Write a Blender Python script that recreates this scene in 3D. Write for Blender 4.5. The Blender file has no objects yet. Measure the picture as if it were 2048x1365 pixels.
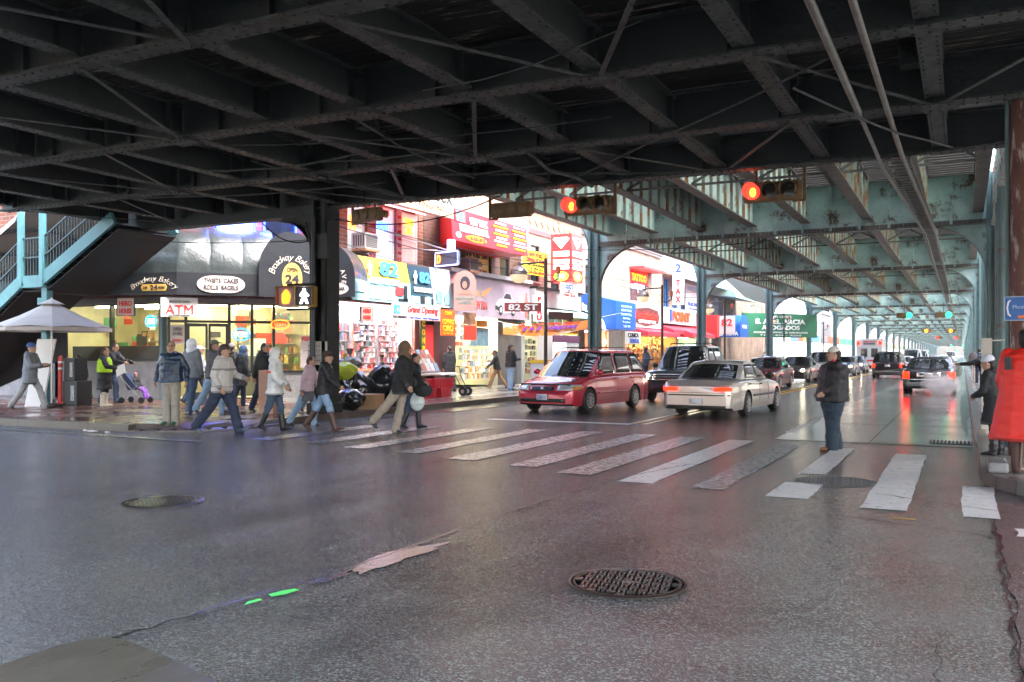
import bpy, bmesh, math, random
from mathutils import Vector, Matrix, noise
from mathutils.bvhtree import BVHTree
rnd = random.Random(7)
R = math.radians
# ---------------------------------------------------------------- camera, world, sun, exposure
scene = bpy.context.scene
COL = scene.collection
cam_d = bpy.data.cameras.new('camera'); cam = bpy.data.objects.new('camera', cam_d); COL.objects.link(cam)
YAW = 26.9
cam.location = (0, 0, 1.6); cam.rotation_euler = (R(90), 0, R(YAW))
cam_d.sensor_width = 36; cam_d.lens = 36 * 1775 / 2048
cam_d.shift_y = (708 - 682.5) / 2048
cam_d.clip_start = 0.05; cam_d.clip_end = 3000
scene.camera = cam
scene.view_settings.view_transform = 'Standard'; scene.view_settings.look = 'None'
scene.view_settings.exposure = 3.1; scene.view_settings.gamma = 1.0
scene.view_settings.use_curve_mapping = False
scene.cycles.use_denoising = True
scene.cycles.max_bounces = 7; scene.cycles.diffuse_bounces = 4; scene.cycles.glossy_bounces = 4
scene.cycles.transmission_bounces = 4; scene.cycles.volume_bounces = 2
scene.cycles.sample_clamp_indirect = 8
SUN_EL, SUN_AZ = 56, 100          # degrees; low haze sun behind cloud
w = bpy.data.worlds.new('World'); scene.world = w; w.use_nodes = True
nt = w.node_tree; bg = nt.nodes['Background']
sky = nt.nodes.new('ShaderNodeTexSky'); sky.sky_type = 'NISHITA'; sky.sun_disc = False
sky.sun_elevation = R(SUN_EL); sky.sun_rotation = R(SUN_AZ); sky.air_density = 1.0; sky.dust_density = 4.0; sky.ozone_density = 1.0
hs = nt.nodes.new('ShaderNodeHueSaturation'); hs.inputs['Saturation'].default_value = 0.85; hs.inputs['Value'].default_value = 1.15
nt.links.new(sky.outputs[0], hs.inputs['Color']); nt.links.new(hs.outputs[0], bg.inputs['Color'])
bg.inputs['Strength'].default_value = 0.15
sl = bpy.data.lights.new('sun', 'SUN'); sl.energy = 0.7; sl.angle = R(20); sl.color = (.95, .98, 1)
so = bpy.data.objects.new('sun', sl); COL.objects.link(so)
_a = R(SUN_AZ); _d = Vector((math.sin(_a) * math.cos(R(SUN_EL)), math.cos(_a) * math.cos(R(SUN_EL)), math.sin(R(SUN_EL))))
so.rotation_euler = _d.to_track_quat('Z', 'Y').to_euler()

# ---------------------------------------------------------------- materials
_m = {}
def mat(name, col, rough=.6, metal=0., var=0., vs=3., bump=0., bs=30., emit=0., ecol=None, coat=0., spec=.5,
        var2=None, v2s=1., v2t=.55, rvar=0., alpha=1., trans=0., stretch=None, bdist=.01):
    """Principled material; var = lightness variation, var2 = second colour in noise patches"""
    if name in _m: return _m[name]
    m = bpy.data.materials.new(name); m.use_nodes = True; n = m.node_tree; b = n.nodes['Principled BSDF']
    c = tuple(col) + (1,)
    b.inputs['Base Color'].default_value = c; b.inputs['Roughness'].default_value = rough
    b.inputs['Metallic'].default_value = metal; b.inputs['Specular IOR Level'].default_value = spec
    b.inputs['Coat Weight'].default_value = coat; b.inputs['Coat Roughness'].default_value = .04
    if trans: b.inputs['Transmission Weight'].default_value = trans
    if alpha < 1: b.inputs['Alpha'].default_value = alpha
    if emit:
        b.inputs['Emission Color'].default_value = (tuple(ecol) if ecol else tuple(col)) + (1,); b.inputs['Emission Strength'].default_value = emit * .6
    if var or var2 or bump or rvar:
        tc = n.nodes.new('ShaderNodeTexCoord'); mp = n.nodes.new('ShaderNodeMapping')
        n.links.new(tc.outputs['Object'], mp.inputs[0])
        if stretch: mp.inputs['Scale'].default_value = stretch
        def nz(s, d=6, rg=.6):
            t = n.nodes.new('ShaderNodeTexNoise'); t.inputs['Scale'].default_value = s; t.inputs['Detail'].default_value = d
            t.inputs['Roughness'].default_value = rg; n.links.new(mp.outputs[0], t.inputs['Vector']); return t
        out = None
        if var:
            t = nz(vs); mr = n.nodes.new('ShaderNodeMapRange'); mr.inputs[1].default_value = .25; mr.inputs[2].default_value = .75
            mr.inputs[3].default_value = 1 - var; mr.inputs[4].default_value = 1 + var; n.links.new(t.outputs[0], mr.inputs[0])
            mx = n.nodes.new('ShaderNodeMix'); mx.data_type = 'RGBA'; mx.blend_type = 'MULTIPLY'; mx.inputs[0].default_value = 1
            mx.inputs[6].default_value = c; n.links.new(mr.outputs[0], mx.inputs[7]); out = mx.outputs[2]
        if var2:
            t = nz(v2s, 8, .7); mr = n.nodes.new('ShaderNodeMapRange'); mr.inputs[1].default_value = v2t; mr.inputs[2].default_value = v2t + .08
            n.links.new(t.outputs[0], mr.inputs[0]); mx = n.nodes.new('ShaderNodeMix'); mx.data_type = 'RGBA'
            n.links.new(mr.outputs[0], mx.inputs[0])
            if out: n.links.new(out, mx.inputs[6])
            else: mx.inputs[6].default_value = c
            mx.inputs[7].default_value = tuple(var2) + (1,); out = mx.outputs[2]
        if out: n.links.new(out, b.inputs['Base Color'])
        if rvar:
            t = nz(vs * 1.7); mr = n.nodes.new('ShaderNodeMapRange'); mr.inputs[1].default_value = .3; mr.inputs[2].default_value = .7
            mr.inputs[3].default_value = max(.03, rough - rvar); mr.inputs[4].default_value = rough + rvar
            n.links.new(t.outputs[0], mr.inputs[0]); n.links.new(mr.outputs[0], b.inputs['Roughness'])
        if bump:
            t = nz(bs); bp = n.nodes.new('ShaderNodeBump'); bp.inputs['Strength'].default_value = bump; bp.inputs['Distance'].default_value = bdist
            n.links.new(t.outputs[0], bp.inputs['Height']); n.links.new(bp.outputs[0], b.inputs['Normal'])
    _m[name] = m; return m

def brickmat(name, c1, c2, mortar, scale=1., rough=.8):
    if name in _m: return _m[name]
    m = bpy.data.materials.new(name); m.use_nodes = True; n = m.node_tree; b = n.nodes['Principled BSDF']
    tc = n.nodes.new('ShaderNodeTexCoord'); g = n.nodes.new('ShaderNodeNewGeometry')
    sp = n.nodes.new('ShaderNodeSeparateXYZ'); n.links.new(tc.outputs['Object'], sp.inputs[0])
    sn = n.nodes.new('ShaderNodeSeparateXYZ'); n.links.new(g.outputs['Normal'], sn.inputs[0])
    ab = n.nodes.new('ShaderNodeMath'); ab.operation = 'ABSOLUTE'; n.links.new(sn.outputs[0], ab.inputs[0])
    gt = n.nodes.new('ShaderNodeMath'); gt.operation = 'GREATER_THAN'; n.links.new(ab.outputs[0], gt.inputs[0]); gt.inputs[1].default_value = .7
    mx = n.nodes.new('ShaderNodeMix'); n.links.new(gt.outputs[0], mx.inputs[0]); n.links.new(sp.outputs[0], mx.inputs[2]); n.links.new(sp.outputs[1], mx.inputs[3])
    cb = n.nodes.new('ShaderNodeCombineXYZ'); n.links.new(mx.outputs[0], cb.inputs[0]); n.links.new(sp.outputs[2], cb.inputs[1])
    br = n.nodes.new('ShaderNodeTexBrick'); n.links.new(cb.outputs[0], br.inputs[0])
    br.inputs['Color1'].default_value = tuple(c1) + (1,); br.inputs['Color2'].default_value = tuple(c2) + (1,); br.inputs['Mortar'].default_value = tuple(mortar) + (1,)
    br.inputs['Scale'].default_value = scale; br.inputs['Brick Width'].default_value = .42; br.inputs['Row Height'].default_value = .14
    br.inputs['Mortar Size'].default_value = .016; br.inputs['Bias'].default_value = 0
    nz = n.nodes.new('ShaderNodeTexNoise'); nz.inputs['Scale'].default_value = .9; nz.inputs['Detail'].default_value = 6; n.links.new(tc.outputs['Object'], nz.inputs[0])
    mr = n.nodes.new('ShaderNodeMapRange'); mr.inputs[1].default_value = .3; mr.inputs[2].default_value = .7; mr.inputs[3].default_value = .7; mr.inputs[4].default_value = 1.25
    n.links.new(nz.outputs[0], mr.inputs[0]); m2 = n.nodes.new('ShaderNodeMix'); m2.data_type = 'RGBA'; m2.blend_type = 'MULTIPLY'; m2.inputs[0].default_value = 1
    n.links.new(br.outputs[0], m2.inputs[6]); n.links.new(mr.outputs[0], m2.inputs[7]); n.links.new(m2.outputs[2], b.inputs['Base Color'])
    bp = n.nodes.new('ShaderNodeBump'); bp.inputs['Strength'].default_value = .5; bp.inputs['Distance'].default_value = .01; bp.invert = True
    n.links.new(br.outputs['Fac'], bp.inputs['Height']); n.links.new(bp.outputs[0], b.inputs['Normal'])
    b.inputs['Roughness'].default_value = rough; _m[name] = m; return m

def glow(name, col, s):
    k = max(col); col = tuple(k * (c / k) ** 1.7 for c in col)      # saturated tubes stay coloured at this exposure
    return mat(name, col, .5, emit=s * (.38 if min(col) < .3 * k else .8))

# ---------------------------------------------------------------- mesh builder
class MB:
    def __init__(self): self.v = []; self.f = []; self.mi = []; self.k = 0
    def quad(self, *p):
        b = len(self.v); self.v += [tuple(q) for q in p]; self.f.append(tuple(range(b, b + len(p)))); self.mi.append(self.k); return self
    def hexa(self, p):          # 8 points: bottom 4 ccw, top 4 ccw
        b = len(self.v); self.v += [tuple(q) for q in p]
        for f in ((0, 3, 2, 1), (4, 5, 6, 7), (0, 1, 5, 4), (1, 2, 6, 5), (2, 3, 7, 6), (3, 0, 4, 7)):
            self.f.append(tuple(b + i for i in f)); self.mi.append(self.k)
        return self
    def box(self, x0, x1, y0, y1, z0, z1):
        return self.hexa([(x0, y0, z0), (x1, y0, z0), (x1, y1, z0), (x0, y1, z0), (x0, y0, z1), (x1, y0, z1), (x1, y1, z1), (x0, y1, z1)])
    def fbox(self, fr, u0, u1, v0, v1, n0, n1):
        P = fr.pt
        return self.hexa([P(u0, v0, n0), P(u1, v0, n0), P(u1, v0, n1), P(u0, v0, n1), P(u0, v1, n0), P(u1, v1, n0), P(u1, v1, n1), P(u0, v1, n1)])
    def bar(self, a, b, w, h=None, up=(0, 0, 1)):      # rectangular bar between two points
        a, b = Vector(a), Vector(b); d = (b - a).normalized(); h = w if h is None else h
        u = Vector(up); 
        if abs(d.dot(u)) > .97: u = Vector((0, 1, 0))
        s = d.cross(u).normalized() * (w / 2); t = s.cross(d).normalized() * (h / 2)
        return self.hexa([a - s - t, a + s - t, b + s - t, b - s - t, a - s + t, a + s + t, b + s + t, b - s + t])
    def tube(self, pts, r, n=8, cap=True):
        pts = [Vector(p) for p in pts]; rr = r if isinstance(r, (list, tuple)) else [r] * len(pts)
        base = len(self.v); ref = None
        for i, p in enumerate(pts):
            d = (pts[min(i + 1, len(pts) - 1)] - pts[max(i - 1, 0)]).normalized()
            if ref is None: ref = Vector((0, 0, 1)) if abs(d.z) < .9 else Vector((1, 0, 0))
            s = d.cross(ref).normalized(); t = s.cross(d).normalized(); ref = t
            for k in range(n):
                a = 2 * math.pi * k / n; self.v.append(tuple(p + (s * math.cos(a) + t * math.sin(a)) * rr[i]))
        for i in range(len(pts) - 1):
            for k in range(n):
                a = base + i * n + k; b = base + i * n + (k + 1) % n
                self.f.append((a, b, b + n, a + n)); self.mi.append(self.k)
        if cap:
            self.f.append(tuple(base + k for k in range(n))[::-1]); self.mi.append(self.k)
            e = base + (len(pts) - 1) * n; self.f.append(tuple(e + k for k in range(n))); self.mi.append(self.k)
        return self
    def lathe(self, c, prof, n=20, axis='z', ax=None):    # prof: (radius, height)
        c = Vector(c); A = Vector(ax) if ax is not None else {'z': Vector((0, 0, 1)), 'y': Vector((0, 1, 0)), 'x': Vector((1, 0, 0))}[axis]
        A.normalize(); s = A.orthogonal().normalized(); t = A.cross(s); base = len(self.v)
        for r_, h in prof:
            for k in range(n):
                a = 2 * math.pi * k / n; self.v.append(tuple(c + A * h + (s * math.cos(a) + t * math.sin(a)) * r_))
        for i in range(len(prof) - 1):
            for k in range(n):
                a = base + i * n + k; b = base + i * n + (k + 1) % n
                self.f.append((a, b, b + n, a + n)); self.mi.append(self.k)
        self.f.append(tuple(base + k for k in range(n))[::-1]); self.mi.append(self.k)
        e = base + (len(prof) - 1) * n; self.f.append(tuple(e + k for k in range(n))); self.mi.append(self.k)
        return self
    def prism(self, pts, n0, n1, fr):    # polygon (u,v) in a frame, from n0 to n1
        b = len(self.v); k = len(pts)
        self.v += [tuple(fr.pt(u, v, n0)) for u, v in pts] + [tuple(fr.pt(u, v, n1)) for u, v in pts]
        self.f.append(tuple(range(b, b + k))[::-1]); self.f.append(tuple(range(b + k, b + 2 * k))); self.mi += [self.k] * 2
        for i in range(k):
            j = (i + 1) % k; self.f.append((b + i, b + j, b + k + j, b + k + i)); self.mi.append(self.k)
        return self
    def grid(self, P, nu, nv):           # P(i/nu, j/nv)
        b = len(self.v)
        for i in range(nu + 1):
            for j in range(nv + 1): self.v.append(tuple(P(i / nu, j / nv)))
        for i in range(nu):
            for j in range(nv):
                a = b + i * (nv + 1) + j; self.f.append((a, a + nv + 1, a + nv + 2, a + 1)); self.mi.append(self.k)
        return self
    def sphere(self, c, r, n=12, sc=(1, 1, 1)):
        c = Vector(c)
        def P(i, j):
            a = 2 * math.pi * i; b = math.pi * (j - .5) * .998
            return c + Vector((math.cos(a) * math.cos(b) * sc[0], math.sin(a) * math.cos(b) * sc[1], math.sin(b) * sc[2])) * r
        return self.grid(P, n, n // 2)
    def build(self, name, mats, parent=None, smooth=False, sharp=None, bevel=0, fixn=False):
        me = bpy.data.meshes.new(name); me.from_pydata(self.v, [], self.f)
        for m in (mats if isinstance(mats, (list, tuple)) else [mats]): me.materials.append(m)
        if max(self.mi, default=0): me.polygons.foreach_set('material_index', self.mi)
        if fixn or smooth:
            bm = bmesh.new(); bm.from_mesh(me); bmesh.ops.remove_doubles(bm, verts=bm.verts, dist=1e-5)
            bmesh.ops.recalc_face_normals(bm, faces=bm.faces); bm.to_mesh(me); bm.free()
        o = bpy.data.objects.new(name, me); COL.objects.link(o)
        if smooth:
            me.polygons.foreach_set('use_smooth', [True] * len(me.polygons))
            try: me.set_sharp_from_angle(angle=R(sharp or 40))
            except Exception: pass
        if bevel:
            bv = o.modifiers.new('bevel', 'BEVEL'); bv.width = bevel; bv.segments = 2; bv.limit_method = 'ANGLE'; bv.angle_limit = R(40)
        me.update()
        if parent: o.parent = parent
        return o

def _each(self, name, mats, parent=None):
    """every box of the builder as an object of its own"""
    for i in range(0, len(self.v), 8):
        q = MB(); q.v = self.v[i:i + 8]; q.f = [tuple(x - i for x in f) for f in self.f if i <= min(f) and max(f) < i + 8]; q.mi = [0] * len(q.f); q.build(name, mats, parent)
MB.each = _each
class Fr:
    def __init__(self, o, r, u=(0, 0, 1), n=None):
        self.o = Vector(o); self.R = Vector(r).normalized(); self.U = Vector(u).normalized()
        self.N = Vector(n).normalized() if n else self.R.cross(self.U).normalized()
    def pt(self, u, v, n=0): return self.o + self.R * u + self.U * v + self.N * n
    def mx(self, u, v, n, rot=0, shear=0):
        r = self.R * math.cos(rot) + self.U * math.sin(rot); q = self.U * math.cos(rot) - self.R * math.sin(rot)
        m = Matrix((r, q, self.N)).transposed().to_4x4(); m.translation = self.pt(u, v, n); return m
AV = Fr((-19, 0, 0), (0, 1, 0))            # shop fronts of the avenue, u = world y, n towards the street
SD = Fr((0, 19.8, 0), (1, 0, 0))           # bakery front on the side street, u = world x
CH = Fr((-22.2, 19.8, 0), (3.2, 3.5, 0))   # chamfered bakery corner, u 0..4.74

def meta(o, label, cat=None, group=None, kind=None):
    if label: o['label'] = label
    if cat: o['category'] = cat
    if group: o['group'] = group
    if kind: o['kind'] = kind
    return o
def thing(name, label, cat, loc=(0, 0, 0), rz=0, group=None):
    o = bpy.data.objects.new(name, None); COL.objects.link(o); o.location = loc; o.rotation_euler = (0, 0, rz); o.empty_display_size = .2
    return meta(o, label, cat, group)
def struct(o): o['kind'] = 'structure'; return o
def kids(o): return [c for c in bpy.data.objects if c.parent is o]
def dup(o, label=None, loc=None, rz=None, parent=None, _ks=None):
    c = o.copy(); COL.objects.link(c)
    if parent: c.parent = parent
    if label: c['label'] = label
    if loc is not None: c.location = loc
    if rz is not None: c.rotation_euler = (0, 0, rz)
    for k in kids(o): dup(k, parent=c)
    return c

# ---------------------------------------------------------------- lettering
_tc = {}
TMP = bpy.data.scenes.new('scratch'); TVL = TMP.view_layers[0]
def evaluated_mesh(o):
    TMP.collection.objects.link(o); TVL.update(); me = bpy.data.meshes.new_from_object(o.evaluated_get(TVL.depsgraph)); TMP.collection.objects.unlink(o); return me
def text_mesh(s, ex=.02, bold=0., shear=0.):
    key = (s, round(ex, 4), bold, shear)
    if key in _tc: return _tc[key]
    cu = bpy.data.curves.new('t', 'FONT'); cu.body = s; cu.size = 1; cu.extrude = ex; cu.offset = bold; cu.shear = shear
    cu.align_x = 'CENTER'; cu.align_y = 'CENTER'; cu.resolution_u = 3; cu.space_line = .95
    o = bpy.data.objects.new('t', cu); me = evaluated_mesh(o)
    bpy.data.objects.remove(o)
    xs = [v.co.x for v in me.vertices] or [0, 1]; ys = [v.co.y for v in me.vertices] or [0, 1]
    _tc[key] = (me, min(xs), max(xs), min(ys), max(ys)); return _tc[key]
def letters(s, fr, u, v, n, wd, ht, m, parent, bold=.0, shear=0., rot=0, name='lettering', ex=.012):
    """text s centred on (u,v), scaled to exactly wd x ht metres"""
    me0, x0, x1, y0, y1 = text_mesh(s, .5, bold, shear)
    me = me0.copy(); me.name = name; sx = wd / max(x1 - x0, .01); sy = ht / max(y1 - y0, .01); mx = fr.mx(u, v, n, rot)
    M = mx @ Matrix.Diagonal((sx, sy, ex * 2, 1)) @ Matrix.Translation((-(x0 + x1) / 2, -(y0 + y1) / 2, 0))
    me.transform(M); me.materials.clear(); me.materials.append(m)
    o = bpy.data.objects.new(name, me); COL.objects.link(o)
    if parent: o.parent = parent
    return o
def arc_letters(s, fr, cu, cv, n, rad, a0, a1, ht, m, parent, bold=0., adv=None, shear=0.):
    """letters along an arc, angles in degrees (90 = top), left to right"""
    k = len(s); mb = None; objs = []
    ws = [.55 if ch == ' ' else (.35 if ch in 'irlI' else .62) for ch in s]; T = sum(ws); acc = 0
    for ch, w_ in zip(s, ws):
        a = R(a0 + (a1 - a0) * (acc + w_ / 2) / T); acc += w_
        if ch == ' ': continue
        me0, x0, x1, y0, y1 = text_mesh(ch, .5, bold, shear); me = me0.copy(); sc = ht
        M = fr.mx(cu + rad * math.cos(a), cv + rad * math.sin(a), n, a - math.pi / 2) @ Matrix.Diagonal((sc, sc, .024, 1)) @ Matrix.Translation((-(x0 + x1) / 2, -.35, 0))
        me.transform(M); objs.append(me)
    bm = bmesh.new()
    for me in objs: bm.from_mesh(me); bpy.data.meshes.remove(me)
    me = bpy.data.meshes.new('lettering'); bm.to_mesh(me); bm.free(); me.materials.append(m)
    o = bpy.data.objects.new('lettering', me); COL.objects.link(o)
    if parent: o.parent = parent
    return o
WH = lambda: mat('white paint', (.8, .8, .78), .5)
def sign(name, label, cat, fr, u0, u1, v0, v1, n, bgm, texts=(), th=.08, group=None, frame=None, fw=.05):
    """flat sign board; texts = (string, du, dv, width, height, material, bold, shear) relative to centre"""
    cu, cv = (u0 + u1) / 2, (v0 + v1) / 2
    t = thing(name, label, cat, (0, 0, 0), group=group)
    MB().fbox(fr, u0, u1, v0, v1, n - th, n).build('board', bgm, t)
    if frame:
        b = MB()
        b.fbox(fr, u0 - fw, u1 + fw, v0 - fw, v0 - .001, n - th - .01, n + .02).fbox(fr, u0 - fw, u1 + fw, v1 + .001, v1 + fw, n - th - .01, n + .02)
        b.fbox(fr, u0 - fw, u0 - .001, v0, v1, n - th - .01, n + .02).fbox(fr, u1 + .001, u1 + fw, v0, v1, n - th - .01, n + .02)
        b.build('frame', frame, t)
    for tx in texts:
        s, du, dv, wd, ht, m = tx[:6]
        letters(s, fr, cu + du, cv + dv, n + .012, wd, ht, m, t, tx[6] if len(tx) > 6 else .0, tx[7] if len(tx) > 7 else 0.)
    return t
# ---------------------------------------------------------------- ground
def ground_mat(name, c1, c2, fine, rough0, rough1, bumps, wet=.5, pebble=55.):
    m = bpy.data.materials.new(name); m.use_nodes = True; n = m.node_tree; b = n.nodes['Principled BSDF']
    tc = n.nodes.new('ShaderNodeTexCoord')
    def nz(s, d=5, rg=.6):
        t = n.nodes.new('ShaderNodeTexNoise'); t.inputs['Scale'].default_value = s; t.inputs['Detail'].default_value = d; t.inputs['Roughness'].default_value = rg
        n.links.new(tc.outputs['Object'], t.inputs[0]); return t
    def mr(src, a, b_, c, d):
        t = n.nodes.new('ShaderNodeMapRange'); 
        for i, x in enumerate((a, b_, c, d)): t.inputs[i + 1].default_value = x
        n.links.new(src, t.inputs[0]); return t.outputs[0]
    vo = n.nodes.new('ShaderNodeTexVoronoi'); vo.inputs['Scale'].default_value = pebble; n.links.new(tc.outputs['Object'], vo.inputs[0])
    sp = n.nodes.new('ShaderNodeSeparateColor'); n.links.new(vo.outputs['Color'], sp.inputs[0])
    big = nz(.35, 6, .65)
    mx = n.nodes.new('ShaderNodeMix'); mx.data_type = 'RGBA'; n.links.new(mr(sp.outputs[0], .62, .95, 0, fine), mx.inputs[0])
    mx.inputs[6].default_value = tuple(c1) + (1,); mx.inputs[7].default_value = tuple(c2) + (1,)
    mp = n.nodes.new('ShaderNodeMapping'); mp.inputs['Scale'].default_value = (1.1, .09, 1); n.links.new(tc.outputs['Object'], mp.inputs[0]); lane = nz(1.0, 5, .6); n.links.new(mp.outputs[0], lane.inputs[0])
    ma = n.nodes.new('ShaderNodeMix'); ma.data_type = 'RGBA'; ma.blend_type = 'MULTIPLY'; ma.inputs[0].default_value = 1; n.links.new(mx.outputs[2], ma.inputs[6]); n.links.new(mr(lane.outputs[0], .35, .65, .6, 1.35), ma.inputs[7])
    m2 = n.nodes.new('ShaderNodeMix'); m2.data_type = 'RGBA'; m2.blend_type = 'MULTIPLY'; m2.inputs[0].default_value = 1
    n.links.new(ma.outputs[2], m2.inputs[6]); n.links.new(mr(big.outputs[0], .3, .7, .7, 1.3), m2.inputs[7]); n.links.new(m2.outputs[2], b.inputs['Base Color'])
    pud = nz(.8, 4, .55); pl = n.nodes.new('ShaderNodeMath'); pl.operation = 'MULTIPLY_ADD'; n.links.new(lane.outputs[0], pl.inputs[0]); pl.inputs[1].default_value = .6; n.links.new(mr(pud.outputs[0], 0, 1, 0, .4), pl.inputs[2])
    n.links.new(mr(pl.outputs[0], .35, .65, rough0, rough1), b.inputs['Roughness'])
    h = n.nodes.new('ShaderNodeMath'); h.operation = 'ADD'; n.links.new(vo.outputs['Distance'], h.inputs[0])
    f = nz(pebble * 1.6, 3, .7); n.links.new(f.outputs[0], h.inputs[1])
    bp = n.nodes.new('ShaderNodeBump'); bp.inputs['Distance'].default_value = bumps; n.links.new(h.outputs[0], bp.inputs['Height'])
    n.links.new(mr(pud.outputs[0], .2, .75, .45, 1.0), bp.inputs['Strength'])
    n.links.new(bp.outputs[0], b.inputs['Normal'])
    b.inputs['Specular IOR Level'].default_value = wet
    b.inputs['Coat Weight'].default_value = .45; b.inputs['Coat Roughness'].default_value = .16
    b2 = n.nodes.new('ShaderNodeBump'); b2.inputs['Distance'].default_value = bumps * .6; b2.inputs['Strength'].default_value = .8; n.links.new(h.outputs[0], b2.inputs['Height'])
    n.links.new(b2.outputs[0], b.inputs['Coat Normal'])
    return m
ASPH = ground_mat('coarse wet asphalt', (.009, .013, .013), (.13, .165, .16), .9, .09, .25, .034, pebble=84)
ASPH2 = ground_mat('smooth wet asphalt', (.008, .013, .014), (.085, .115, .12), .9, .09, .25, .020, pebble=88)
CONC = ground_mat('wet concrete lane', (.15, .15, .14), (.24, .235, .22), .5, .06, .24, .0012, pebble=60)
SLAB = ground_mat('grey footway concrete', (.17, .165, .155), (.26, .25, .24), .5, .15, .4, .0015, pebble=70)
KERB = mat('granite kerb', (.075, .06, .05), .3, var=.3, vs=2, bump=.3, bs=40)
ground = MB().quad((-160, -60, 0), (100, -60, 0), (100, 800, 0), (-160, 800, 0)).build('ground', ASPH2); struct(ground)
def strip(x0, x1, y0, y1, z, jit=.0, st=.25, sides='lrbt'):
    """subdivided flat sheet with uneven edges"""
    pts = []
    def j(p, k): return noise.noise(Vector((p * 1.7, k * 9.1, z * 50))) * jit * 2 + noise.noise(Vector((p * 7., k * 3.3, 1))) * jit
    nx = max(1, int((x1 - x0) / st)); ny = max(1, int((y1 - y0) / st))
    for i in range(nx + 1): x = x0 + (x1 - x0) * i / nx; pts.append((x, y0 + j(x, y0)))
    for i in range(1, ny): y = y0 + (y1 - y0) * i / ny; pts.append((x1 + j(y, x1), y))
    for i in range(nx + 1): x = x1 + (x0 - x1) * i / nx; pts.append((x, y1 + j(x, y1)))
    for i in range(1, ny): y = y1 + (y0 - y1) * i / ny; pts.append((x0 + j(y, x0), y))
    return [(x, y, z) for x, y in pts]
b = MB(); b.quad(*strip(-4.1, .25, -8, 12.6, .004, .035, .12)); coarse = b.build('road_patch', ASPH); struct(coarse)
b = MB(); b.quad(*strip(.29, 4.5, -6, 10.9, .004, .03, .2)); struct(b.build('side_street_edge', ground_mat('worn reddish asphalt', (.05, .035, .035), (.2, .16, .16), .8, .15, .4, .007, pebble=80)))
b = MB()
ys = [17.0, 21.5, 26.5, 32, 38, 44, 51, 58, 66, 75, 85, 96, 110, 125, 145, 170, 200]
for y0, y1 in zip(ys, ys[1:]):
    for x0, x1 in ((-3.15, -1.5), (-1.48, .17)): b.quad((x0, y0 + .02, .005), (x1, y0 + .02, .005), (x1, y1 - .02, .005), (x0, y1 - .02, .005))
struct(b.build('bus_lane', CONC))
# pavements with kerbs
def pavement(name, pts, m, z=.15, kerbpts=None):
    b = MB(); b.quad(*[(x, y, z) for x, y in pts]); o = b.build(name, m); struct(o); return o
def arc(cx, cy, r, a0, a1, n=10): return [(cx + r * math.cos(R(a0 + (a1 - a0) * i / n)), cy + r * math.sin(R(a0 + (a1 - a0) * i / n))) for i in range(n + 1)]
def kerb_line(name, pts, wd=.2, z=.152, m=None):
    """kerb stones following a polyline, inner side to the left of travel"""
    b = MB(); P = [Vector(p) for p in pts]
    off = []
    for i, p in enumerate(P):
        d = (P[min(i + 1, len(P) - 1)] - P[max(i - 1, 0)]).normalized(); off.append(Vector((-d.y, d.x)))
    for i in range(len(P) - 1):
        a, c = P[i], P[i + 1]; L = (c - a).length; k = max(1, int(L / 2.2))
        for q in range(k):
            s, e = a.lerp(c, q / k + .006 / L), a.lerp(c, (q + 1) / k - .006 / L)
            o0 = off[i].lerp(off[i + 1], q / k) * wd; o1 = off[i].lerp(off[i + 1], (q + 1) / k) * wd
            b.hexa([(s.x, s.y, -.05), (e.x, e.y, -.05), (e.x + o1.x, e.y + o1.y, -.05), (s.x + o0.x, s.y + o0.y, -.05),
                    (s.x + o0.x * .08, s.y + o0.y * .08, z), (e.x + o1.x * .08, e.y + o1.y * .08, z), (e.x + o1.x, e.y + o1.y, z), (s.x + o0.x, s.y + o0.y, z)])
    return struct(b.build(name, m or KERB, fixn=True))
corner = arc(-15.5, 14.5, 1.9, 270, 360, 8)
lk = [(-60, 12.6), (-15.5, 12.6)] + corner[1:] + [(-13.6, 17), (-13.6, 600)]
kerb_line('kerb', [(-60, 12.6), (-16.4, 12.6), (-15.2, 12.62)]); kerb_line('kerb', [(-13.6, 15.6), (-13.6, 40), (-13.6, 200)])
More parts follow.
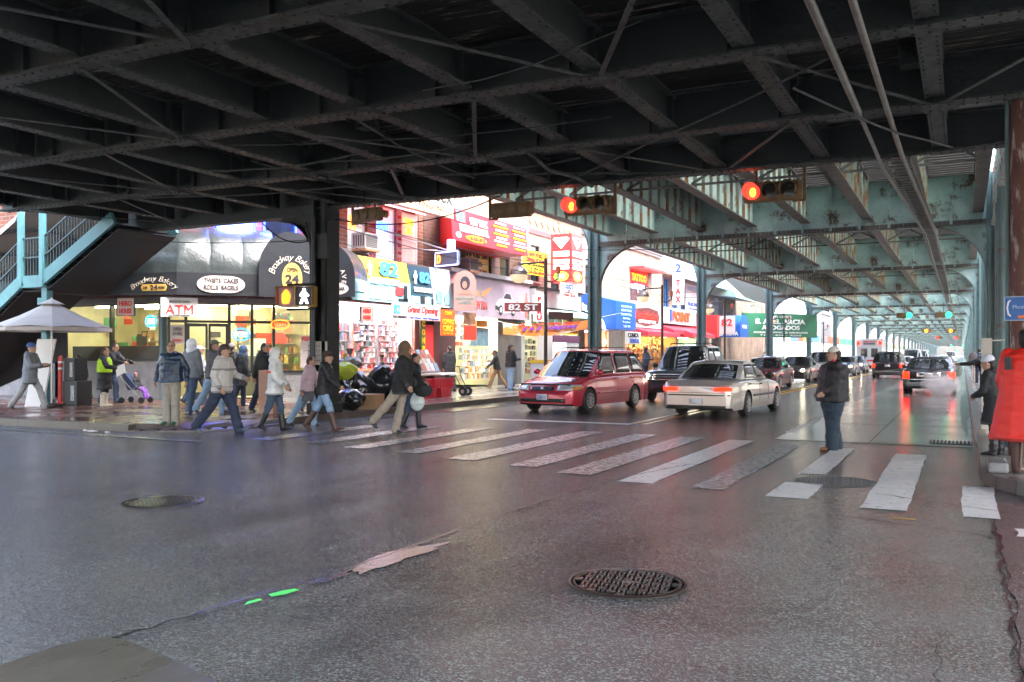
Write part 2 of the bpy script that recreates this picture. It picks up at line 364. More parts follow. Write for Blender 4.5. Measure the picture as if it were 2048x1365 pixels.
# dropped kerb at the corner
b = MB(); cr = arc(-15.5, 14.5, 1.9, 279, 359, 8) + [(-13.6, 15.6)]
for (x0, y0), (x1, y1) in zip(cr, cr[1:]):
    b.hexa([(x0, y0, -.02), (x1, y1, -.02), (x1 - .2, y1 + .05, -.02), (x0 - .1, y0 + .2, -.02), (x0, y0, .03), (x1, y1, .03), (x1 - .2, y1 + .05, .06), (x0 - .1, y0 + .2, .06)])
struct(b.build('dropped_kerb', mat('worn kerb', (.12, .1, .085), .35, var=.3), fixn=True))
def brickpave():
    m = bpy.data.materials.new('red brick pavers'); m.use_nodes = True; n = m.node_tree; b = n.nodes['Principled BSDF']
    tc = n.nodes.new('ShaderNodeTexCoord'); mp = n.nodes.new('ShaderNodeMapping'); mp.inputs['Rotation'].default_value = (0, 0, R(45)); n.links.new(tc.outputs['Object'], mp.inputs[0])
    br = n.nodes.new('ShaderNodeTexBrick'); n.links.new(mp.outputs[0], br.inputs[0])
    br.inputs['Color1'].default_value = (.19, .07, .045, 1); br.inputs['Color2'].default_value = (.12, .05, .04, 1); br.inputs['Mortar'].default_value = (.12, .09, .07, 1)
    br.inputs['Brick Width'].default_value = .22; br.inputs['Row Height'].default_value = .11; br.inputs['Mortar Size'].default_value = .007; br.inputs['Scale'].default_value = 1
    n.links.new(br.outputs[0], b.inputs['Base Color'])
    nz = n.nodes.new('ShaderNodeTexNoise'); nz.inputs['Scale'].default_value = 1.1; nz.inputs['Detail'].default_value = 6; n.links.new(tc.outputs['Object'], nz.inputs[0])
    mr = n.nodes.new('ShaderNodeMapRange'); mr.inputs[1].default_value = .35; mr.inputs[2].default_value = .65; mr.inputs[3].default_value = .1; mr.inputs[4].default_value = .42
    n.links.new(nz.outputs[0], mr.inputs[0]); n.links.new(mr.outputs[0], b.inputs['Roughness'])
    bp = n.nodes.new('ShaderNodeBump'); bp.invert = True; bp.inputs['Strength'].default_value = .4; bp.inputs['Distance'].default_value = .004; n.links.new(br.outputs['Fac'], bp.inputs['Height']); n.links.new(bp.outputs[0], b.inputs['Normal'])
    return m
BRP = brickpave()
pavement('corner_pavement', [(-60, 12.8), (-15.4, 12.8), (-14.6, 13.3), (-13.95, 14.1), (-13.8, 15.6), (-13.8, 17.2), (-22, 24), (-60, 24)], BRP, .15)
# pavement ramp fill between brick and road at the drop
b = MB(); inn = [(-15.4, 12.8), (-14.6, 13.3), (-13.95, 14.1), (-13.8, 15.6)]; out = [(-15.2, 12.8), (-14.2, 13.25), (-13.72, 14.3), (-13.7, 15.6)]
for i in range(3): b.quad((*out[i], .055), (*out[i + 1], .055), (*inn[i + 1], .15), (*inn[i], .15))
struct(b.build('pavement_ramp', mat('ramp concrete', (.16, .13, .11), .3, var=.3, bump=.3)))
b = MB(); b.quad((-13.8, 17.2, .15), (-13.8, 600, .15), (-30, 600, .15), (-30, 24, .15), (-22, 24, .15))
struct(b.build('pavement', SLAB))
rc = [(30, 10.7), (3.2, 10.7)] + arc(2.2, 12.7, 2.0, 270, 180, 8)[0:] + [(.2, 16), (.2, 600)]
kerb_line('kerb', rc[::-1], m=mat('dark steel faced kerb', (.07, .055, .05), .3, var=.3, vs=3)[0:] if False else KERB)
pavement('right_pavement', [(30, 10.9)] + [(x + .0, y) for x, y in [(3.2, 10.9)]] + arc(2.2, 12.7, 1.8, 270, 180, 8) + [(.4, 16), (.4, 600), (30, 600)], SLAB, .15)
# painted markings
PAINT = mat('worn road paint', (.66, .65, .63), .32, var=.16, vs=6, var2=(.10, .10, .10), v2s=11, v2t=.575, bump=.4, bs=60)
PAINTF = mat('faded road paint', (.27, .28, .285), .24, var=.3, vs=6, var2=(.045, .05, .052), v2s=13, v2t=.47, bump=.5, bs=80)
YEL = mat('yellow road paint', (.62, .36, .03), .35, var=.15, vs=5, var2=(.12, .09, .05), v2s=6, v2t=.6)
b = MB(); z = .0065
for x0, x1, y0, y1 in [(-4.35, -3.95, 10.9, 16.7), (-3.85, -3.4, 10.5, 16.5), (-1.95, -1.6, 12.3, 15.85), (-1.97, -1.5, 10.15, 11.4), (-.95, -.5, 9.85, 15.4), (.0, .33, 9.75, 12.0)]:
    if x0 == -4.35: continue
    b.quad(*strip(x0, x1, y0, y1, z, .010, .05))
b.quad(*strip(-3.2, -3.05, 18.6, 23, z, .01, .3)); b.quad(*strip(-10.3, -6.7, 18.95, 19.3, z, .01, .3)); b.quad(*strip(-16, -12.2, 13.05, 13.3, z, .02, .3)) if False else None
for y in (8.9, 6.9, 4.35): b.quad(*strip(.42, 2.6, y, y + .38, z, .025, .12))
struct(b.build('crosswalk_markings', PAINT))
b = MB()
for x0, x1, y0, y1 in [(-2.9, -2.5, 10.4, 16.2), (-4.85, -4.35, 10.9, 16.7), (-5.8, -5.35, 11.3, 16.9), (-7.0, -6.5, 11.6, 17.0), (-8.2, -7.75, 12.0, 16.9), (-9.4, -8.95, 12.2, 16.8), (-10.6, -10.15, 12.5, 16.6), (-11.9, -11.4, 12.6, 16.2)]:
    b.quad(*strip(x0, x1, y0, y1, z, .012, .06))
b.quad(*strip(-18.5, -12.4, 11.75, 11.95, z, .02, .2)); b.quad(*strip(-30, -15.5, 12.2, 12.35, z, .02, .2))
struct(b.build('faded_crosswalk_markings', PAINTF))
b = MB()
for x in (-6.72, -6.42): b.quad(*strip(x - .06, x + .06, 19.3, 200, z, .004, .8))
b.quad(*strip(-.62, -.4, 9.35, 9.39, z, .004, .1))
struct(b.build('centre_line', YEL))
# cracks and seams
CRK = mat('tar crack', (.008, .008, .009), .25, bump=.4, bs=30)
def crack(pts, wd, seed):
    b = MB(); P = []; rr = random.Random(seed)
    for (x0, y0), (x1, y1) in zip(pts, pts[1:]):
        L = math.hypot(x1 - x0, y1 - y0); k = max(2, int(L / .12))
        for i in range(k): P.append((x0 + (x1 - x0) * i / k + rr.uniform(-.025, .025), y0 + (y1 - y0) * i / k + rr.uniform(-.025, .025)))
    P.append(pts[-1])
    for i in range(len(P) - 1):
        (x0, y0), (x1, y1) = P[i], P[i + 1]; d = Vector((x1 - x0, y1 - y0)).normalized(); nn = Vector((-d.y, d.x))
        w0 = wd * (.4 + .9 * abs(noise.noise(Vector((x0 * 2, y0 * 2, seed))) * 2)); w1 = wd * (.4 + .9 * abs(noise.noise(Vector((x1 * 2, y1 * 2, seed))) * 2))
        b.quad((x0 - nn.x * w0, y0 - nn.y * w0, .009), (x1 - nn.x * w1, y1 - nn.y * w1, .009), (x1 + nn.x * w1, y1 + nn.y * w1, .009), (x0 + nn.x * w0, y0 + nn.y * w0, .009))
    return struct(b.build('road_crack', CRK))
crack([(-4.3, 2.6), (-4.15, 4.4), (-4.05, 6), (-4.1, 8), (-3.95, 10.6), (-3.5, 12.6)], .016, 1)
crack([(-12, 4.6), (-9.6, 6.1), (-8.4, 7), (-7.6, 7.6)], .014, 2)
crack([(-9.2, 11.6), (-6.4, 11.3), (-4.2, 12.4), (-3, 12.7)], .014, 3)
crack([(-1.2, 9.3), (0, 8.9), (.25, 8.7)], .012, 4); crack([(-.9, 10.9), (.2, 10.3), (.9, 9.9)], .009, 5)
crack([(-.25, 3.2), (-.1, 4.4), (-.12, 5.6)], .0025, 6); crack([(.27, 2), (.27, 9.6)], .012, 8)
# puddles beside the seam
PUD = mat('standing water', (.018, .024, .024), .22, spec=.5, bump=.35, bs=14, bdist=.01)
def blob(cx, cy, rx, ry, rot, seed, z=.0085, n=60):
    out = []
    for i in range(n):
        a = 2 * math.pi * i / n; q = 1 + .45 * noise.noise(Vector((math.cos(a) * 1.6, math.sin(a) * 1.6, seed * 3.7))) + .4 * noise.noise(Vector((math.cos(a) * 5, math.sin(a) * 5, seed * 2.7))) + .25 * noise.noise(Vector((math.cos(a) * 13, math.sin(a) * 13, seed)))
        x, y = rx * math.cos(a) * q, ry * math.sin(a) * q; out.append((cx + x * math.cos(rot) - y * math.sin(rot), cy + x * math.sin(rot) + y * math.cos(rot), z))
    return out
b = MB()
for c in ((-3.97, 5.75, .55, .15, 1.45, 1), (-4.0, 5.05, .2, .05, 1.5, 3)): b.quad(*blob(*c))
b.quad(*blob(.05, 30, .12, 9, 0, 6)); b.quad(*blob(-12.9, 24, .45, 6, 0, 9)); 
struct(b.build('puddle_water', PUD))
b = MB(); b.quad((-4.03, 4.47, .011), (-3.99, 4.55, .011), (-3.98, 4.68, .011), (-4.03, 4.69, .011), (-4.07, 4.62, .011), (-4.09, 4.5, .011)); b.quad((-4.05, 4.24, .011), (-4.03, 4.38, .011), (-4.07, 4.4, .011), (-4.09, 4.31, .011))  # reflection of a green light, painted on the road as flat patches
meta(b.build('green_reflection', mat('painted green reflection', (.04, .8, .04), .4, emit=0)), 'bright green light reflection painted as flat patches along the crack in the wet road', 'painted reflection')
# corner slab at the near left
sl_pts = [(-4.6, 1.2), (-4.33, 2.6), (-4.36, 3.2), (-4.28, 3.38), (-4.12, 3.42), (-3.6, 3.3), (-3.2, 3.18), (-2.6, 2.75), (-2.2, 2.3), (-2, 1.2)]
b = MB(); k = len(sl_pts); b.v = [(x, y, -.01) for x, y in sl_pts] + [(x * .995 - .01, y * .993, .028) for x, y in sl_pts]
b.f = [tuple(range(k, 2 * k))[::-1]] + [(i, (i + 1) % k, k + (i + 1) % k, k + i) for i in range(k)]; b.mi = [0] * len(b.f)
struct(b.build('kerb_slab', mat('smooth wet concrete', (.072, .067, .052), .35, var=.25, vs=2.2, rvar=.15, bump=.12, bs=14, bdist=.02, stretch=(1, .35, 1)), fixn=True))
# manhole covers
IRON = mat('wet cast iron', (.12, .10, .085), .22, metal=.8, var=.4, vs=12, bump=.35, bs=90, bdist=.003)
IRON2 = mat('rusty cast iron rim', (.035, .026, .02), .38, metal=.35, var=.4, vs=9, bump=.4, bs=60, bdist=.004)
WORN = mat('worn lid among asphalt', (.09, .085, .08), .35, var=.4, vs=12, bump=.4, bs=60)
def manhole(x, y, label, r=.41, rz=.3, z=.0, IRON=IRON, IRON2=IRON2):
    t = thing('manhole_cover', label, 'manhole cover', (x, y, z), rz, 'manhole covers in the road')
    MB().lathe((0, 0, 0), [(r, .004), (r, .016), (r * .955, .02), (r * .95, .008), (r * .92, .008), (r * .92, .02), (r * .885, .02), (r * .88, .008), (r * .01, .008)], 48).build('rim', IRON2, t, smooth=True, sharp=30)
    b = MB(); s = .068
    for i in range(-6, 7):
        for j in range(-6, 7):
            cx, cy = i * s, j * s
            if math.hypot(cx, cy) > r * .84 or math.hypot(cx, cy) < .05: continue
            l = s * .43; ww = .014
            if (i + j) % 2: 
                for o in (-.016, .016): b.box(cx - l, cx + l, cy + o - ww / 2, cy + o + ww / 2, .008, .022)
            else:
                for o in (-.016, .016): b.box(cx + o - ww / 2, cx + o + ww / 2, cy - l, cy + l, .008, .022)
    b.lathe((0, 0, .008), [(.045, 0), (.045, .01), (.03, .01)], 14)
    b.build('tread_pattern', IRON, t); return t
manhole(-2.08, 5.87, 'round cast iron manhole cover in coarse asphalt, nearest the camera', rz=.2, z=-.004)
manhole(-7.7, 6.85, 'round manhole cover in the smooth dark asphalt beside a long crack', r=.42, rz=.6, z=-.008)
manhole(-1.42, 11.75, 'worn reddish manhole cover between two crosswalk stripes', r=.5, rz=.1, z=-.012, IRON=WORN, IRON2=WORN)
t = thing('storm_drain', 'slotted iron storm drain grate in the gutter of the concrete lane', 'drain grate', (-.1, 17.75, .006))
b = MB(); b.box(-.42, .26, -.32, .32, .001, .006); b.k = 1
for i in range(11): b.box(-.4 + i * .062, -.4 + i * .062 + .03, -.28, .28, .006, .02)
b.build('grate', [mat('drain dark', (.004, .004, .004), .8), mat('grate steel', (.25, .24, .23), .35, metal=.4)], t)
b = MB()
for y in (27.5, 34.5):
    for k in range(3): b.box(-.55 + k * .16, -.5 + k * .16, y, y + .75, .006, .012)
meta(b.build('utility_box_lid', mat('lid steel', (.3, .3, .3), .3, metal=.3)), 'light outlines of small utility lids set in the concrete lane', 'utility lid')
# litter
b = MB()
for x, y, s in ((-15.9, 12.35, .12), (-15.4, 12.3, .06), (-16.2, 12.4, .05), (-10.9, 15.3, .05)): b.box(x - s, x + s * .7, y - s * .4, y + s * .3, .004, .03)
meta(b.build('litter', mat('white litter', (.6, .55, .55), .6)), 'scraps of white and pink litter lying in the gutter', 'litter', kind='stuff')
# ---------------------------------------------------------------- elevated railway
STEEL = mat('teal viaduct paint', (.36, .51, .48), .55, var=.4, vs=1.0, var2=(.11, .055, .032), v2s=1.1, v2t=.54, bump=.5, bs=9, bdist=.02)
STEELC = mat('teal column paint', (.10, .17, .165), .5, var=.3, vs=2, var2=(.05, .035, .025), v2s=3, v2t=.64, bump=.3, bs=14)
STIFF = mat('rusty stiffener paint', (.30, .36, .31), .6, var=.35, vs=2, var2=(.34, .15, .05), v2s=2.6, v2t=.48, bump=.5, bs=20, stretch=(1, 1, .5))
FLNG = mat('grimy flange', (.13, .125, .115), .65, var=.4, vs=3, var2=(.16, .11, .07), v2s=4, v2t=.62, bump=.5, bs=20)
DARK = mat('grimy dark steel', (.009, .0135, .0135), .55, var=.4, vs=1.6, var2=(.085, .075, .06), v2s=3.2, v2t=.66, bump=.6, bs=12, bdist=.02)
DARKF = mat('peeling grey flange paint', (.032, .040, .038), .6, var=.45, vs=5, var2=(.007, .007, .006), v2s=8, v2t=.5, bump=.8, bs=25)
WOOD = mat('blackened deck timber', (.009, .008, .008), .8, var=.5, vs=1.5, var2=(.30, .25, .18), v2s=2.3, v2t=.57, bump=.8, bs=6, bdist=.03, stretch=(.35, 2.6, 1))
WOODG = mat('grey painted deck boards', (.24, .24, .25), .65, var=.3, vs=1.0, var2=(.04, .035, .03), v2s=2.2, v2t=.64, bump=.6, bs=6, bdist=.02, stretch=(.3, 2.2, 1))
XL, XR = -14.0, 1.0
BY = [35.4, 52.8] + [73.9 + 20.9 * i for i in range(0, 26)]
STR = [-13.3, -11.35, -9.4, -7.35, -5.35, -3.15, -1.2, .5]
vd = thing('elevated_railway', 'teal riveted steel elevated railway running above the avenue into the distance', 'railway viaduct')
def column_mb(h, z0=.0):
    b = MB(); b.box(-.24, -.16, -.22, .22, z0, h).box(.16, .24, -.22, .22, z0, h); b.box(-.16, .16, -.03, .03, z0, h)
    for sx in (-1, 1):
        for sy in (-1, 1): b.box(sx * .16 - .05, sx * .16 + .05, sy * .22 - .03, sy * .22 + .03, z0, h - .01)
    b.box(-.29, .29, -.27, .27, z0, z0 + .3)
    z = z0 + .5
    while z < h - .1:
        for sx in (-.24, .24):
            for sy in (-.17, -.1, .1, .17): b.box(sx - .012, sx + .012, sy - .015, sy + .015, z, z + .03)
        z += .28
    return b
colm = column_mb(7.9).build('column', STEELC, vd); colm.location = (XL, BY[0], 0.1)
for i, y in enumerate(BY):
    for x in (XL, XR):
        if i == 0 and x == XL: continue
        c = colm.copy(); COL.objects.link(c); c.parent = vd; c.location = (x, y, .1)
# cross girder with knee brackets
b = MB(); zb, zt = 6.2, 7.95
b.box(XL + .2, XR - .2, -.012, .012, zb, zt)
b.k = 1
b.box(XL + .2, XR - .2, -.2, .2, zb - .03, zb).box(XL + .2, XR - .2, -.2, .2, zt, zt + .03)
for s in (-1, 1): b.box(XL + .2, XR - .2, s * .02 - .012 * (s < 0), s * .02 + .012 * (s > 0), zb, zb + .16)
b.k = 0
x = XL + 1.4
while x < XR - 1:
    for s in (-1, 1): b.box(x - .045, x + .045, min(s * .012, s * .09), max(s * .012, s * .09), zb + .01, zt - .01)
    x += 1.02
b.k = 2   # rivets
x = XL + .4
while x < XR - .3:
    for z in (zb + .05, zb + .12, zt - .08): b.box(x - .014, x + .014, -.055, -.035, z - .014, z + .014)
    x += .16
b.k = 0
def knee(b, x, s, r, ztop, wf=.28):
    """quarter arch bracket: solid web between arch and corner (column face x, girder underside ztop)"""
    n = 12; A = []
    for i in range(n + 1):
        a = math.pi / 2 * i / n; A.append((x + s * r * (1 - math.cos(a)), ztop - r + r * math.sin(a)))
    for (x0, z0), (x1, z1) in zip(A, A[1:]):
        b.k = 0
        for yy in (-.012, .012): b.quad((x0, yy, z0), (x1, yy, z1), (x1, yy, ztop), (x0, yy, ztop))
        b.k = 1
        b.hexa([(x0, -wf / 2, z0 - .02), (x1, -wf / 2, z1 - .02), (x1, wf / 2, z1 - .02), (x0, wf / 2, z0 - .02), (x0, -wf / 2, z0), (x1, -wf / 2, z1), (x1, wf / 2, z1), (x0, wf / 2, z0)])
knee(b, XL + .24, 1, 1.9, zb - .03); knee(b, XR - .24, -1, 1.9, zb - .03)
def outer(b, x, s, r, ztop):
    n = 12; A = []
    for i in range(n + 1):
        a = math.pi / 2 * i / n; A.append((x + s * r * (1 - math.cos(a)), ztop - r + r * math.sin(a)))
    for (x0, z0), (x1, z1) in zip(A, A[1:]):
        b.k = 0
        for yy in (-.012, .012): b.quad((x0, yy, z0), (x1, yy, z1), (x1, yy, ztop + .35), (x0, yy, ztop + .35))
        b.k = 1
        b.hexa([(x0, -.14, z0 - .03), (x1, -.14, z1 - .03), (x1, .14, z1 - .03), (x0, .14, z0 - .03), (x0, -.14, z0), (x1, -.14, z1), (x1, .14, z1), (x0, .14, z0)])
outer(b, XL - .24, -1, 2.35, 8.2)
b.k = 0; b.box(XL - 2.7, XL - .2, -.1, .1, 8.2, 8.5)
gird = b.build('cross_girder', [STEEL, FLNG, STIFF], vd, fixn=True); gird.location = (0, BY[0], 0)
for y in BY[1:]:
    c = gird.copy(); COL.objects.link(c); c.parent = vd; c.location = (0, y, 0)
# longitudinal girders: plate web with stiffeners, one per line and bay
def stringer_mb(y0, y1, st=.62, det=True):
    b = MB(); L = y1 - y0; zb2, zt2 = 6.62, 7.92
    b.box(-.01, .01, 0, L, zb2, zt2); b.k = 1; b.box(-.17, .17, 0, L, zb2 - .04, zb2).box(-.15, .15, 0, L, zt2, zt2 + .03)
    b.k = 2
    if det:
        y = .5
        while y < L - .2:
            for s in (-1, 1): b.box(min(s * .01, s * .11), max(s * .01, s * .11), y - .03, y + .03, zb2 + .005, zt2 - .005)
            y += st * 1.55
    return b
n_parts = 0; first = {}
bays = [(17.6, BY[0])] + list(zip(BY, BY[1:]))
for i, (y0, y1) in enumerate(bays):
    if i < 9:
        key = round(y1 - y0, 1)
        for x in STR:
            if key in first: c = first[key].copy(); COL.objects.link(c); c.parent = vd
            else: c = stringer_mb(y0 + .03, y1 - .03).build('longitudinal_girder', [STEEL, FLNG, STIFF], vd); first[key] = c
            c.location = (x, y0 + .03, 0)
b = MB()
for x in STR:
    b.k = 0; b.box(x - .01, x + .01, bays[9][0], BY[-1], 6.62, 7.92); b.k = 1; b.box(x - .16, x + .16, bays[9][0], BY[-1], 6.58, 6.62)
o = b.build('far_longitudinal_girders', [STEEL, FLNG], vd); o['kind'] = 'stuff'
# cross frames between stringers near bents
for y0, y1 in bays[:4]:
    for yy in (y0 + (y1 - y0) * .5,):
        b = MB()
        for x0, x1 in zip(STR, STR[1:]):
            b.bar((x0 + .02, yy, 6.75), (x1 - .02, yy + .02, 7.8), .07); b.bar((x0 + .02, yy + .08, 7.8), (x1 - .02, yy + .1, 6.75), .07); b.bar((x0, yy, 6.72), (x1, yy, 6.72), .1, .06)
        b.build('cross_frame', FLNG, vd)
# deck: timber ties with gaps over the near bays, boarded walkways and far deck
b = MB()
y = 17.7
while y < 110:
    if y < 74:
        for x0, x1 in ((-13.2, -8.4), (-7.6, -4.4), (-3.4, .6)): b.box(x0, x1, y, y + .24, 7.96, 8.16)
    y += .40
for x0, x1 in ((-8.4, -7.6), (-4.4, -3.4)): b.box(x0, x1, 17.7, 110, 7.965, 8.06)
b.box(-13.2, .6, 17.7, 24, 8.17, 8.25)
for x0, x1, y0, y1 in ((-13.2, -12.2, 24, 74), (-9.4, -7.9, 24, 74)): b.box(x0, x1, y0, y1, 8.17, 8.25)
b.build('track_deck', mat('deck timber', (.09, .08, .075), .8, var=.3, vs=4, bump=.3, bs=30), vd)
b = MB(); yy = 74.
while yy < BY[-1]: b.box(-13.4, .7, yy, yy + .36, 7.97, 8.2); yy += 1.05 + yy * .003

b.build('far_deck', mat('far deck', (.14, .15, .15), .8, var=.3), vd)
b = MB()
for x in (-10.9, -9.3, -6.7, -5.2, -2.4, -.9): b.box(x - .04, x + .04, 17.7, 300, 8.26, 8.40)
b.build('rails', mat('rail steel', (.2, .17, .15), .4, metal=.7), vd)

# ---------------------------------------------------------------- station mezzanine overhead (the dark floor above the crossing)
mz = thing('station_mezzanine', 'dark underside of the station mezzanine with steel beams and blackened boards above the crossing', 'station structure')
MX0, MX1 = -21.5, 9.0
ZB = 5.2
CY = [.7, 4.05, 7.4, 10.75, 14.1, 17.4]
crossb = None
for y in CY:
    near = y == 17.4; b = MB()
    xa = XL - .2 if near else MX0
    b.k = 0; b.box(xa, MX1, -.015, .015, ZB, ZB + .62); b.k = 1
    b.box(xa, MX1, -.16, .16, ZB - .035, ZB); b.box(xa, MX1, -.14, .14, ZB + .6, ZB + .63); b.k = 0
    x = MX0 + .5
    while x < MX1:
        if x > xa: b.box(x - .03, x + .03, -.1, .1, ZB + .005, ZB + .59)
        x += 2.05
    if y > 3:
        x = xa + .1
        while x < 4: [b.box(x - .015, x + .015, q - .015, q + .015, ZB - .052, ZB - .035) for q in (-.11, .11)]; x += .17
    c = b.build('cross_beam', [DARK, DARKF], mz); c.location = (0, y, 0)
b = MB(); b.box(MX0, XL - .25, -.015, .015, ZB - .15, ZB + .6); b.k = 1; b.box(MX0, XL - .25, -.16, .16, ZB - .18, ZB - .15)
c = b.build('cross_beam', [DARK, DARKF], mz); c.location = (0, 17.5, 0)
LX = [-20.9, -19.1, -17.3, -15.4, -13.5, -11.6, -9.7, -7.9, -6.1, -4.2, -2.3, -.35, 1.6, 3.6, 5.6]
sb = None
for y0, y1 in zip(CY, CY[1:]):
    for x in LX:
        if sb is None or abs((y1 - y0) - 3.35) > .01:
            b = MB(); L = y1 - y0 - .04; b.k = 0; b.box(-.012, .012, .02, L, ZB + .06, ZB + .5); b.k = 1; b.box(-.13, .13, .17, L - .15, ZB + .03, ZB + .06); b.box(-.13, .13, .1, L - .1, ZB + .5, ZB + .52)
            b.k = 0
            for yy in (.35, L - .35): b.box(-.11, .11, yy - .02, yy + .02, ZB + .06, ZB + .49)
            b.k = 1; yy = .3
            while yy < L - .2: [b.box(q - .013, q + .013, yy - .013, yy + .013, ZB + .015, ZB + .03) for q in (-.09, .09)]; yy += .18
            c = b.build('floor_beam', [DARK, DARKF], mz)
            if abs((y1 - y0) - 3.35) < .01: sb = c
        else: c = sb.copy(); COL.objects.link(c); c.parent = mz
        c.location = (x, y0, 0)
        c.rotation_euler = (0, 0, 0)
b = MB(); b.k = 0
yy = .6
while yy < 14.0:
    zz = ZB + .66 + rnd.uniform(-.008, .008); b.box(MX0, MX1, yy, yy + .185, zz, zz + .06); yy += .2
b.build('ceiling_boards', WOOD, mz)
b = MB(); yy = 14.0
while yy < 17.3:
    b.box(MX0, MX1, yy, yy + .185, ZB + .66 + rnd.uniform(-.004, .004), ZB + .72); yy += .19
b.build('painted_ceiling_boards', WOODG, mz)
b = MB(); b.box(MX0, MX1, .5, 17.6, ZB + .74, ZB + .9); b.box(MX0, MX1, 17.42, 17.6, ZB + .6, 8.3)
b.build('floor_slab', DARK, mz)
b = MB(); b.box(XR + .02, XR + .06, 17.7, 35.2, 6.1, 7.95); b.box(XR - .12, XR + .2, 17.7, 35.2, 6.06, 6.1); [b.box(XR - .08, XR + .02, 18.5 + i * 1.05, 18.58 + i * 1.05, 6.1, 7.94) for i in range(16)]; b.box(XR + .07, XR + 1.6, 17.7, 36, 8.0, 8.1); b.box(XR + 1.6, XR + 1.66, 17.7, 40, 4.9, 8.1); b.build('edge_girder', mat('peeling white teal paint', (.3, .38, .36), .6, var=.3, vs=3, var2=(.35, .12, .06), v2s=3, v2t=.5), vd)
# angle bracing under the beams
b = MB()
for i, (y0, y1) in enumerate(zip(CY, CY[1:])):
    for x in ((-19.1, -11.6, -4.2, 3.6), (-15.4, -7.9, -.35))[i % 2]:
        zz = ZB - .045
        b.bar((x - 1.85, y0, zz), (x, y1, zz), .065, .016); b.bar((x, y1, zz - .012), (x + 1.85, y0, zz - .012), .065, .016)
b.build('bracing_angle', DARKF, mz)
for x, y in ((-11.6, 14.1), (-11.6, 10.75), (-7.9, 14.1), (-7.9, 10.75), (-4.2, 17.3), (-4.2, 10.75), (-15.4, 14.1), (-.35, 14.1)):
    b = MB(); b.box(x - .24, x + .24, y - .2, y + .2, ZB - .075, ZB - .058)
    for dx in (-.18, -.06, .06, .18):
        for dy in (-.14, .14): b.box(x + dx - .018, x + dx + .018, y + dy - .018, y + dy + .018, ZB - .095, ZB - .075)
    b.build('gusset_plate', DARKF, mz)
# vertical hangers and drain pipes below the beams
b = MB()
for p in ([(-13.6, 12.2, ZB + .1), (-13.55, 12.2, 4.85), (-13.5, 12.3, 4.55)],):
    pass
b.tube([(-11.9, 10.8, 5.3), (-11.95, 10.9, 4.55)], .05) if False else None
b.tube([(-6.95, 14.0, 5.25), (-6.8, 14.4, 5.08), (-6.95, 15.2, 5.06), (-6.85, 16.2, 5.1), (-6.9, 17.3, 5.1)], .035)
b.tube([(-11.2, 14.1, 5.1), (-11.1, 15.5, 5.12), (-11.15, 17.3, 5.12)], .035)
b.tube([(-7.6, 17.1, 5.13), (-4.6, 14.2, 5.12), (-2.6, 12.4, 5.13), (-1.2, 10.9, 5.12)], .018)
b.tube([(-9.5, 15.2, 5.2), (-5, 16.6, 5.08), (-1, 17.2, 5.12), (1.2, 17.1, 5.2)], .022)
for k in range(9):
    rr_ = random.Random(k + 40); x0 = rr_.uniform(-18, 0); y0 = rr_.uniform(10, 15.5); a_ = rr_.choice((0, .2, -.3, 1.4, 1.2, 1.7)); L = rr_.uniform(2.5, 7)
    b.tube([(x0 + L * f * math.cos(a_), min(17.2, y0 + L * f * math.sin(a_)), ZB - .04 - .10 * math.sin(math.pi * f) - rr_.uniform(0, .03)) for f in (0, .15, .3, .45, .6, .8, 1)], rr_.choice((.009, .013, .017)), 6)
for x, y in ((-.6, 13.2), (-.2, 15.6), (-9.2, 12.6), (-15.8, 13.4)): b.box(x - .16, x + .16, y - .14, y + .14, ZB + .3, ZB + .64)
b.build('drain_pipe', DARKF, mz)
# near columns
for x, lab in ((XL, 0), (XR - .05, 1)):
    b = column_mb(ZB + .1, 0); c = b.build('column', DARK if x == XL else mat('rusty column', (.10, .035, .022), .6, var=.4, vs=3, var2=(.32, .27, .2), v2s=3.5, v2t=.56, bump=.6, bs=12), mz); c.location = (x, 17.4, .1); c.scale = (1.1, 1.1, 1)
b = MB(); b.box(XR - .2, XR + .5, 17.3, 17.7, 5.0, 8); b.build('column_head', STEELC, mz)
b = MB()
for k, (z0, z1) in enumerate(((1.33, 1.9), (.78, 1.18))):
    b.box(XL - .3, XL + .3, 17.4 - .275, 17.4 - .268, z0, z1)
b.build('painted_band', mat('cream band paint', (.42, .38, .33), .6, var=.2, vs=8), mz)
b = MB()
for k in range(26): b.box(XL - .27 + (k % 7) * .08, XL - .245 + (k % 7) * .08, 17.118, 17.126, 1.42 + (k // 7) * .12, 1.445 + (k // 7) * .12)
b.build('band_rivets', DARK, mz)
# outer knee bracket left of the near column
b = MB(); outer(b, XL - .26, -1, 1.1, 4.95); b.build('knee_bracket', [DARK, DARKF, DARKF], mz, fixn=True).location = (0, 17.4, 0)
# electrical conduits and cable ladder running along the structure
cd = thing('cable_conduit', 'pair of grey conduits and a cable ladder slung under the railway at the right', 'conduit')
b = MB()
b.tube([(-1.36, 3.5, 5.1), (-1.34, 13.6, 5.1), (-1.34, 13.75, 5.1)], .05, 10); b.tube([(-1.34, 13.7, 5.1), (-1.34, 18.2, 5.12), (-1.2, 36, 6.0), (-1.2, 53, 5.95), (-1.2, 240, 5.95)], .034, 8)
b.build('conduit', mat('grey conduit', (.14, .14, .13), .5, metal=.3, var=.35, vs=4), cd, smooth=True)
b = MB(); b.tube([(-.98, 3.5, 5.08), (-.95, 17, 5.1), (-.85, 36, 5.98), (-.8, 53, 5.93), (-.8, 240, 5.93)], .042, 10); b.build('conduit', mat('grey conduit'  , (.14, .14, .13)), cd, smooth=True)
b = MB(); b.box(-1.24, -.88, 17.85, 36, 0, 0) if False else None
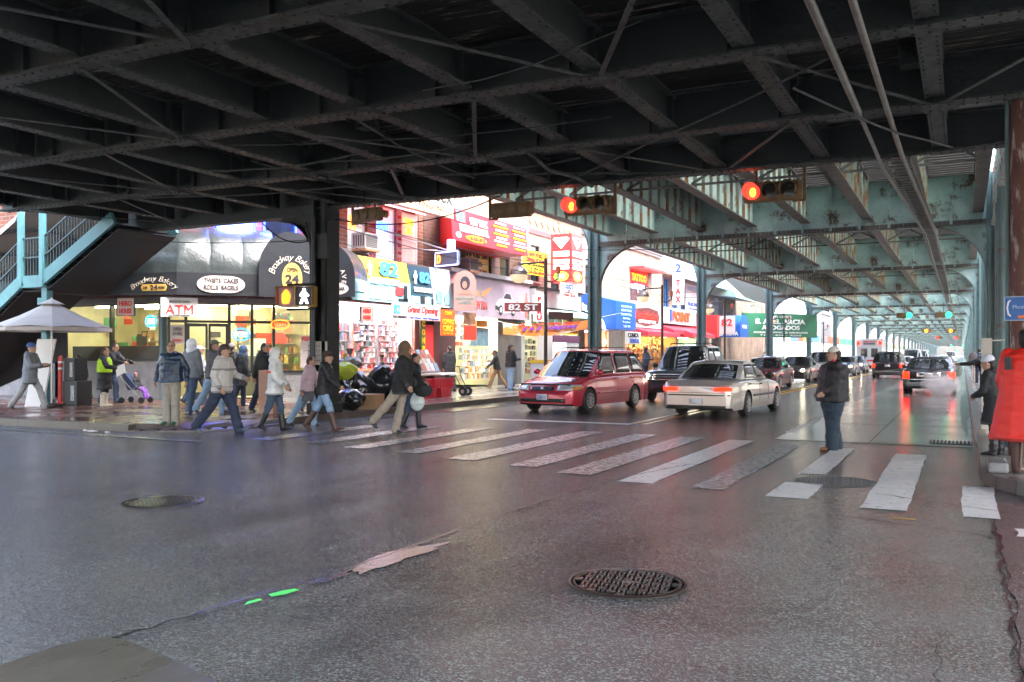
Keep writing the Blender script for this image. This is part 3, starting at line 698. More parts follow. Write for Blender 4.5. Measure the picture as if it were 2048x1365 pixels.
def lad(y0, y1, z0, z1):
    for xx in (-1.3, -.86): b.bar((xx, y0, z0), (xx, y1, z1), .03, .08)
    k = int((y1 - y0) / .45)
    for i in range(k):
        f = i / k; b.bar((-1.3, y0 + (y1 - y0) * f, z0 + (z1 - z0) * f), (-.86, y0 + (y1 - y0) * f, z0 + (z1 - z0) * f), .04, .02)
lad(17.8, 35.2, 5.18, 6.08); lad(35.6, 52.6, 6.08, 6.05); lad(53, 74, 6.05, 6.03)
b.k = 1; b.hexa([(-1.22, 17.8, 5.24), (-.92, 17.8, 5.24), (-.92, 35.2, 6.12), (-1.22, 35.2, 6.12), (-1.22, 17.8, 5.28), (-.92, 17.8, 5.28), (-.92, 35.2, 6.16), (-1.22, 35.2, 6.16)])
b.build('cable_ladder', [FLNG, mat('cable tray', (.25, .24, .22), .6, var=.3)], cd)
# plain hanging wires between the columns and the shops
b = MB()
def sag(a, c, s, r=.012, n=14):
    a, c = Vector(a), Vector(c); b.tube([a.lerp(c, i / n) - Vector((0, 0, 4 * s * (i / n) * (1 - i / n))) for i in range(n + 1)], r, 5)
sag((-13.9, 17.6, 5.0), (-13.9, 35.2, 5.25), .25); sag((-13.9, 17.6, 4.8), (-13.9, 35.2, 4.8), .3); sag((-14.1, 35.6, 5.2), (-14.1, 52.6, 5.3), .3); sag((-14.1, 35.6, 4.9), (-14.1, 52.6, 5.0), .3)
sag((-14.2, 17.5, 4.6), (-19, 30, 5.2), .2, .01); sag((-19.5, 16, 4.6), (-14.2, 17.2, 4.4), .1, .01); sag((-13.7, 17.4, 4.9), (-9, 17.3, 5.1), .35, .015)
sag((-16, 17.4, 4.95), (-14.2, 17.4, 4.5), .3, .018); sag((-14, 34, 5.9), (-5, 35, 6.1), .2, .015)
meta(b.build('overhead_wires', mat('black cable', (.01, .01, .01), .5)), 'thin black cables sagging between the viaduct columns in front of the shops', 'cables')
# ---------------------------------------------------------------- buildings
BR1 = brickmat('red brown brick', (.30, .10, .055), (.22, .075, .045), (.25, .2, .17))
BR2 = brickmat('dark brick', (.16, .07, .05), (.11, .05, .04), (.12, .1, .09))
BR3 = brickmat('tan brick', (.36, .22, .15), (.28, .16, .10), (.35, .31, .27))
BR4 = brickmat('pale orange brick', (.42, .27, .19), (.36, .2, .13), (.4, .36, .32))
STONE = mat('pale stone trim', (.5, .48, .44), .7, var=.15, vs=4, bump=.2)
GREYM = mat('grey sheet cladding', (.34, .34, .35), .5, var=.12, vs=2, metal=.2)
DKM = mat('dark aluminium', (.03, .03, .032), .35, metal=.4)
SILV = mat('silver aluminium', (.45, .45, .46), .35, metal=.6)
GLASS = mat('window glass', (.02, .025, .03), .04, spec=.8, coat=.6)
SHUT = mat('roller shutter', (.16, .15, .14), .45, metal=.4, var=.25, vs=3)
FR_TILE = mat('grey granite tiles', (.24, .23, .23), .3, var=.3, vs=12)
def thin_glass():
    if 'shop glass' in _m: return _m['shop glass']
    m = bpy.data.materials.new('shop glass'); m.use_nodes = True; n = m.node_tree; n.nodes.remove(n.nodes['Principled BSDF'])
    tr = n.nodes.new('ShaderNodeBsdfTransparent'); gl = n.nodes.new('ShaderNodeBsdfGlossy'); gl.inputs['Roughness'].default_value = .02
    lw = n.nodes.new('ShaderNodeFresnel'); lw.inputs[0].default_value = 1.5; mx = n.nodes.new('ShaderNodeMixShader')
    n.links.new(lw.outputs[0], mx.inputs[0]); n.links.new(tr.outputs[0], mx.inputs[1]); n.links.new(gl.outputs[0], mx.inputs[2]); n.links.new(mx.outputs[0], n.nodes['Material Output'].inputs[0])
    _m['shop glass'] = m; return m
SG = thin_glass()
def wall_mb(fr, u0, u1, v0, v1, n0, n1, holes, b=None):
    b = b or MB(); us = sorted({u0, u1, *[x for h in holes for x in h[:2] if u0 < x < u1]}); vs = sorted({v0, v1, *[x for h in holes for x in h[2:] if v0 < x < v1]})
    for a, c in zip(us, us[1:]):
        run = None
        for d, e in zip(vs, vs[1:]):
            mu, mv = (a + c) / 2, (d + e) / 2
            solid = not any(h[0] < mu < h[1] and h[2] < mv < h[3] for h in holes)
            if solid: run = [run[0], e] if run else [d, e]
            elif run: b.fbox(fr, a, c, run[0], run[1], n0, n1); run = None
        if run: b.fbox(fr, a, c, run[0], run[1], n0, n1)
    return b
def window(parent, fr, u0, u1, v0, v1, fm=None, split=1, bars=0, depth=.12, lit=None, name='window', curtain=None):
    fm = fm or WH(); b = MB(); w_ = .05
    b.fbox(fr, u0, u0 + w_, v0, v1, -depth, -depth + .07).fbox(fr, u1 - w_, u1, v0, v1, -depth, -depth + .07)
    b.fbox(fr, u0 + w_, u1 - w_, v0, v0 + w_, -depth, -depth + .07).fbox(fr, u0 + w_, u1 - w_, v1 - w_, v1, -depth, -depth + .07)
    for k in range(split): vv = v0 + (v1 - v0) * (k + 1) / (split + 1); b.fbox(fr, u0 + w_, u1 - w_, vv - .025, vv + .025, -depth, -depth + .065)
    for k in range(bars): uu = u0 + (u1 - u0) * (k + 1) / (bars + 1); b.fbox(fr, uu - .02, uu + .02, v0 + w_, v1 - w_, -depth + .002, -depth + .06)
    o = b.build(name, fm, parent)
    MB().fbox(fr, u0 + w_, u1 - w_, v0 + w_, v1 - w_, -depth - .02, -depth + .01).build('pane', lit or GLASS, o)
    if curtain: MB().fbox(fr, u0 + w_, u1 - w_, v0 + (v1 - v0) * .45, v1 - w_, -depth + .011, -depth + .02).build('blind', curtain, o)
    MB().fbox(fr, u0 - .08, u1 + .08, v0 - .1, v0 - .002, -.02, .09).build('sill', STONE, o)
    return o
def room(parent, fr, u0, u1, v0, v1, depth, wallm, ceilm=None, floorm=None, light=None, ls=8, lightcol=(1, 1, .93)):
    """lit room behind a shop front"""
    b = MB(); P = fr.pt; b.k = 0
    b.quad(P(u0, v0, -depth), P(u1, v0, -depth), P(u1, v1, -depth), P(u0, v1, -depth))
    b.quad(P(u0, v0, 0), P(u0, v0, -depth), P(u0, v1, -depth), P(u0, v1, 0)); b.quad(P(u1, v0, -depth), P(u1, v0, 0), P(u1, v1, 0), P(u1, v1, -depth))
    b.k = 1; b.quad(P(u0, v0, 0), P(u1, v0, 0), P(u1, v0, -depth), P(u0, v0, -depth)); b.k = 2; b.quad(P(u0, v1, -depth), P(u1, v1, -depth), P(u1, v1, 0), P(u0, v1, 0))
    b.build('interior', [wallm, floorm or wallm, ceilm or wallm], parent)
    if light:
        for (a, c, d) in light:
            MB().fbox(fr, a, c, v1 - .09, v1 - .03, -d - .12, -d + .12).build('ceiling_light', glow('tube %s %s' % (ls, lightcol), lightcol, ls), parent)
def goods(parent, fr, u0, u1, v0, v1, n, rows, cols, pal, seed, shelf=None, fill=.85, name='goods', em=0):
    """packed shelf display: shelf boards and small varied packages"""
    rr = random.Random(seed); b = MB(); dv = (v1 - v0) / rows; du = (u1 - u0) / cols
    for r_ in range(rows):
        for c_ in range(cols):
            if rr.random() > fill: continue
            b.k = rr.randrange(len(pal)); h = dv * rr.uniform(.45, .85); w_ = du * rr.uniform(.5, .92); a = u0 + c_ * du + rr.uniform(0, du - w_); d = rr.uniform(.08, .2)
            b.fbox(fr, a, a + w_, v0 + r_ * dv + .02, v0 + r_ * dv + .02 + h, n - d, n + rr.uniform(0, .03))
    ms = [mat('pack %s' % (c,), c, .35, spec=.6, emit=em) for c in pal]
    o = b.build(name, ms, parent); o['kind'] = 'stuff'
    s = MB()
    for r_ in range(rows + 1): s.fbox(fr, u0, u1, v0 + r_ * dv - .005, v0 + r_ * dv + .018, n - .3, n + .02)
    s.build('shelf', shelf or SILV, parent); return o
def cornice(parent, fr, u0, u1, v, m=None, name='cornice', h=.5, d=.3):
    b = MB(); b.fbox(fr, u0, u1, v - h, v - h * .6, 0.002, d * .4).fbox(fr, u0, u1, v - h * .6 + .001, v - h * .25, .002, d * .7).fbox(fr, u0, u1, v - h * .25 + .001, v, .002, d)
    return b.build(name, m or STONE, parent)
# ---- bakery building (corner, brick upper floor)
bk = thing('bakery_building', 'corner brick building with a bakery behind the dark domed awning and neon signs upstairs', 'shop building')
top = 8.6
# upper walls: side street, chamfer, avenue up to y=30.6
winS = [(-26.4, -25.2, 5.3, 7.0), (-24.4, -23.2, 5.3, 7.0)]
wall_mb(SD, -60, -22.2, 3.35, top, -.3, 0, winS).build('wall', BR1, bk)
winC = [(.15, 1.2, 5.2, 7.0), (1.45, 2.75, 5.0, 7.15), (3.0, 4.0, 5.2, 7.0)]
wall_mb(CH, 0.001, 4.742, 3.35, top, -.3, 0, winC).build('wall', BR1, bk)
winA = [(24.85, 25.9, 5.25, 6.95), (26.5, 27.75, 4.95, 7.0), (28.15, 29.35, 4.95, 7.0)]
wall_mb(AV, 23.3, 29.7, 4.0, top, -.3, 0, winA).build('wall', BR1, bk)
wall_mb(AV, 29.7, 30.9, 3.3, top, -.3, 0.02, []).each('pier', BR2, bk)
MB().box(-60, -19.25, 20.1, 30.8, top - .3, top - .1).build('roof', mat('roof felt', (.08, .08, .08), .9), bk)
for h in winS[:2]: window(bk, SD, *h)
window(bk, CH, *winC[0], fm=mat('brown frame', (.12, .06, .05), .5)); window(bk, CH, *winC[1], fm=SILV); window(bk, CH, *winC[2], fm=mat('blue frame', (.12, .2, .4), .4))
litw = mat('lit window', (.5, .56, .56), .3, emit=.12, ecol=(.8, .95, 1), var=.25, vs=2.5)
litp = mat('pink lit window', (.6, .36, .33), .3, emit=.12, ecol=(1, .6, .55), var=.25, vs=2.5)
window(bk, AV, *winA[0], lit=litw); window(bk, AV, *winA[1], lit=litw); window(bk, AV, *winA[2], lit=litp)
# pink painted panels between the windows with red lettering
for k, (a, c) in enumerate(((25.98, 26.46), (27.8, 28.1))):
    p = MB().fbox(AV, a, c, 4.95, 7.05, .003, .06).build('painted_panel', mat('pink panel', (.42, .2, .18), .5, var=.12, vs=3), bk)
    for i, s in enumerate(('OPTICAL', 'FOTO', 'PASAPORTE', 'NOTARY', 'TAXES', 'INCOME TAX', '$7')):
        letters(s, AV, (a + c) / 2, 6.75 - i * .27, .065, (c - a) * .8, .11 if i < 6 else .2, mat('red lettering', (.5, .02, .03), .5), p)
# bakery ground floor: stall riser, glazing, chamfer door
RIS = mat('grey stone riser', (.30, .29, .29), .45, var=.3, vs=3, bump=.2, bs=20)
b = MB(); b.fbox(SD, -31, -22.2, .15, 1.35, -.25, 0); b.build('riser', RIS, bk); MB().fbox(SD, -27.4, -27.1, .15, 3.3, -.26, .0).each('pier', RIS, bk); MB().fbox(SD, -60, -27.4, .3, 3.2, -.3, -.2).build('side_window', glow('bright street glow', (.85, .92, 1), .9), bk)  # last panel glows: added for the bright open street, not a shop window
for i in range(10): MB().fbox(SD, -28.9 - i * 3, -28.8 - i * 3, .15, 3.3, -.2, -.05).build('mullion', SILV, bk)
b = MB(); b.fbox(CH, 3.25, 4.74, .15, 1.0, -.25, 0).build('riser', FR_TILE, bk)
CREAM = mat('cream shop wall', (.55, .5, .33), .7, var=.2, vs=1.5, var2=(.35, .16, .06), v2s=1.4, v2t=.62)
room(bk, Fr((0, 19.8, 0), (1, 0, 0)), -27.2, -22.3, .2, 3.25, 3.2, CREAM, light=[(-26.4, -25.3, .9), (-24.6, -23.4, .9), (-25.5, -24.2, 2.2)], ls=9, lightcol=(1, 1, .75))
room(bk, CH, .05, 4.7, .2, 3.25, 2.9, CREAM, light=[(.5, 1.9, .9), (2.3, 3.6, .8), (3.5, 4.5, 1.0), (1, 3, 2.2)], ls=9, lightcol=(1, 1, .75))
def glazing(parent, fr, us, vs, m=DKM, w_=.045, pane=True, name='glazing_frame'):
    b = MB()
    for u in us: b.fbox(fr, u - w_, u + w_, vs[0], vs[-1], -.08, .06)
    for v in vs: b.fbox(fr, us[0], us[-1], v - w_ * .9, v + w_ * .9, -.075, .055)
    o = b.build(name, m, parent)
    if pane: MB().quad(fr.pt(us[0], vs[0], -.01), fr.pt(us[-1], vs[0], -.01), fr.pt(us[-1], vs[-1], -.01), fr.pt(us[0], vs[-1], -.01)).build('pane', SG, o)
    return o
glazing(bk, SD, [-27.0, -24.6, -22.35], [1.4, 3.2]); MB().fbox(SD, -22.34, -22.22, .15, 3.3, -.1, .08).build('corner_post', mat('teal post', (.12, .2, .23), .4), bk)
g = glazing(bk, CH, [.12, .62, 1.9 + .02, 2.62, 3.3, 4.66], [1.02, 2.62, 3.2])
# double door
d = MB(); 
for a, c in ((.66, 1.27), (1.29, 1.88)): d.fbox(CH, a, a + .07, .17, 2.55, -.03, .065).fbox(CH, c - .07, c, .17, 2.55, -.03, .065).fbox(CH, a, c, .17, .38, -.03, .062).fbox(CH, a, c, 2.46, 2.56, -.03, .062)
do = d.build('door', DKM, bk); MB().fbox(CH, 1.2, 1.23, 1.0, 1.4, .07, .11).fbox(CH, 1.33, 1.36, 1.0, 1.4, .07, .11).build('handle', SILV, do)
PP = [(.7, .12, .08), (.75, .6, .2), (.3, .12, .05), (.7, .68, .55), (.2, .35, .12), (.55, .3, .12)]
goods(bk, Fr((0, 22.6, 0), (1, 0, 0)), -27, -22.6, .9, 2.1, 0, 3, 26, PP, 3, fill=.8); goods(bk, CH, .3, 4.4, .9, 2.3, -2.6, 4, 24, PP, 4, fill=.8)
rr = random.Random(12)
for fr_, ua, ub, n0 in ((Fr((0, 22.9, 0), (1, 0, 0)), -27, -22.5, 0), (CH, .3, 4.5, -2.8)):
    b = MB()
    for i in range(26):
        u = rr.uniform(ua, ub - .6); v = rr.uniform(1.5, 2.9); b.k = i % 5; dd = rr.uniform(0, 1.6); b.fbox(fr_, u, u + rr.uniform(.15, .6), v, v + rr.uniform(.12, .45), n0 + dd, n0 + dd + .05)
    for i in range(5): u = rr.uniform(ua, ub - .6); b.k = 5; b.fbox(fr_, u, u + rr.uniform(.3, .7), .2, rr.uniform(1.2, 1.9), n0 + .2 + i * .3, n0 + .5 + i * .3)
    b.build('fittings', [mat('menu white', (.7, .7, .65), .5), mat('dark oven', (.04, .04, .035), .3), mat('menu red', (.5, .06, .04), .5), mat('shelf brown', (.25, .13, .06), .5), mat('green menu', (.08, .25, .1), .5), mat('case grey', (.2, .2, .18), .3)], bk)['kind'] = 'stuff'
b = MB(); b.fbox(SD, -26.9, -22.5, 1.42, 1.85, -.6, -.3); b.build('counter', mat('dark counter', (.06, .05, .045), .3), bk)
b = MB()
rr = random.Random(9)
for i in range(60):
    u = rr.uniform(.3, 4.5); b.k = i % 3; v = 2.75 + .18 * math.sin(u * 4) + rr.uniform(-.05, .05); b.fbox(CH, u, u + .03, v, v + .03, -.4, -.37)
b.build('string_lights', [glow('tiny red', (1, .1, .05), 6), glow('tiny green', (.1, 1, .2), 4), glow('tiny warm', (1, .7, .3), 6)], bk)
# dark fascia + valance band
BLK = mat('black awning canvas', (.018, .02, .026), .45, var=.3, vs=2, bump=.3, bs=5, bdist=.03)
BLKL = mat('weathered awning vinyl', (.045, .055, .055), .32, var=.3, vs=1.2, bump=.5, bs=1.6, bdist=.12, coat=.5)
MB().fbox(SD, -31, -22.1, 3.2, 3.38, -.05, .2).fbox(CH, .0, 4.74, 3.2, 3.38, -.05, .2).build('awning_rail', mat('rail', (.12, .1, .09), .5), bk)
aw = thing('bakery_awning', 'big dark wet vinyl awning with domed top over the bakery corner', 'awning')
def dome_pt(s, t, d=1.15, h=1.75):
    """s: position round the corner (metres along facade), t: 0 bottom edge .. 1 wall"""
    pass
def shell(fr, u0, u1, d, vb, vm, vt, nu, name, m, gore=.9, endfade=None):
    def P(i, j):
        u = u0 + (u1 - u0) * i; 
        s = (1 - abs(math.sin(math.pi * (u - u0) / gore)) ** .5) * .11
        if j < .001: return fr.pt(u, vb, d)
        a = j * math.pi / 2; return fr.pt(u, vm + (vt - vm) * math.sin(a) - s * .25 * math.sin(2 * a), d * math.cos(a) - s * .6 * math.sin(2 * a) + .02)
    return MB().grid(P, nu, 14).build(name, m, aw, smooth=True, sharp=60)
# straight run along the side street (hidden end) and the corner dome
shell(SD, -31.5, -23.25, 1.25, 4.05, 4.05, 5.35, 54, 'canopy', BLKL)
def corner_shell():
    c = Vector((-22.3, 19.75)); A_, B_ = Vector((-23.25, 18.53)), CH.pt(.35, 0, 1.22).xy
    def P(i, j):
        al = j * math.pi / 2; q = A_.lerp(B_, i); g_ = abs(math.sin(math.pi * i * 3)) ** .6; q = q + (q - c) * (.16 * math.sin(math.pi * i) - .05 * g_) * math.sin(2 * al)
        top_ = Vector((-23.25, 19.78)).lerp(CH.pt(.35, 0, .02).xy, i)
        v = top_.lerp(q, math.cos(al)) if al < 1.5 else top_
        return Vector((v.x, v.y, 4.05 + 1.55 * math.sin(al)))
    MB().grid(P, 27, 14).build('canopy', BLKL, aw, smooth=True, sharp=60)
corner_shell()
shell(CH, .35, 3.2, 1.2, 4.05, 4.05, 5.6, 60, 'canopy', BLKL, gore=.95)
b = MB(); ring = [Vector((-31.5, 18.55)), Vector((-23.25, 18.53)), CH.pt(.35, 0, 1.22).xy, CH.pt(2.3, 0, 1.22).xy, CH.pt(3.0, 0, 1.25).xy]
for p, q in zip(ring, ring[1:]): b.quad((p.x, p.y, 3.38), (q.x, q.y, 3.38), (q.x, q.y, 4.06), (p.x, p.y, 4.06))
b.build('valance', BLK, aw)
LET = mat('pale awning lettering', (.68, .6, .52), .6)
AMB = mat('amber awning patch', (.75, .45, .1), .5)
# big half-round front
CR = Fr(CH.pt(0, 0, 1.42), CH.R, (0, 0, 1), CH.N)
cu = 3.68; w2 = .96
prof = [(cu - w2, 3.36), (cu + w2, 3.36), (cu + w2, 4.2)] + [(cu + w2 * math.cos(R(a)), 4.2 + 1.2 * math.sin(R(a))) for a in range(10, 171, 8)] + [(cu - w2, 4.2)]
MB().prism(prof, -.03, 0, CR).build('half_round_front', BLK, aw)
def P(i, j):
    a = math.pi * i; q = CR.pt(cu + w2 * math.cos(a) * 1.0, 4.2 + 1.2 * math.sin(a), -.03 - 1.42 * j); return q
MB().grid(P, 20, 4).build('barrel_canopy', BLKL, aw, smooth=True)
arc_letters('Broadway Bakery', CR, cu, 4.02, .006, .68, 172, 8, .29, LET, aw, shear=.3, bold=-.01)
el = [(cu + .04 + .31 * math.cos(R(a)), 3.94 + .50 * math.sin(R(a))) for a in range(0, 360, 12)]
MB().prism(el, .001, .012, CR).build('patch', AMB, aw)
INK = mat('dark ink', (.02, .02, .03), .6)
letters('OPEN', CR, cu + .04, 4.22, .014, .32, .14, INK, aw, .02); letters('24', CR, cu + .04, 3.93, .014, .42, .28, INK, aw, .04); letters('HOURS', CR, cu + .04, 3.63, .014, .3, .1, INK, aw, .02)
_p, _q = Vector((-23.25, 18.53, 0)), CH.pt(.35, 0, 1.22); F2 = Fr(_p.lerp(_q, .66), _q - _p); F2.o = F2.o + F2.N * .008
arc_letters('Broadway Bakery', F2, .05, 2.75, .0, 1.2, 132, 48, .24, LET, aw, shear=.3, bold=-.01)
MB().prism([(x_ * .38 + .05 - .0, 3.6 + y_) for x_, y_ in ((-1, -.1), (1, -.1), (1.12, 0), (1, .1), (-1, .1), (-1.12, 0))], 0.0, .012, F2).build('patch', AMB, aw)
letters('24', F2, .05, 3.6, .014, .24, .15, INK, aw, .03); letters('HR', F2, -.22, 3.6, .014, .14, .07, INK, aw, .02); letters('HOURS', F2, .3, 3.6, .014, .2, .07, INK, aw, .02)
F3 = Fr(CH.pt(0, 0, 1.245), CH.R, (0, 0, 1), CH.N)
pl = [(1.62 + .48 * math.cos(R(a)) + (.22 if math.cos(R(a)) > 0 else -.22), 3.72 + .26 * math.sin(R(a))) for a in range(5, 360, 10)]
MB().prism(pl, 0, .012, F3).build('patch', mat('pale patch', (.6, .52, .48), .6), aw)
letters('TWISTS  CAKES', F3, 1.62, 3.83, .014, 1.0, .14, INK, aw, .02); letters('ROLLS  BAGELS', F3, 1.62, 3.62, .014, 1.0, .14, INK, aw, .02)
# signs on the bakery front
REDL = mat('sign red', (.75, .03, .03), .45); ORA = mat('orange', (.85, .2, .02), .5); BLU = mat('sign blue', (.03, .1, .5), .45); WHT = WH()
def neon(s, label, fr, u, v, n, wd, ht, col, st, parent=None, cat='neon sign', back=None, ring=None, bold=.03):
    t = thing('neon_sign', label, cat)
    if back: MB().fbox(fr, u - wd * .62, u + wd * .62, v - ht * .8, v + ht * .8, n - .04, n - .01).build('backing', back, t)
    letters(s, fr, u, v, n, wd, ht, glow('neon %s' % (col,), col, st), t, bold)
    if ring:
        pts = [fr.pt(u + wd * .72 * math.cos(R(a)), v + ht * 1.1 * math.sin(R(a)), n) for a in range(0, 361, 15)]
        MB().tube(pts, .018, 6).build('glass_tube', glow('neon ring %s' % (ring,), ring, st), t)
    return t
sign('bank_machine_sign', 'white hanging sign with red ATM letters below the bakery awning', 'sign', Fr(CH.pt(0, 0, 1.0), CH.R, (0, 0, 1), CH.N), -.1, .95, 2.72, 3.3, 0, WHT, [('ATM', 0, -.07, .78, .28, REDL, .0), ('24 HOUR CASH', 0, .17, .6, .06, INK), ('ALL CARDS WELCOME', 0, -.24, .6, .04, INK)], th=.06)
HERO = mat('dusty pink sign', (.55, .3, .26), .6)
sign('menu_board', 'tilted pink HERO HOUSE board left of the white ATM sign', 'sign', Fr((-22.9, 18.9, 0), (.94, .34, 0)), -.25, .3, 2.78, 3.3, 0, mat('pale pink', (.66, .55, .5), .6), [('HERO', 0, .1, .4, .16, REDL, .02), ('HOUSE', 0, -.13, .4, .16, REDL, .02)], th=.04, frame=mat('thin dark frame', (.08, .06, .05), .5), fw=.02)
neon('ATM', 'glowing green and cyan ATM neon in the bakery glazing right of the door', CH, 2.28, 2.22, .05, .36, .17, (.35, 1, .9), 5, ring=(.05, .3, 1))
neon('ATM', 'cyan ATM light box low in the bakery window by the corner post', SD, -22.75, 2.62, .06, .3, .16, (.6, 1, 1), 5, back=glow('blue box', (.02, .25, .8), 2), ring=(.1, .7, 1))
neon('PIZZA', 'red and orange crescent PIZZA neon in the bakery window', CH, 3.5, 2.55, .05, .4, .14, (1, .15, .05), 6, ring=(1, .25, .05))
sign('price_board', 'white PIZZA price list board by the bakery counter window', 'sign', CH, 4.15, 4.6, 1.15, 2.2, .08, mat('price white', (.6, .5, .48), .6), [('PIZZA', 0, .42, .36, .12, REDL, .04)] + [('...............  2.50', 0, .25 - .1 * i, .32, .03, INK) for i in range(7)], th=.02)
sign('paper_notice', 'paper notice with dark print taped beside the bakery door', 'notice', CH, .16, .58, 1.9, 2.5, .07, mat('paper', (.6, .55, .5), .7), [('OPEN\n24 HRS', 0, .1, .3, .25, INK), ('DELIVERY', 0, -.18, .3, .07, REDL)], th=.01)
neon('GOLD', 'red LED word sign high in the left upstairs window', CH, .68, 6.6, .02, .8, .22, (1, .06, .03), 7)
sgb = thing('neon_sign', 'blue framed neon with white glowing figure shapes and red word upstairs over the bakery', 'neon sign')
MB().fbox(CH, 1.55, 2.65, 5.1, 7.0, .0, .05).build('light_box', glow('lilac light box', (.3, .42, 1), 9), sgb)
letters('CELL\nPHONES', CH, 2.1, 6.3, .06, .8, .85, glow('white neon', (.75, .85, 1), 6), sgb, .05); letters('OPEN', CH, 2.1, 5.5, .06, .8, .22, glow('red neon', (1, .05, .03), 6), sgb, .05)
pts = [CH.pt(u, v, .08) for u, v in ((1.55, 5.1), (2.65, 5.1), (2.65, 7.0), (1.55, 7.0), (1.55, 5.1))]; MB().tube(pts, .025, 6).build('glass_tube', glow('blue neon', (.05, .1, 1), 60), sgb)
sgc = thing('neon_sign', 'pale blue two line neon in the upstairs window left of the brick corner', 'neon sign')
MB().fbox(CH, 3.05, 3.95, 6.2, 6.95, .0, .05).build('light_box', glow('cyan light box', (.12, .35, 1), 22), sgc)
letters('TRAVEL', CH, 3.5, 6.75, .06, .7, .2, glow('white neon', (.75, .85, 1), 6), sgc, .04); letters('INCOME', CH, 3.5, 6.42, .06, .6, .2, glow('white neon', (.7, .8, 1), 6), sgc, .04)
pts = [CH.pt(u, v, .08) for u, v in ((3.0, 5.2), (3.0, 7.05), (4.0, 7.05), (4.0, 5.2))]; MB().tube(pts, .02, 6).build('glass_tube', glow('blue neon', (.05, .1, 1), 60), sgc)
for lab, u, v, wd, ht, col, s in (('orange neon sign in the upper left sash above the air conditioner', 25.2, 6.2, .4, .5, (1, .35, .1), 'R'),
        ('red and orange neon word glowing at the top of the middle upstairs window', 27.0, 6.82, .75, .22, (1, .12, .04), 'WESTERN'), ('blue neon box in the middle upstairs window', 27.0, 6.3, .7, .3, (.15, .3, 1), 'MONEY'),
        ('violet script neon below the blue neon box', 27.0, 5.95, .7, .28, (.55, .5, 1), 'Al Inst'), ('yellow and orange neon sign in the right upstairs window', 28.75, 6.5, .62, .6, (1, .45, .05), 'TAX\nID')):
    neon(s, lab, AV, u, v, -.02, wd, ht, col, 5, back=None)
# air conditioner
def aircon(fr, u, v, label, m=None):
    t = thing('air_conditioner', label, 'air conditioner'); W_ = mat('ac casing', (.62, .58, .55), .5)
    MB().fbox(fr, u, u + .75, v, v + .55, .05, .65).build('casing', m or W_, t)
    b = MB()
    for i in range(5): b.fbox(fr, u - .012, u - .002, v + .08, v + .47, .14 + i * .1, .19 + i * .1)
    for i in range(12): b.fbox(fr, u + .05 + i * .056, u + .065 + i * .056, v + .04, v + .5, .652, .662)
    for i in range(7): b.fbox(fr, u + .05, u + .7, v + .06 + i * .065, v + .072 + i * .065, .6525, .665)
    b.build('grille', mat('ac slots', (.12, .1, .1), .6), t); MB().fbox(fr, u - .05, u + .8, v - .08, v - .005, .02, .7).build('bracket', mat('ac bracket', (.5, .22, .12), .6), t); return t
aircon(AV, 25.0, 5.25, 'white window air conditioner above the yellow electronics sign'); aircon(AV, 32.3, 5.1, 'grey window air conditioner left of the yellow painted window', mat('ac grey', (.3, .28, .27), .5))
# ---- electronics shop front
el_ = thing('electronics_shop', 'brightly lit electronics shop front with red neon edging and shelves of goods', 'shop front')
room(el_, AV, 24.2, 29.0, .75, 3.4, 1.1, mat('white shelf wall', (.75, .7, .68), .6), light=[(24.4, 26.4, .35), (26.6, 28.8, .35)], ls=16, lightcol=(.95, .97, 1))
PE = [(.75, .72, .72), (.65, .08, .07), (.05, .05, .06), (.35, .38, .42), (.7, .3, .25), (.2, .25, .4), (.75, .65, .6), (.12, .1, .1), (.6, .15, .14)]
goods(el_, AV, 24.3, 26.5, 1.05, 2.75, -.7, 5, 12, [(.05, .05, .06), (.4, .42, .45), (.12, .14, .2), (.6, .1, .09), (.25, .22, .22)], 11, fill=.9)
goods(el_, AV, 26.6, 28.9, 1.05, 2.9, -.7, 9, 20, PE, 12, fill=.95)
glazing(el_, AV, [24.25, 25.1, 26.6, 29.0], [1.0, 3.35], m=SILV, w_=.02)
MB().fbox(AV, 24.2, 29.05, .15, .98, -.3, .02).build('riser', mat('pinkish riser', (.5, .36, .33), .35, var=.2), el_)
b = MB()
for u in (25.1, 28.85): b.tube([AV.pt(u, 1.05, .05), AV.pt(u, 3.3, .05)], .022, 6)
b.tube([AV.pt(24.3, 1.03, .05), AV.pt(28.95, 1.03, .05)], .025, 6); b.tube([AV.pt(24.3, 3.32, .05), AV.pt(28.95, 3.32, .05)], .02, 6)
b.build('red_neon_edging', glow('red edge neon', (1, .12, .05), 7), el_)
MB().fbox(AV, 29.1, 29.4, .15, 3.4, -.4, 0).fbox(AV, 30.5, 30.9, .15, 3.4, -.4, 0).each('pier', mat('maroon pier', (.12, .03, .03), .4), el_)
room(el_, AV, 29.4, 30.5, .15, 3.3, 1.5, mat('dim entry', (.3, .2, .16), .7), light=[(29.6, 30.3, .6)], ls=5)
# fabric sign band "82 electronics": sloped board
def slab(parent, name, m, u0, u1, vb, vt, nb, ntp, th=.05, fr=AV, holes=None):
    b = MB(); P = fr.pt
    b.hexa([P(u0, vb, nb - th), P(u1, vb, nb - th), P(u1, vb, nb), P(u0, vb, nb), P(u0, vt, ntp - th), P(u1, vt, ntp - th), P(u1, vt, ntp), P(u0, vt, ntp)]); return b.build(name, m, parent)
es = thing('electronics_sign', 'yellow and blue 82 ELECTRONICS awning sign with computers printed on it', 'shop sign')
YG = mat('golden yellow print', (.75, .5, .05), .45, var=.2, vs=2); CY_ = mat('pale cyan print', (.3, .58, .62), .45, var=.15, vs=3); NAV = mat('dark teal print', (.02, .06, .09), .45)
L8 = mat('bright blue numerals', (.08, .35, .85), .4); LBL = mat('light blue print', (.45, .7, .85), .45)
ESF = Fr(AV.pt(0, 0, .75), (0, 1, 0), (-.0, 0, 1))
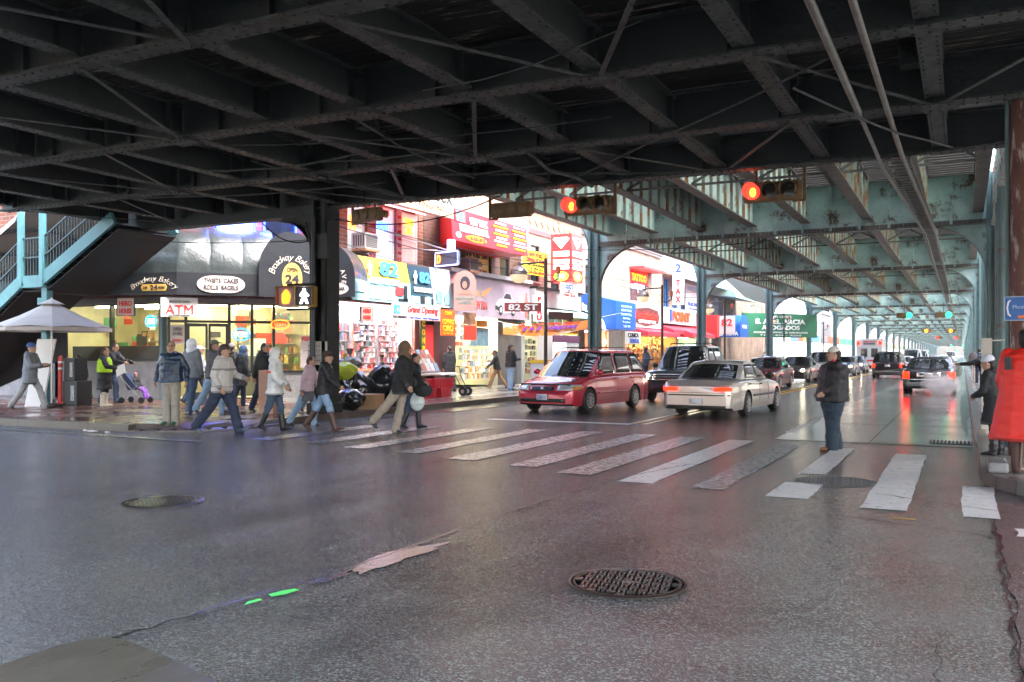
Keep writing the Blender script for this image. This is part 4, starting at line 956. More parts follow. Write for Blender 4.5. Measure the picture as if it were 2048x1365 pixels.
slab(es, 'board', YG, 24.0, 27.55, 4.18, 4.95, .8, .62); slab(es, 'board', CY_, 24.0, 27.55, 3.42, 4.178, .86, .8)
slab(es, 'board', NAV, 27.57, 29.1, 3.75, 4.9, .85, .66); slab(es, 'board', CY_, 27.57, 29.1, 3.42, 3.748, .86, .85)
slab(es, 'board', mat('white washed print', (.62, .7, .72), .3, var=.2, vs=3), 29.12, 30.6, 3.42, 4.95, .86, .65)
MB().fbox(AV, 23.95, 30.65, 3.38, 4.98, 0, .58).build('box', mat('box dark', (.1, .1, .1), .6), es)
N9 = Fr(AV.pt(0, 0, .84), (0, 1, 0)); NT = Fr(AV.pt(0, 0, .80), (0, 1, 0))
letters('82', NT, 26.2, 4.6, .0, 1.15, .52, L8, es, .05); letters('ELECTRONICS', N9, 25.9, 4.15, 0.02, 1.75, .2, WHT, es, .04)
letters('82', NT, 28.5, 4.48, .03, .75, .42, L8, es, .05); letters('ELECTRONICS', N9, 28.33, 4.0, .025, 1.2, .18, WHT, es, .04)
b = MB()   # little robot figures
for u, v, s in ((25.0, 4.55, 1.), (27.85, 4.45, .95)):
    b.fbox(NT, u - .05 * s, u + .05 * s, v + .16 * s, v + .26 * s, 0.02, .05).fbox(NT, u - .07 * s, u + .07 * s, v - .05 * s, v + .14 * s, .02, .05)
    for q in (-1, 1): b.fbox(NT, u + q * .1 * s - .02, u + q * .1 * s + .02, v - .03 * s, v + .12 * s, .02, .05).fbox(NT, u + q * .04 * s - .02, u + q * .04 * s + .02, v - .26 * s, v - .06 * s, .02, .05)
b.build('robot_print', mat('robot print', (.6, .65, .5), .5), es)
b = MB(); b.k = 0   # printed computers
for u, v, wd, ht, k in ((24.35, 3.85, .6, .3, 1), (25.3, 3.72, .7, .42, 2), (26.2, 3.66, .4, .3, 2), (26.75, 3.85, .45, .3, 3), (27.15, 3.8, .22, .55, 0), (27.0, 3.55, .6, .1, 0), (27.9, 3.6, .3, .22, 2), (28.3, 3.62, .3, .28, 0), (28.7, 3.62, .22, .3, 2), (29.0, 3.6, .15, .25, 0), (29.5, 3.8, .4, .5, 4), (30.1, 3.75, .4, .45, 4)):
    b.k = k; b.fbox(N9, u - wd / 2, u + wd / 2, v - ht / 2, v + ht / 2, .025, .04)
b.build('computer_print', [mat('print black', (.03, .03, .04), .4), LBL, mat('print grey', (.5, .6, .62), .5), mat('print red', (.65, .05, .06), .4), mat('print slate', (.2, .35, .42), .4)], es)
bn = sign('opening_banner', 'pink white 82 Grand Opening banner below the electronics sign', 'banner', AV, 26.2, 29.5, 2.86, 3.4, .92, mat('pinkish white banner', (.68, .56, .58), .5, var=.08), [('82', -1.35, .08, .42, .34, L8, .04), ('Grand Opening', .4, .08, 2.1, .32, REDL, .01, .25), ('ELECTRONICS', -1.15, -.2, .85, .1, INK), ('New Owner - New Management', .5, -.2, 2.0, .1, BLU, 0, .2)], th=.02)
sign('menu_board', 'second HERO HOUSE board, hanging right of the dark column over the red neon', 'sign', AV, 24.35, 25.0, 2.72, 3.2, .95, HERO, [('HERO', 0, .1, .42, .15, REDL, .02), ('HOUSE', 0, -.12, .42, .13, REDL, .02)], th=.04, frame=INK, fw=.015)
# second half-round awning right of the column
a2 = thing('half_round_awning', 'black half-round bakery awning end with curved lettering right of the dark column', 'awning')
HF = Fr(AV.pt(0, 0, 1.3), (0, 1, 0)); cu2 = 23.25; 
H2 = Fr((-18.05, 22.4, 0), (.93, .37, 0)); 
prof = [(-1.0, 3.4), (1.0, 3.4), (1.0, 4.0)] + [(math.cos(R(a)), 4.0 + 1.15 * math.sin(R(a))) for a in range(8, 173, 8)] + [(-1.0, 4.0)]
MB().prism(prof, -.03, 0, H2).build('front', BLK, a2)
def P(i, j): a = math.pi * i; return H2.pt(math.cos(a), 4.0 + 1.15 * math.sin(a), -.03 - 1.6 * j)
MB().grid(P, 18, 4).build('barrel_canopy', BLKL, a2, smooth=True)
arc_letters('SECONDZ AVE', H2, .1, 3.98, .006, .62, 170, -20, .2, LET, a2, bold=.01)
MB().prism([(.35 + .45 * math.cos(R(a)), 3.66 + .2 * math.sin(R(a))) for a in range(0, 360, 15)], 0, .01, H2).build('patch', mat('pale patch', (.6, .52, .48)), a2)
letters('ROLLS BAR', H2, .38, 3.66, .012, .6, .12, INK, a2, .02)
# ---- unisex salon sign (projects from the upper floor, sloping soffit)
us = thing('salon_sign', 'cream light box sign with unisex HAIR CUTTING INC. jutting out over the upstairs windows', 'shop sign')
CRM = mat('cream sign face', (.72, .55, .30), .5, emit=.12, ecol=(1, .75, .4), var=.1)
P = AV.pt
b = MB(); b.hexa([P(22.4, 7.1, 0), P(29.1, 7.1, 0), P(29.1, 6.72, 1.7), P(22.4, 6.72, 1.7), P(22.4, 8.3, 0), P(29.1, 8.3, 0), P(29.1, 8.3, 1.7), P(22.4, 8.3, 1.7)]); b.build('box', mat('sign soffit', (.6, .4, .36), .5), us)
MB().fbox(AV, 22.4, 29.1, 6.74, 8.28, 1.702, 1.74).build('face', CRM, us)
SF = Fr(AV.pt(0, 0, 1.745), (0, 1, 0))
letters('unisex', SF, 27.9, 7.5, .005, 2.2, .55, INK, us); letters('HAIR CUTTING INC.', SF, 26.6, 6.98, .005, 4.0, .2, mat('maroon letters', (.35, .06, .04), .5), us); letters('FOR', SF, 25.6, 7.4, .005, .6, .25, REDL, us)
MB().tube([AV.pt(22.6, 6.95, .6), AV.pt(28.9, 6.95, .6)], .03, 6).build('strip_light', glow('pink strip', (1, .5, .5), 4), us)
# ---- driving school building
ds = thing('driving_school_building', 'dark brick two storey building with a red driving school awning and patterned cornice', 'shop building')
hol = [(33.0, 35.4, 5.0, 7.1), (36.2, 37.2, 5.2, 6.9)]
wall_mb(AV, 30.9, 38.4, 3.3, 8.9, -.3, 0.0, hol).build('wall', BR2, ds); MB().box(-32, -19.3, 30.8, 38.3, 8.4, 8.5).build('roof', mat('roof felt', (.08, .08, .08)), ds)
wall_mb(AV, 30.95, 38.35, 7.55, 8.88, .0, .06, []).build('parapet', BR3, ds)
cornice(ds, AV, 30.9, 38.4, 7.6, m=mat('white cornice', (.7, .66, .6), .5), h=.35, d=.45); cornice(ds, AV, 30.9, 38.4, 9.05, h=.2, d=.25)
MB().fbox(AV, 38.4, 39.1, 3.3, 9.0, -.3, .05).build('pilaster', mat('cream pilaster', (.6, .52, .42), .6), ds)
YW = mat('yellow painted glass', (.62, .42, .03), .4, var=.2, vs=3)
w0 = window(ds, AV, *hol[0], fm=DKM, split=0, lit=YW)
DRD = mat('brown red letters', (.4, .05, .02), .5)
for i, (s, c_) in enumerate((('SEGURO DE AUTO', DRD), ('CAR INSURANCE', DRD), ('NEW YORK  DMV', INK), ('TAXES', INK), ('NOTARY  TRAVEL', DRD))): letters(s, AV, 34.2, 6.6 - i * .34, -.1, 2.0 if i != 3 else 1.0, .2, c_, w0)
window(ds, AV, *hol[1], fm=DKM)
da = thing('driving_school_awning', 'sloping red NEW YORK DRIVING SCHOOL awning with white and yellow lists', 'awning sign')
RED = mat('signal red awning', (.72, .015, .025), .4, var=.1, vs=2)
b = MB(); b.hexa([P(30.9, 5.95, 0), P(35.75, 5.95, 0), P(35.75, 5.98, 1.62), P(29.15, 5.98, 1.62), P(30.9, 7.5, 0), P(35.75, 7.5, 0), P(35.75, 7.2, 1.5), P(29.15, 7.2, 1.5)]); b.build('canopy', RED, da)
b = MB(); b.hexa([P(29.15, 5.96, 1.63), P(35.75, 5.96, 1.63), P(35.75, 5.96, 1.68), P(29.15, 5.96, 1.68), P(29.15, 7.22, 1.52), P(35.75, 7.22, 1.52), P(35.75, 7.22, 1.57), P(29.15, 7.22, 1.57)]); b.build('front_panel', RED, da)
DF = Fr(AV.pt(0, 6.0, 1.685), (0, 1, 0), (-.087, 0, 1.2))
YLW = mat('yellow print', (.85, .42, .02), .5)
letters('NEW YORK', DF, 31.3, .86, .005, 1.45, .3, WHT, da, .05); letters('DRIVING SCHOOL', DF, 30.9, .5, .005, 2.35, .3, WHT, da, .05)
MB().fbox(DF, 29.45, 30.2, .72, 1.15, 0, .01).build('photo_panel', mat('photo grey', (.12, .14, .16), .4, var=.7, vs=9), da)
MB().prism([(31.0 + .85 * math.cos(R(a)), .17 + .13 * math.sin(R(a))) for a in range(0, 360, 15)], 0, .01, DF).build('phone_patch', YLW, da)
letters('718-426-3018', DF, 31.0, .17, .012, 1.4, .16, REDL, da, .03)
MB().prism([(29.6 + .2 * math.cos(R(a)), .2 + .11 * math.sin(R(a))) for a in range(0, 360, 20)], 0, .01, DF).build('round_patch', WHT, da)
for i, (s, c_) in enumerate((('DRIVING LESSONS', WHT), ('ROAD TEST APPOINTMENT', YLW), ('5 HOURS NOTE', WHT), ('AUTO INSURANCE', YLW), ('TRUCK & BUS LESSONS', WHT), ('WE SPEAK ENGLISH', WHT), ('SEGUROS', YLW))): letters('.' + s, DF, 33.2, 1.08 - i * .155, .005, 1.35 if i % 2 else 1.0, .09, c_, da, .03)
for i, (s, c_) in enumerate((('CLASES DE MANEJO', WHT), ('CITA PARA EL EXAMEN PRACTICO', YLW), ('PELICULA EN ESPANOL', WHT), ('SEGUROS DE AUTO', YLW), ('CLASES DE TRAILER', WHT), ('Y AUTOBUS', WHT), ('PLACAS & SEGUROS', YLW))): letters('.' + s, DF, 34.95, 1.08 - i * .155, .005, 1.35 if i % 2 else 1.05, .09, c_, da, .03)
# hanging small lit signs between shops
hs_ = thing('projecting_sign', 'small blue framed projecting light box on a rod below the driving school awning', 'projecting sign')
PF = Fr((-18.4, 29.6, 0), (.96, -.27, 0)); 
MB().fbox(PF, .1, 1.35, 5.0, 5.52, -.06, .06).build('box', mat('dark panel', (.1, .12, .16), .2), hs_); letters('D', PF, .3, 5.27, .065, .2, .34, glow('orange neon', (1, .3, .08), 5), hs_, .05)
pts = [PF.pt(u, v, .07) for u, v in ((.1, 5.0), (1.35, 5.0), (1.35, 5.52), (.1, 5.52), (.1, 5.0))]; MB().tube(pts, .03, 6).build('frame', glow('lilac edge', (.5, .55, 1), 1.3), hs_)
MB().tube([PF.pt(.7, 5.6, 0), AV.pt(26.9, 6.1, .1)], .025, 6).tube([PF.pt(.7, 5.55, 0), AV.pt(27.9, 5.6, .0)], .02, 6).build('rod', SILV, hs_)
MB().fbox(PF, .75, 1.1, 5.58, 6.0, -.05, .05).build('upper_box', glow('pink light box', (.9, .65, .9), 1.8), hs_)
# ---- new era shop
ne = thing('clothing_shop', 'lit shop front under the long mauve printed sign with a roller shutter at its right', 'shop front')
MB().fbox(AV, 30.9, 32.2, .15, 3.3, -.4, .0).each('pier', mat('dark pier', (.07, .03, .03), .4), ne)
room(ne, AV, 32.2, 36.0, .15, 3.2, 2.6, mat('cream wall', (.7, .66, .5), .6), light=[(32.4, 35.8, .3), (32.6, 35.6, 1.4)], ls=14, lightcol=(1, .98, .8))
goods(ne, AV, 33.0, 35.8, .5, 1.9, -.15, 5, 12, [(.7, .7, .68), (.6, .3, .1), (.15, .2, .25), (.65, .62, .5), (.3, .32, .3)], 21, fill=.9)
goods(ne, AV, 32.4, 35.8, 1.95, 3.0, -1.0, 4, 16, [(.7, .65, .6), (.1, .1, .12), (.5, .1, .08), (.2, .3, .5)], 22, fill=.8)
MB().fbox(AV, 33.7, 35.2, 1.95, 2.75, -.12, -.05).build('poster_screen', mat('blue grey poster', (.07, .14, .18), .2, var=.5, vs=4), ne)
MB().fbox(AV, 34.0, 35.0, 2.8, 3.1, -.1, .0).build('orange_board', mat('orange board', (.8, .3, .04), .5), ne)
b = MB(); b.fbox(AV, 36.1, 38.3, .15, 3.25, -.2, -.15)
for i in range(30): b.fbox(AV, 36.12, 38.28, .2 + i * .1, .26 + i * .1, -.15, -.12)
b.build('roller_shutter', SHUT, ne)
ns = thing('clothing_sign', 'long mauve sign printed with a silver sports car, orange wings and NEW ERA lettering', 'shop sign')
MAU = mat('mauve print', (.27, .22, .27), .4, var=.18, vs=1.2)
MB().fbox(AV, 31.0, 38.55, 3.2, 4.95, .0, .4).build('board', MAU, ns); MB().fbox(AV, 30.95, 38.6, 4.952, 5.12, 0, .55).build('cap_rail', GREYM, ns)
NF = Fr(AV.pt(0, 0, .41), (0, 1, 0))
letters('NEW ERA', NF, 33.6, 3.7, .0, 1.3, .36, mat('rust red letters', (.4, .06, .05), .4), ns, .02)
b = MB()
for q in (-1, 1): b.prism([(33.6 + q * .1, 4.1), (33.6 + q * .35, 4.05), (33.6 + q * 1.1, 4.55), (33.6 + q * .8, 4.5), (33.6 + q * .5, 4.38), (33.6 + q * .15, 4.3)], 0, .012, NF)
b.build('wing_print', mat('orange print', (.6, .25, .1), .5), ns)
b = MB(); b.k = 0; b.prism([(35.05, 3.55), (35.0, 3.8), (35.3, 4.05), (35.7, 4.12), (36.0, 4.4), (36.5, 4.38), (36.75, 4.1), (37.05, 4.0), (37.1, 3.7), (36.9, 3.5), (35.4, 3.4)], 0, .012, NF); b.k = 1
b.prism([(35.75, 4.12), (36.03, 4.36), (36.45, 4.34), (36.6, 4.1)], .012, .02, NF); b.k = 1
for cx in (35.5, 36.75): b.prism([(cx + .2 * math.cos(R(a)), 3.58 + .22 * math.sin(R(a))) for a in range(0, 360, 20)], .012, .024, NF)
b.prism([(35.02, 3.6), (35.35, 3.5), (35.35, 3.7), (35.02, 3.78)], .012, .02, NF)
b.k = 2
for cx in (35.5, 36.75): b.prism([(cx + .11 * math.cos(R(a)), 3.58 + .12 * math.sin(R(a))) for a in range(0, 360, 30)], .024, .03, NF)
b.build('car_print', [mat('print silver', (.42, .44, .5), .3), mat('print black', (.03, .03, .04)), mat('print pale', (.6, .6, .62), .4)], ns)
b = MB(); b.k = 0; b.prism([(37.6 + .24 * math.cos(R(a)), 3.95 + .4 * math.sin(R(a))) for a in range(0, 360, 15)], 0, .012, NF); b.k = 1; b.fbox(NF, 37.45, 37.75, 3.72, 3.86, .012, .02).fbox(NF, 37.5, 37.56, 3.95, 4.2, .012, .02).fbox(NF, 37.64, 37.7, 3.95, 4.2, .012, .02); b.build('oval_print', [WHT, REDL], ns)
b = MB(); b.prism([(38.05, 3.35), (38.3, 3.35), (38.32, 4.1), (38.24, 4.25), (38.22, 4.5), (38.1, 4.5), (38.08, 4.25), (38.02, 4.1)], 0, .012, NF); b.prism([(31.75, 3.4), (31.95, 3.4), (32.0, 4.2), (31.9, 4.6), (31.75, 4.5)], 0, .012, NF); b.build('figure_print', mat('figure red print', (.4, .12, .09), .5, var=.4, vs=8), ns)
# arched awning with painted woman head silhouette
wa = thing('arched_awning', 'dusty pink arched awning end with a dark painted head, beside the mauve sign', 'awning')
WF = Fr((-17.9, 30.2, 0), (.72, .69, 0)); PK = mat('dusty pink canvas', (.42, .22, .2), .55, var=.15, vs=3)
prof = [(0, 3.3), (.92, 3.3), (.92, 4.4)] + [(.46 + .46 * math.cos(R(a)), 4.4 + .5 * math.sin(R(a))) for a in range(10, 171, 10)] + [(0, 4.4)]
MB().prism(prof, -.02, 0, WF).build('front', mat('mauve brown canvas', (.3, .19, .17), .5), wa)
def P2(i, j): a = math.pi * i; return WF.pt(.46 + .46 * math.cos(a), 4.4 + .5 * math.sin(a), -.02 - 1.2 * j)
MB().grid(P2, 14, 3).build('barrel_canopy', mat('rose canvas', (.6, .25, .26), .4), wa, smooth=True)
b = MB(); b.prism([(.46 + .2 * math.cos(R(a)), 4.4 + .27 * math.sin(R(a))) for a in range(0, 360, 20)], 0, .01, WF); b.k = 1; b.prism([(.44 + .1 * math.cos(R(a)), 4.33 + .15 * math.sin(R(a))) for a in range(0, 360, 20)], .01, .015, WF); b.prism([(.2, 3.95), (.75, 3.95), (.6, 4.12), (.35, 4.12)], 0, .01, WF); b.build('head_print', [INK, mat('print skin', (.35, .17, .12), .5)], wa)
letters('BEAUTY SALON', WF, .46, 3.8, .005, .7, .1, mat('faded teal letters', (.18, .32, .3), .5), wa); letters('UNISEX', WF, .46, 3.64, .005, .5, .1, mat('faded teal letters', (.18, .32, .3)), wa)
sign('gold_buyer_sign', 'orange red COMPRO ORO board hanging beside the pink banner', 'sign', Fr((-17.7, 0, 0), (0, 1, 0)), 28.9, 29.95, 2.3, 3.3, 0, mat('orange red board', (.8, .1, .02), .45), [('CASH', 0, .36, .5, .14, YLW, .02), ('COMPRO', 0, .03, .85, .2, YLW, .03), ('ORO', 0, -.22, .75, .24, YLW, .04), ('18K 14K 10K', 0, -.42, .7, .07, YLW)], th=.03)
vs_ = thing('vertical_sign', 'narrow red board with vertical yellow COMPRO letters in the doorway', 'sign')
MB().fbox(AV, 29.75, 30.35, .9, 2.75, .03, .07).build('board', REDL, vs_); MB().fbox(AV, 29.45, 29.74, .9, 3.0, .03, .07).build('board', mat('green yellow board', (.12, .22, .06), .5), vs_)
for i, ch in enumerate('COMPRO'): letters(ch, AV, 29.6, 2.78 - i * .33, .075, .2, .24, mat('bright yellow', (.9, .75, .02), .5), vs_, .04)
sign('lottery_board', 'bright red hanging board below the arched pink awning', 'sign', Fr((-17.6, 0, 0), (0, 1, 0)), 30.5, 31.5, 2.15, 2.75, 0, mat('bright red board', (.8, .04, .02), .4), [], th=.03)
sign('photo_board', 'dark brown photo board hanging above a red board', 'sign', Fr((-17.62, 0, 0), (0, 1, 0)), 30.5, 31.5, 2.77, 3.25, 0, mat('brown photo', (.2, .09, .05), .4, var=.6, vs=7), [], th=.03)
# ---- third building (tan brick) with agency signs
b3 = thing('agency_building', 'tan brick two storey building with a diamond patterned parapet behind the tall red sign', 'shop building')
hol = [(39.5, 40.5, 5.2, 7.0), (41.9, 43.0, 4.9, 6.8)]
wall_mb(AV, 39.1, 46.0, 4.0, 8.7, -.3, 0, hol).build('wall', BR3, b3); MB().box(-32, -19.3, 38.5, 46, 8.3, 8.4).build('roof', mat('roof felt', (.08, .08, .08)), b3)
for h in hol: window(b3, AV, *h, fm=DKM)
b = MB()
for i in range(9): u = 39.5 + i * .72; b.prism([(u, 7.95), (u + .3, 8.25), (u, 8.55), (u - .3, 8.25)], .003, .05, AV)
b.build('diamond_panel', mat('orange terracotta', (.5, .26, .14), .6), b3); cornice(b3, AV, 39.1, 46, 8.95, m=mat('white cornice', (.7, .66, .6)), h=.25, d=.3); MB().fbox(AV, 39.1, 46, 7.55, 7.8, .003, .05).build('stringcourse', mat('dark course', (.12, .08, .08), .6), b3)
sign('driving_school_board', 'yellow DRIVING SCHOOL board with red and black print', 'sign', Fr((-18.4, 0, 0), (0, 1, 0)), 37.5, 40.1, 5.4, 6.55, 0, mat('lemon yellow board', (.85, .68, .02), .45), [('NEW YORK', 0, .38, 1.5, .2, REDL, .03), ('DRIVING SCHOOL', 0, .13, 2.2, .22, REDL, .03, .2), ('PELICULAS EN ESPANOL', 0, -.1, 1.9, .12, INK), ('LICENCIA', 0, -.27, 1.4, .12, INK), ('718-426-3018', 0, -.45, 1.8, .16, REDL, .03)], th=.05)
rt = thing('tower_sign', 'tall red and white three-sided light box sign with green discs at its foot', 'light box sign')
RG = mat('lit red acrylic', (.8, .03, .03), .3, emit=.5, ecol=(1, .03, .03)); WG = mat('lit white acrylic', (.85, .85, .85), .3, emit=.7, ecol=(1, .95, .95))
RA = Fr((-18.0, 39.7, 0), (1, 0, 0)); RB = Fr((-16.9, 39.7, 0), (0, 1, 0))
MB().box(-18.0, -16.9, 39.7, 41.1, 5.1, 7.45).build('box', RG, rt)
for fr, uw, off in ((RA, 1.1, 0), (RB, 1.4, 0)):
    c = uw / 2
    for v0, v1 in ((6.35, 6.6), (5.98, 6.2), (5.72, 5.92)): MB().fbox(fr, c - uw * .38, c + uw * .38, v0, v1, .002, .02).build('white_band', WG, rt)
    MB().prism([(c - uw * .4, 7.2), (c, 6.72), (c + uw * .4, 7.2), (c + uw * .3, 7.28), (c - uw * .3, 7.28)], .002, .02, fr).build('arrow', WG, rt)
    letters('CONEY', fr, c, 7.17, .022, uw * .6, .14, RG, rt, .04); letters('ENVIOS', fr, c, 6.47, .022, uw * .65, .15, RG, rt, .03); letters('DE DINERO', fr, c, 6.09, .022, uw * .65, .13, RG, rt, .03); letters('VIAJES', fr, c, 5.82, .022, uw * .6, .12, RG, rt, .03)
    MB().prism([(c + uw * .36 * math.cos(R(a)), 5.38 + .24 * math.sin(R(a))) for a in range(0, 360, 18)], .002, .02, fr).build('green_disc', mat('lime disc', (.3, .75, .08), .4, emit=.3), rt)
    letters('M', fr, c, 5.38, .022, uw * .3, .2, WG, rt, .05)
sign('agency_notice', 'white AGENCIA DE EMPLEO notice board hanging under the tall red sign', 'sign', Fr((-17.0, 0, 0), (0, 1, 0)), 38.6, 40.7, 4.35, 5.0, 0, WHT, [('NUEVA', 0, .24, .9, .09, BLU), ('AGENCIA', 0, .12, 1.1, .1, BLU), ('DE', 0, 0, .3, .08, BLU), ('EMPLEO', 0, -.11, 1.0, .1, REDL), ('MARIA  82-02', 0, -.24, 1.5, .1, REDL)], th=.03)
wb = sign('white_billboard', 'tall white wall board behind the red tower sign', 'sign', AV, 42.6, 45.4, 5.6, 7.9, .12, WHT, [('TRAVEL', -.3, .7, 1.6, .22, LBL), ('I', .2, .2, .2, .6, BLU, .05), ('TEL 82', .5, -.7, 1.4, .2, REDL)], th=.08)
MB().fbox(AV, 38.6, 44.3, 3.9, 4.75, 0, .7).build('blank_fascia', mat('pale grey fascia', (.42, .42, .41), .45, var=.1), b3)
MB().fbox(AV, 38.6, 44.4, 4.752, 4.86, 0, .8).build('fascia_cap', DKM, b3)
# jewelry shop
jw = thing('jewelry_shop', 'jewelry shop front with yellow JEWELRY sign below a scalloped green white awning', 'shop front')
room(jw, AV, 38.6, 45.4, .15, 3.1, 2.2, mat('pale wall', (.6, .58, .45), .6), light=[(39, 41, .6), (42, 45, .6)], ls=10, lightcol=(1, .98, .85))
goods(jw, AV, 38.8, 41.3, .6, 2.4, -.6, 6, 14, [(.6, .58, .4), (.3, .4, .3), (.7, .3, .2), (.15, .15, .15)], 31); goods(jw, AV, 43.6, 45.3, .5, 2.6, -.4, 7, 10, [(.75, .7, .6), (.7, .4, .2), (.6, .1, .1)], 32)
MB().fbox(AV, 38.4, 38.8, .15, 3.3, -.2, .03).fbox(AV, 41.3, 41.45, .15, 3.1, -.2, .03).fbox(AV, 43.4, 43.55, .15, 3.1, -.2, .03).fbox(AV, 45.3, 45.5, .15, 3.1, -.2, .03).each('pier', SILV, jw)
sign('jewelry_sign', 'mustard yellow ORO JEWELRY sign board', 'sign', AV, 42.4, 44.6, 2.95, 3.55, .5, mat('mustard board', (.62, .5, .16), .5), [('ORO', -.3, .15, .7, .2, INK, .02), ('JEWELRY', .1, -.13, 1.7, .24, REDL, .03)], th=.05)
sign('clock_mural', 'green mural board with pale discs left of the mustard sign', 'sign', AV, 38.7, 42.35, 2.95, 3.55, .45, mat('olive green mural', (.22, .3, .12), .5, var=.5, vs=2.5), [('O', -1.2, 0, .4, .45, WHT, .08), ('O', -.1, 0, .45, .5, LBL, .1), ('O', 1.0, 0, .45, .5, LBL, .08)], th=.05)
sign('discount_sign', 'yellow strip sign with dark letters under the mustard sign', 'sign', AV, 42.2, 44.3, 2.6, 2.92, .52, mat('lemon yellow board', (.85, .68, .02)), [('DISCOUNT PRICES', 0, 0, 1.9, .16, DRD, .03)], th=.05)
sign('bakery_notice', 'pinkish white sign board at the right end of the mustard sign', 'sign', AV, 44.7, 46.6, 2.9, 3.55, .5, mat('pinkish white board', (.65, .55, .55), .5), [('R', -.4, 0, .35, .4, REDL, .05), ('TACOS\nTORTAS', .45, 0, .6, .3, INK)], th=.05)
ga = thing('scalloped_awning', 'green and white striped scalloped awning over the jewelry shop', 'awning')
b = MB(); n_ = 34
for i in range(n_):
    u0 = 38.3 + i * .2; b.k = i % 2
    b.quad(P(u0, 3.95, .3), P(u0 + .2, 3.95, .3), P(u0 + .2, 3.62, 1.15), P(u0, 3.62, 1.15))
    b.prism([(u0, 3.62)] + [(u0 + .1 - .1 * math.cos(R(a)), 3.52 - .07 * math.sin(R(a))) for a in range(0, 181, 30)] + [(u0 + .2, 3.62)], 1.14, 1.16, AV)
b.build('canvas', [mat('teal stripe', (.2, .5, .42), .5), mat('white stripe', (.7, .75, .7), .5)], ga)
# ---- sports shop + white round awning, tattoo building
b4 = thing('tattoo_building', 'pale orange brick building with tattoo parlour window upstairs', 'shop building')
hol = [(46.6, 47.6, 5.0, 7.0), (54.2, 57.8, 5.0, 7.0)]
wall_mb(AV, 46.0, 60.6, 4.4, 8.4, -.3, 0.0, hol).build('wall', BR4, b4); MB().box(-32, -19.3, 46.1, 60.5, 8.0, 8.1).build('roof', mat('roof felt', (.08, .08, .08)), b4)
cornice(b4, AV, 46, 60.6, 8.65, m=mat('grey cornice', (.35, .33, .32), .6), h=.35, d=.4)
window(b4, AV, *hol[0], fm=DKM); window(b4, AV, *hol[1], fm=WHT, split=0, bars=1, lit=mat('dark plum glass', (.06, .02, .03), .1))
MB().fbox(AV, 54.0, 58.6, 7.05, 7.2, 0, 1.0).build('window_hood', mat('maroon hood', (.3, .05, .05), .5), b4)
neon('TATTOO', 'red and yellow TATTOO neon in the upstairs window', AV, 56.0, 6.6, .0, 3.0, .5, (1, .3, .04), 4, back=glow('red light box', (1, .03, .02), 1.0), bold=.05)
neon('PIERCING', 'small white PIERCING neon below the tattoo neon', AV, 56.0, 6.02, .0, 2.0, .3, (.8, .8, 1), 4)
sp = thing('sports_shop', 'sports shop with raised white lettering on a dark band and a white rounded awning', 'shop front')
MB().fbox(AV, 44.6, 51.5, 3.7, 4.45, 0, .3).build('fascia', mat('charcoal fascia', (.05, .055, .065), .4), sp)
letters('imternet  sports', AV, 48.0, 4.15, .36, 5.4, .5, WHT, sp, .04)
def P3(i, j): a = math.pi / 2 * j; return AV.pt(44.8 + 4.4 * i, 2.95 + 1.05 * math.sin(a), .25 + 1.25 * math.cos(a))
b = MB().grid(P3, 8, 8); b.quad(*[P3(1, j / 8) for j in range(9)], AV.pt(49.2, 2.95, .25)); b.build('round_awning', mat('white vinyl', (.6, .6, .6), .3), sp, smooth=True)
room(sp, AV, 46.5, 50.3, .15, 2.95, 1.6, mat('orange lit wall', (.75, .45, .28), .6), light=[(46.8, 50, .5)], ls=9, lightcol=(1, .8, .65))
MB().fbox(AV, 45.5, 46.5, .15, 3.3, -.2, 0.02).fbox(AV, 48.2, 48.5, .15, 2.95, -.1, .03).each('pier', mat('brown pier', (.15, .07, .04), .5), sp)
b = MB(); b.fbox(AV, 50.3, 53.2, .15, 3.2, -.2, -.12)
for i in range(24): b.fbox(AV, 50.32, 53.18, .2 + i * .12, .27 + i * .12, -.12, -.09)
b.build('roller_shutter', SHUT, sp)
neon('O', 'glowing white and blue globe lamp beside the sports shop door', AV, 49.4, 2.3, .1, .35, .35, (.8, .85, 1), 8, bold=.15)
ca = thing('blue_awning', 'square blue CLINICA DENTAL awning box with white print', 'awning')
BV = mat('royal blue vinyl', (.02, .12, .5), .4)
MB().box(-18.98, -16.9, 45.9, 49.2, 2.95, 4.5).build('box', BV, ca)
b = MB(); b.hexa([(-19, 45.9, 4.502), (-16.9, 45.9, 4.502), (-16.9, 49.2, 4.502), (-19, 49.2, 4.502), (-19, 45.9, 4.95), (-18.7, 45.9, 4.95), (-18.7, 49.2, 4.95), (-19, 49.2, 4.95)]); b.build('sloped_top', BV, ca)
CF = Fr((-16.89, 0, 0), (0, 1, 0)); CS = Fr((0, 45.89, 0), (1, 0, 0))
for i, s in enumerate(('CLINICA', 'CENTRAL', 'DENTAL', '2do Piso', 'Ingles', 'Tel. 82')): letters(s, CF, 47.6, 4.25 - i * .22, .0, 1.8 if i < 3 else 1.2, .13, LBL, ca, .02)
sign('clinic_board', 'white CLINICA DENTAL board low beside the shutter', 'sign', Fr((-16.6, 0, 0), (0, 1, 0)), 46.6, 49.2, 2.15, 2.85, 0, WHT, [('CLINICA', 0, .15, 1.8, .25, INK, .03), ('DENTAL', .2, -.17, 1.6, .25, BLU, .03)], th=.03)
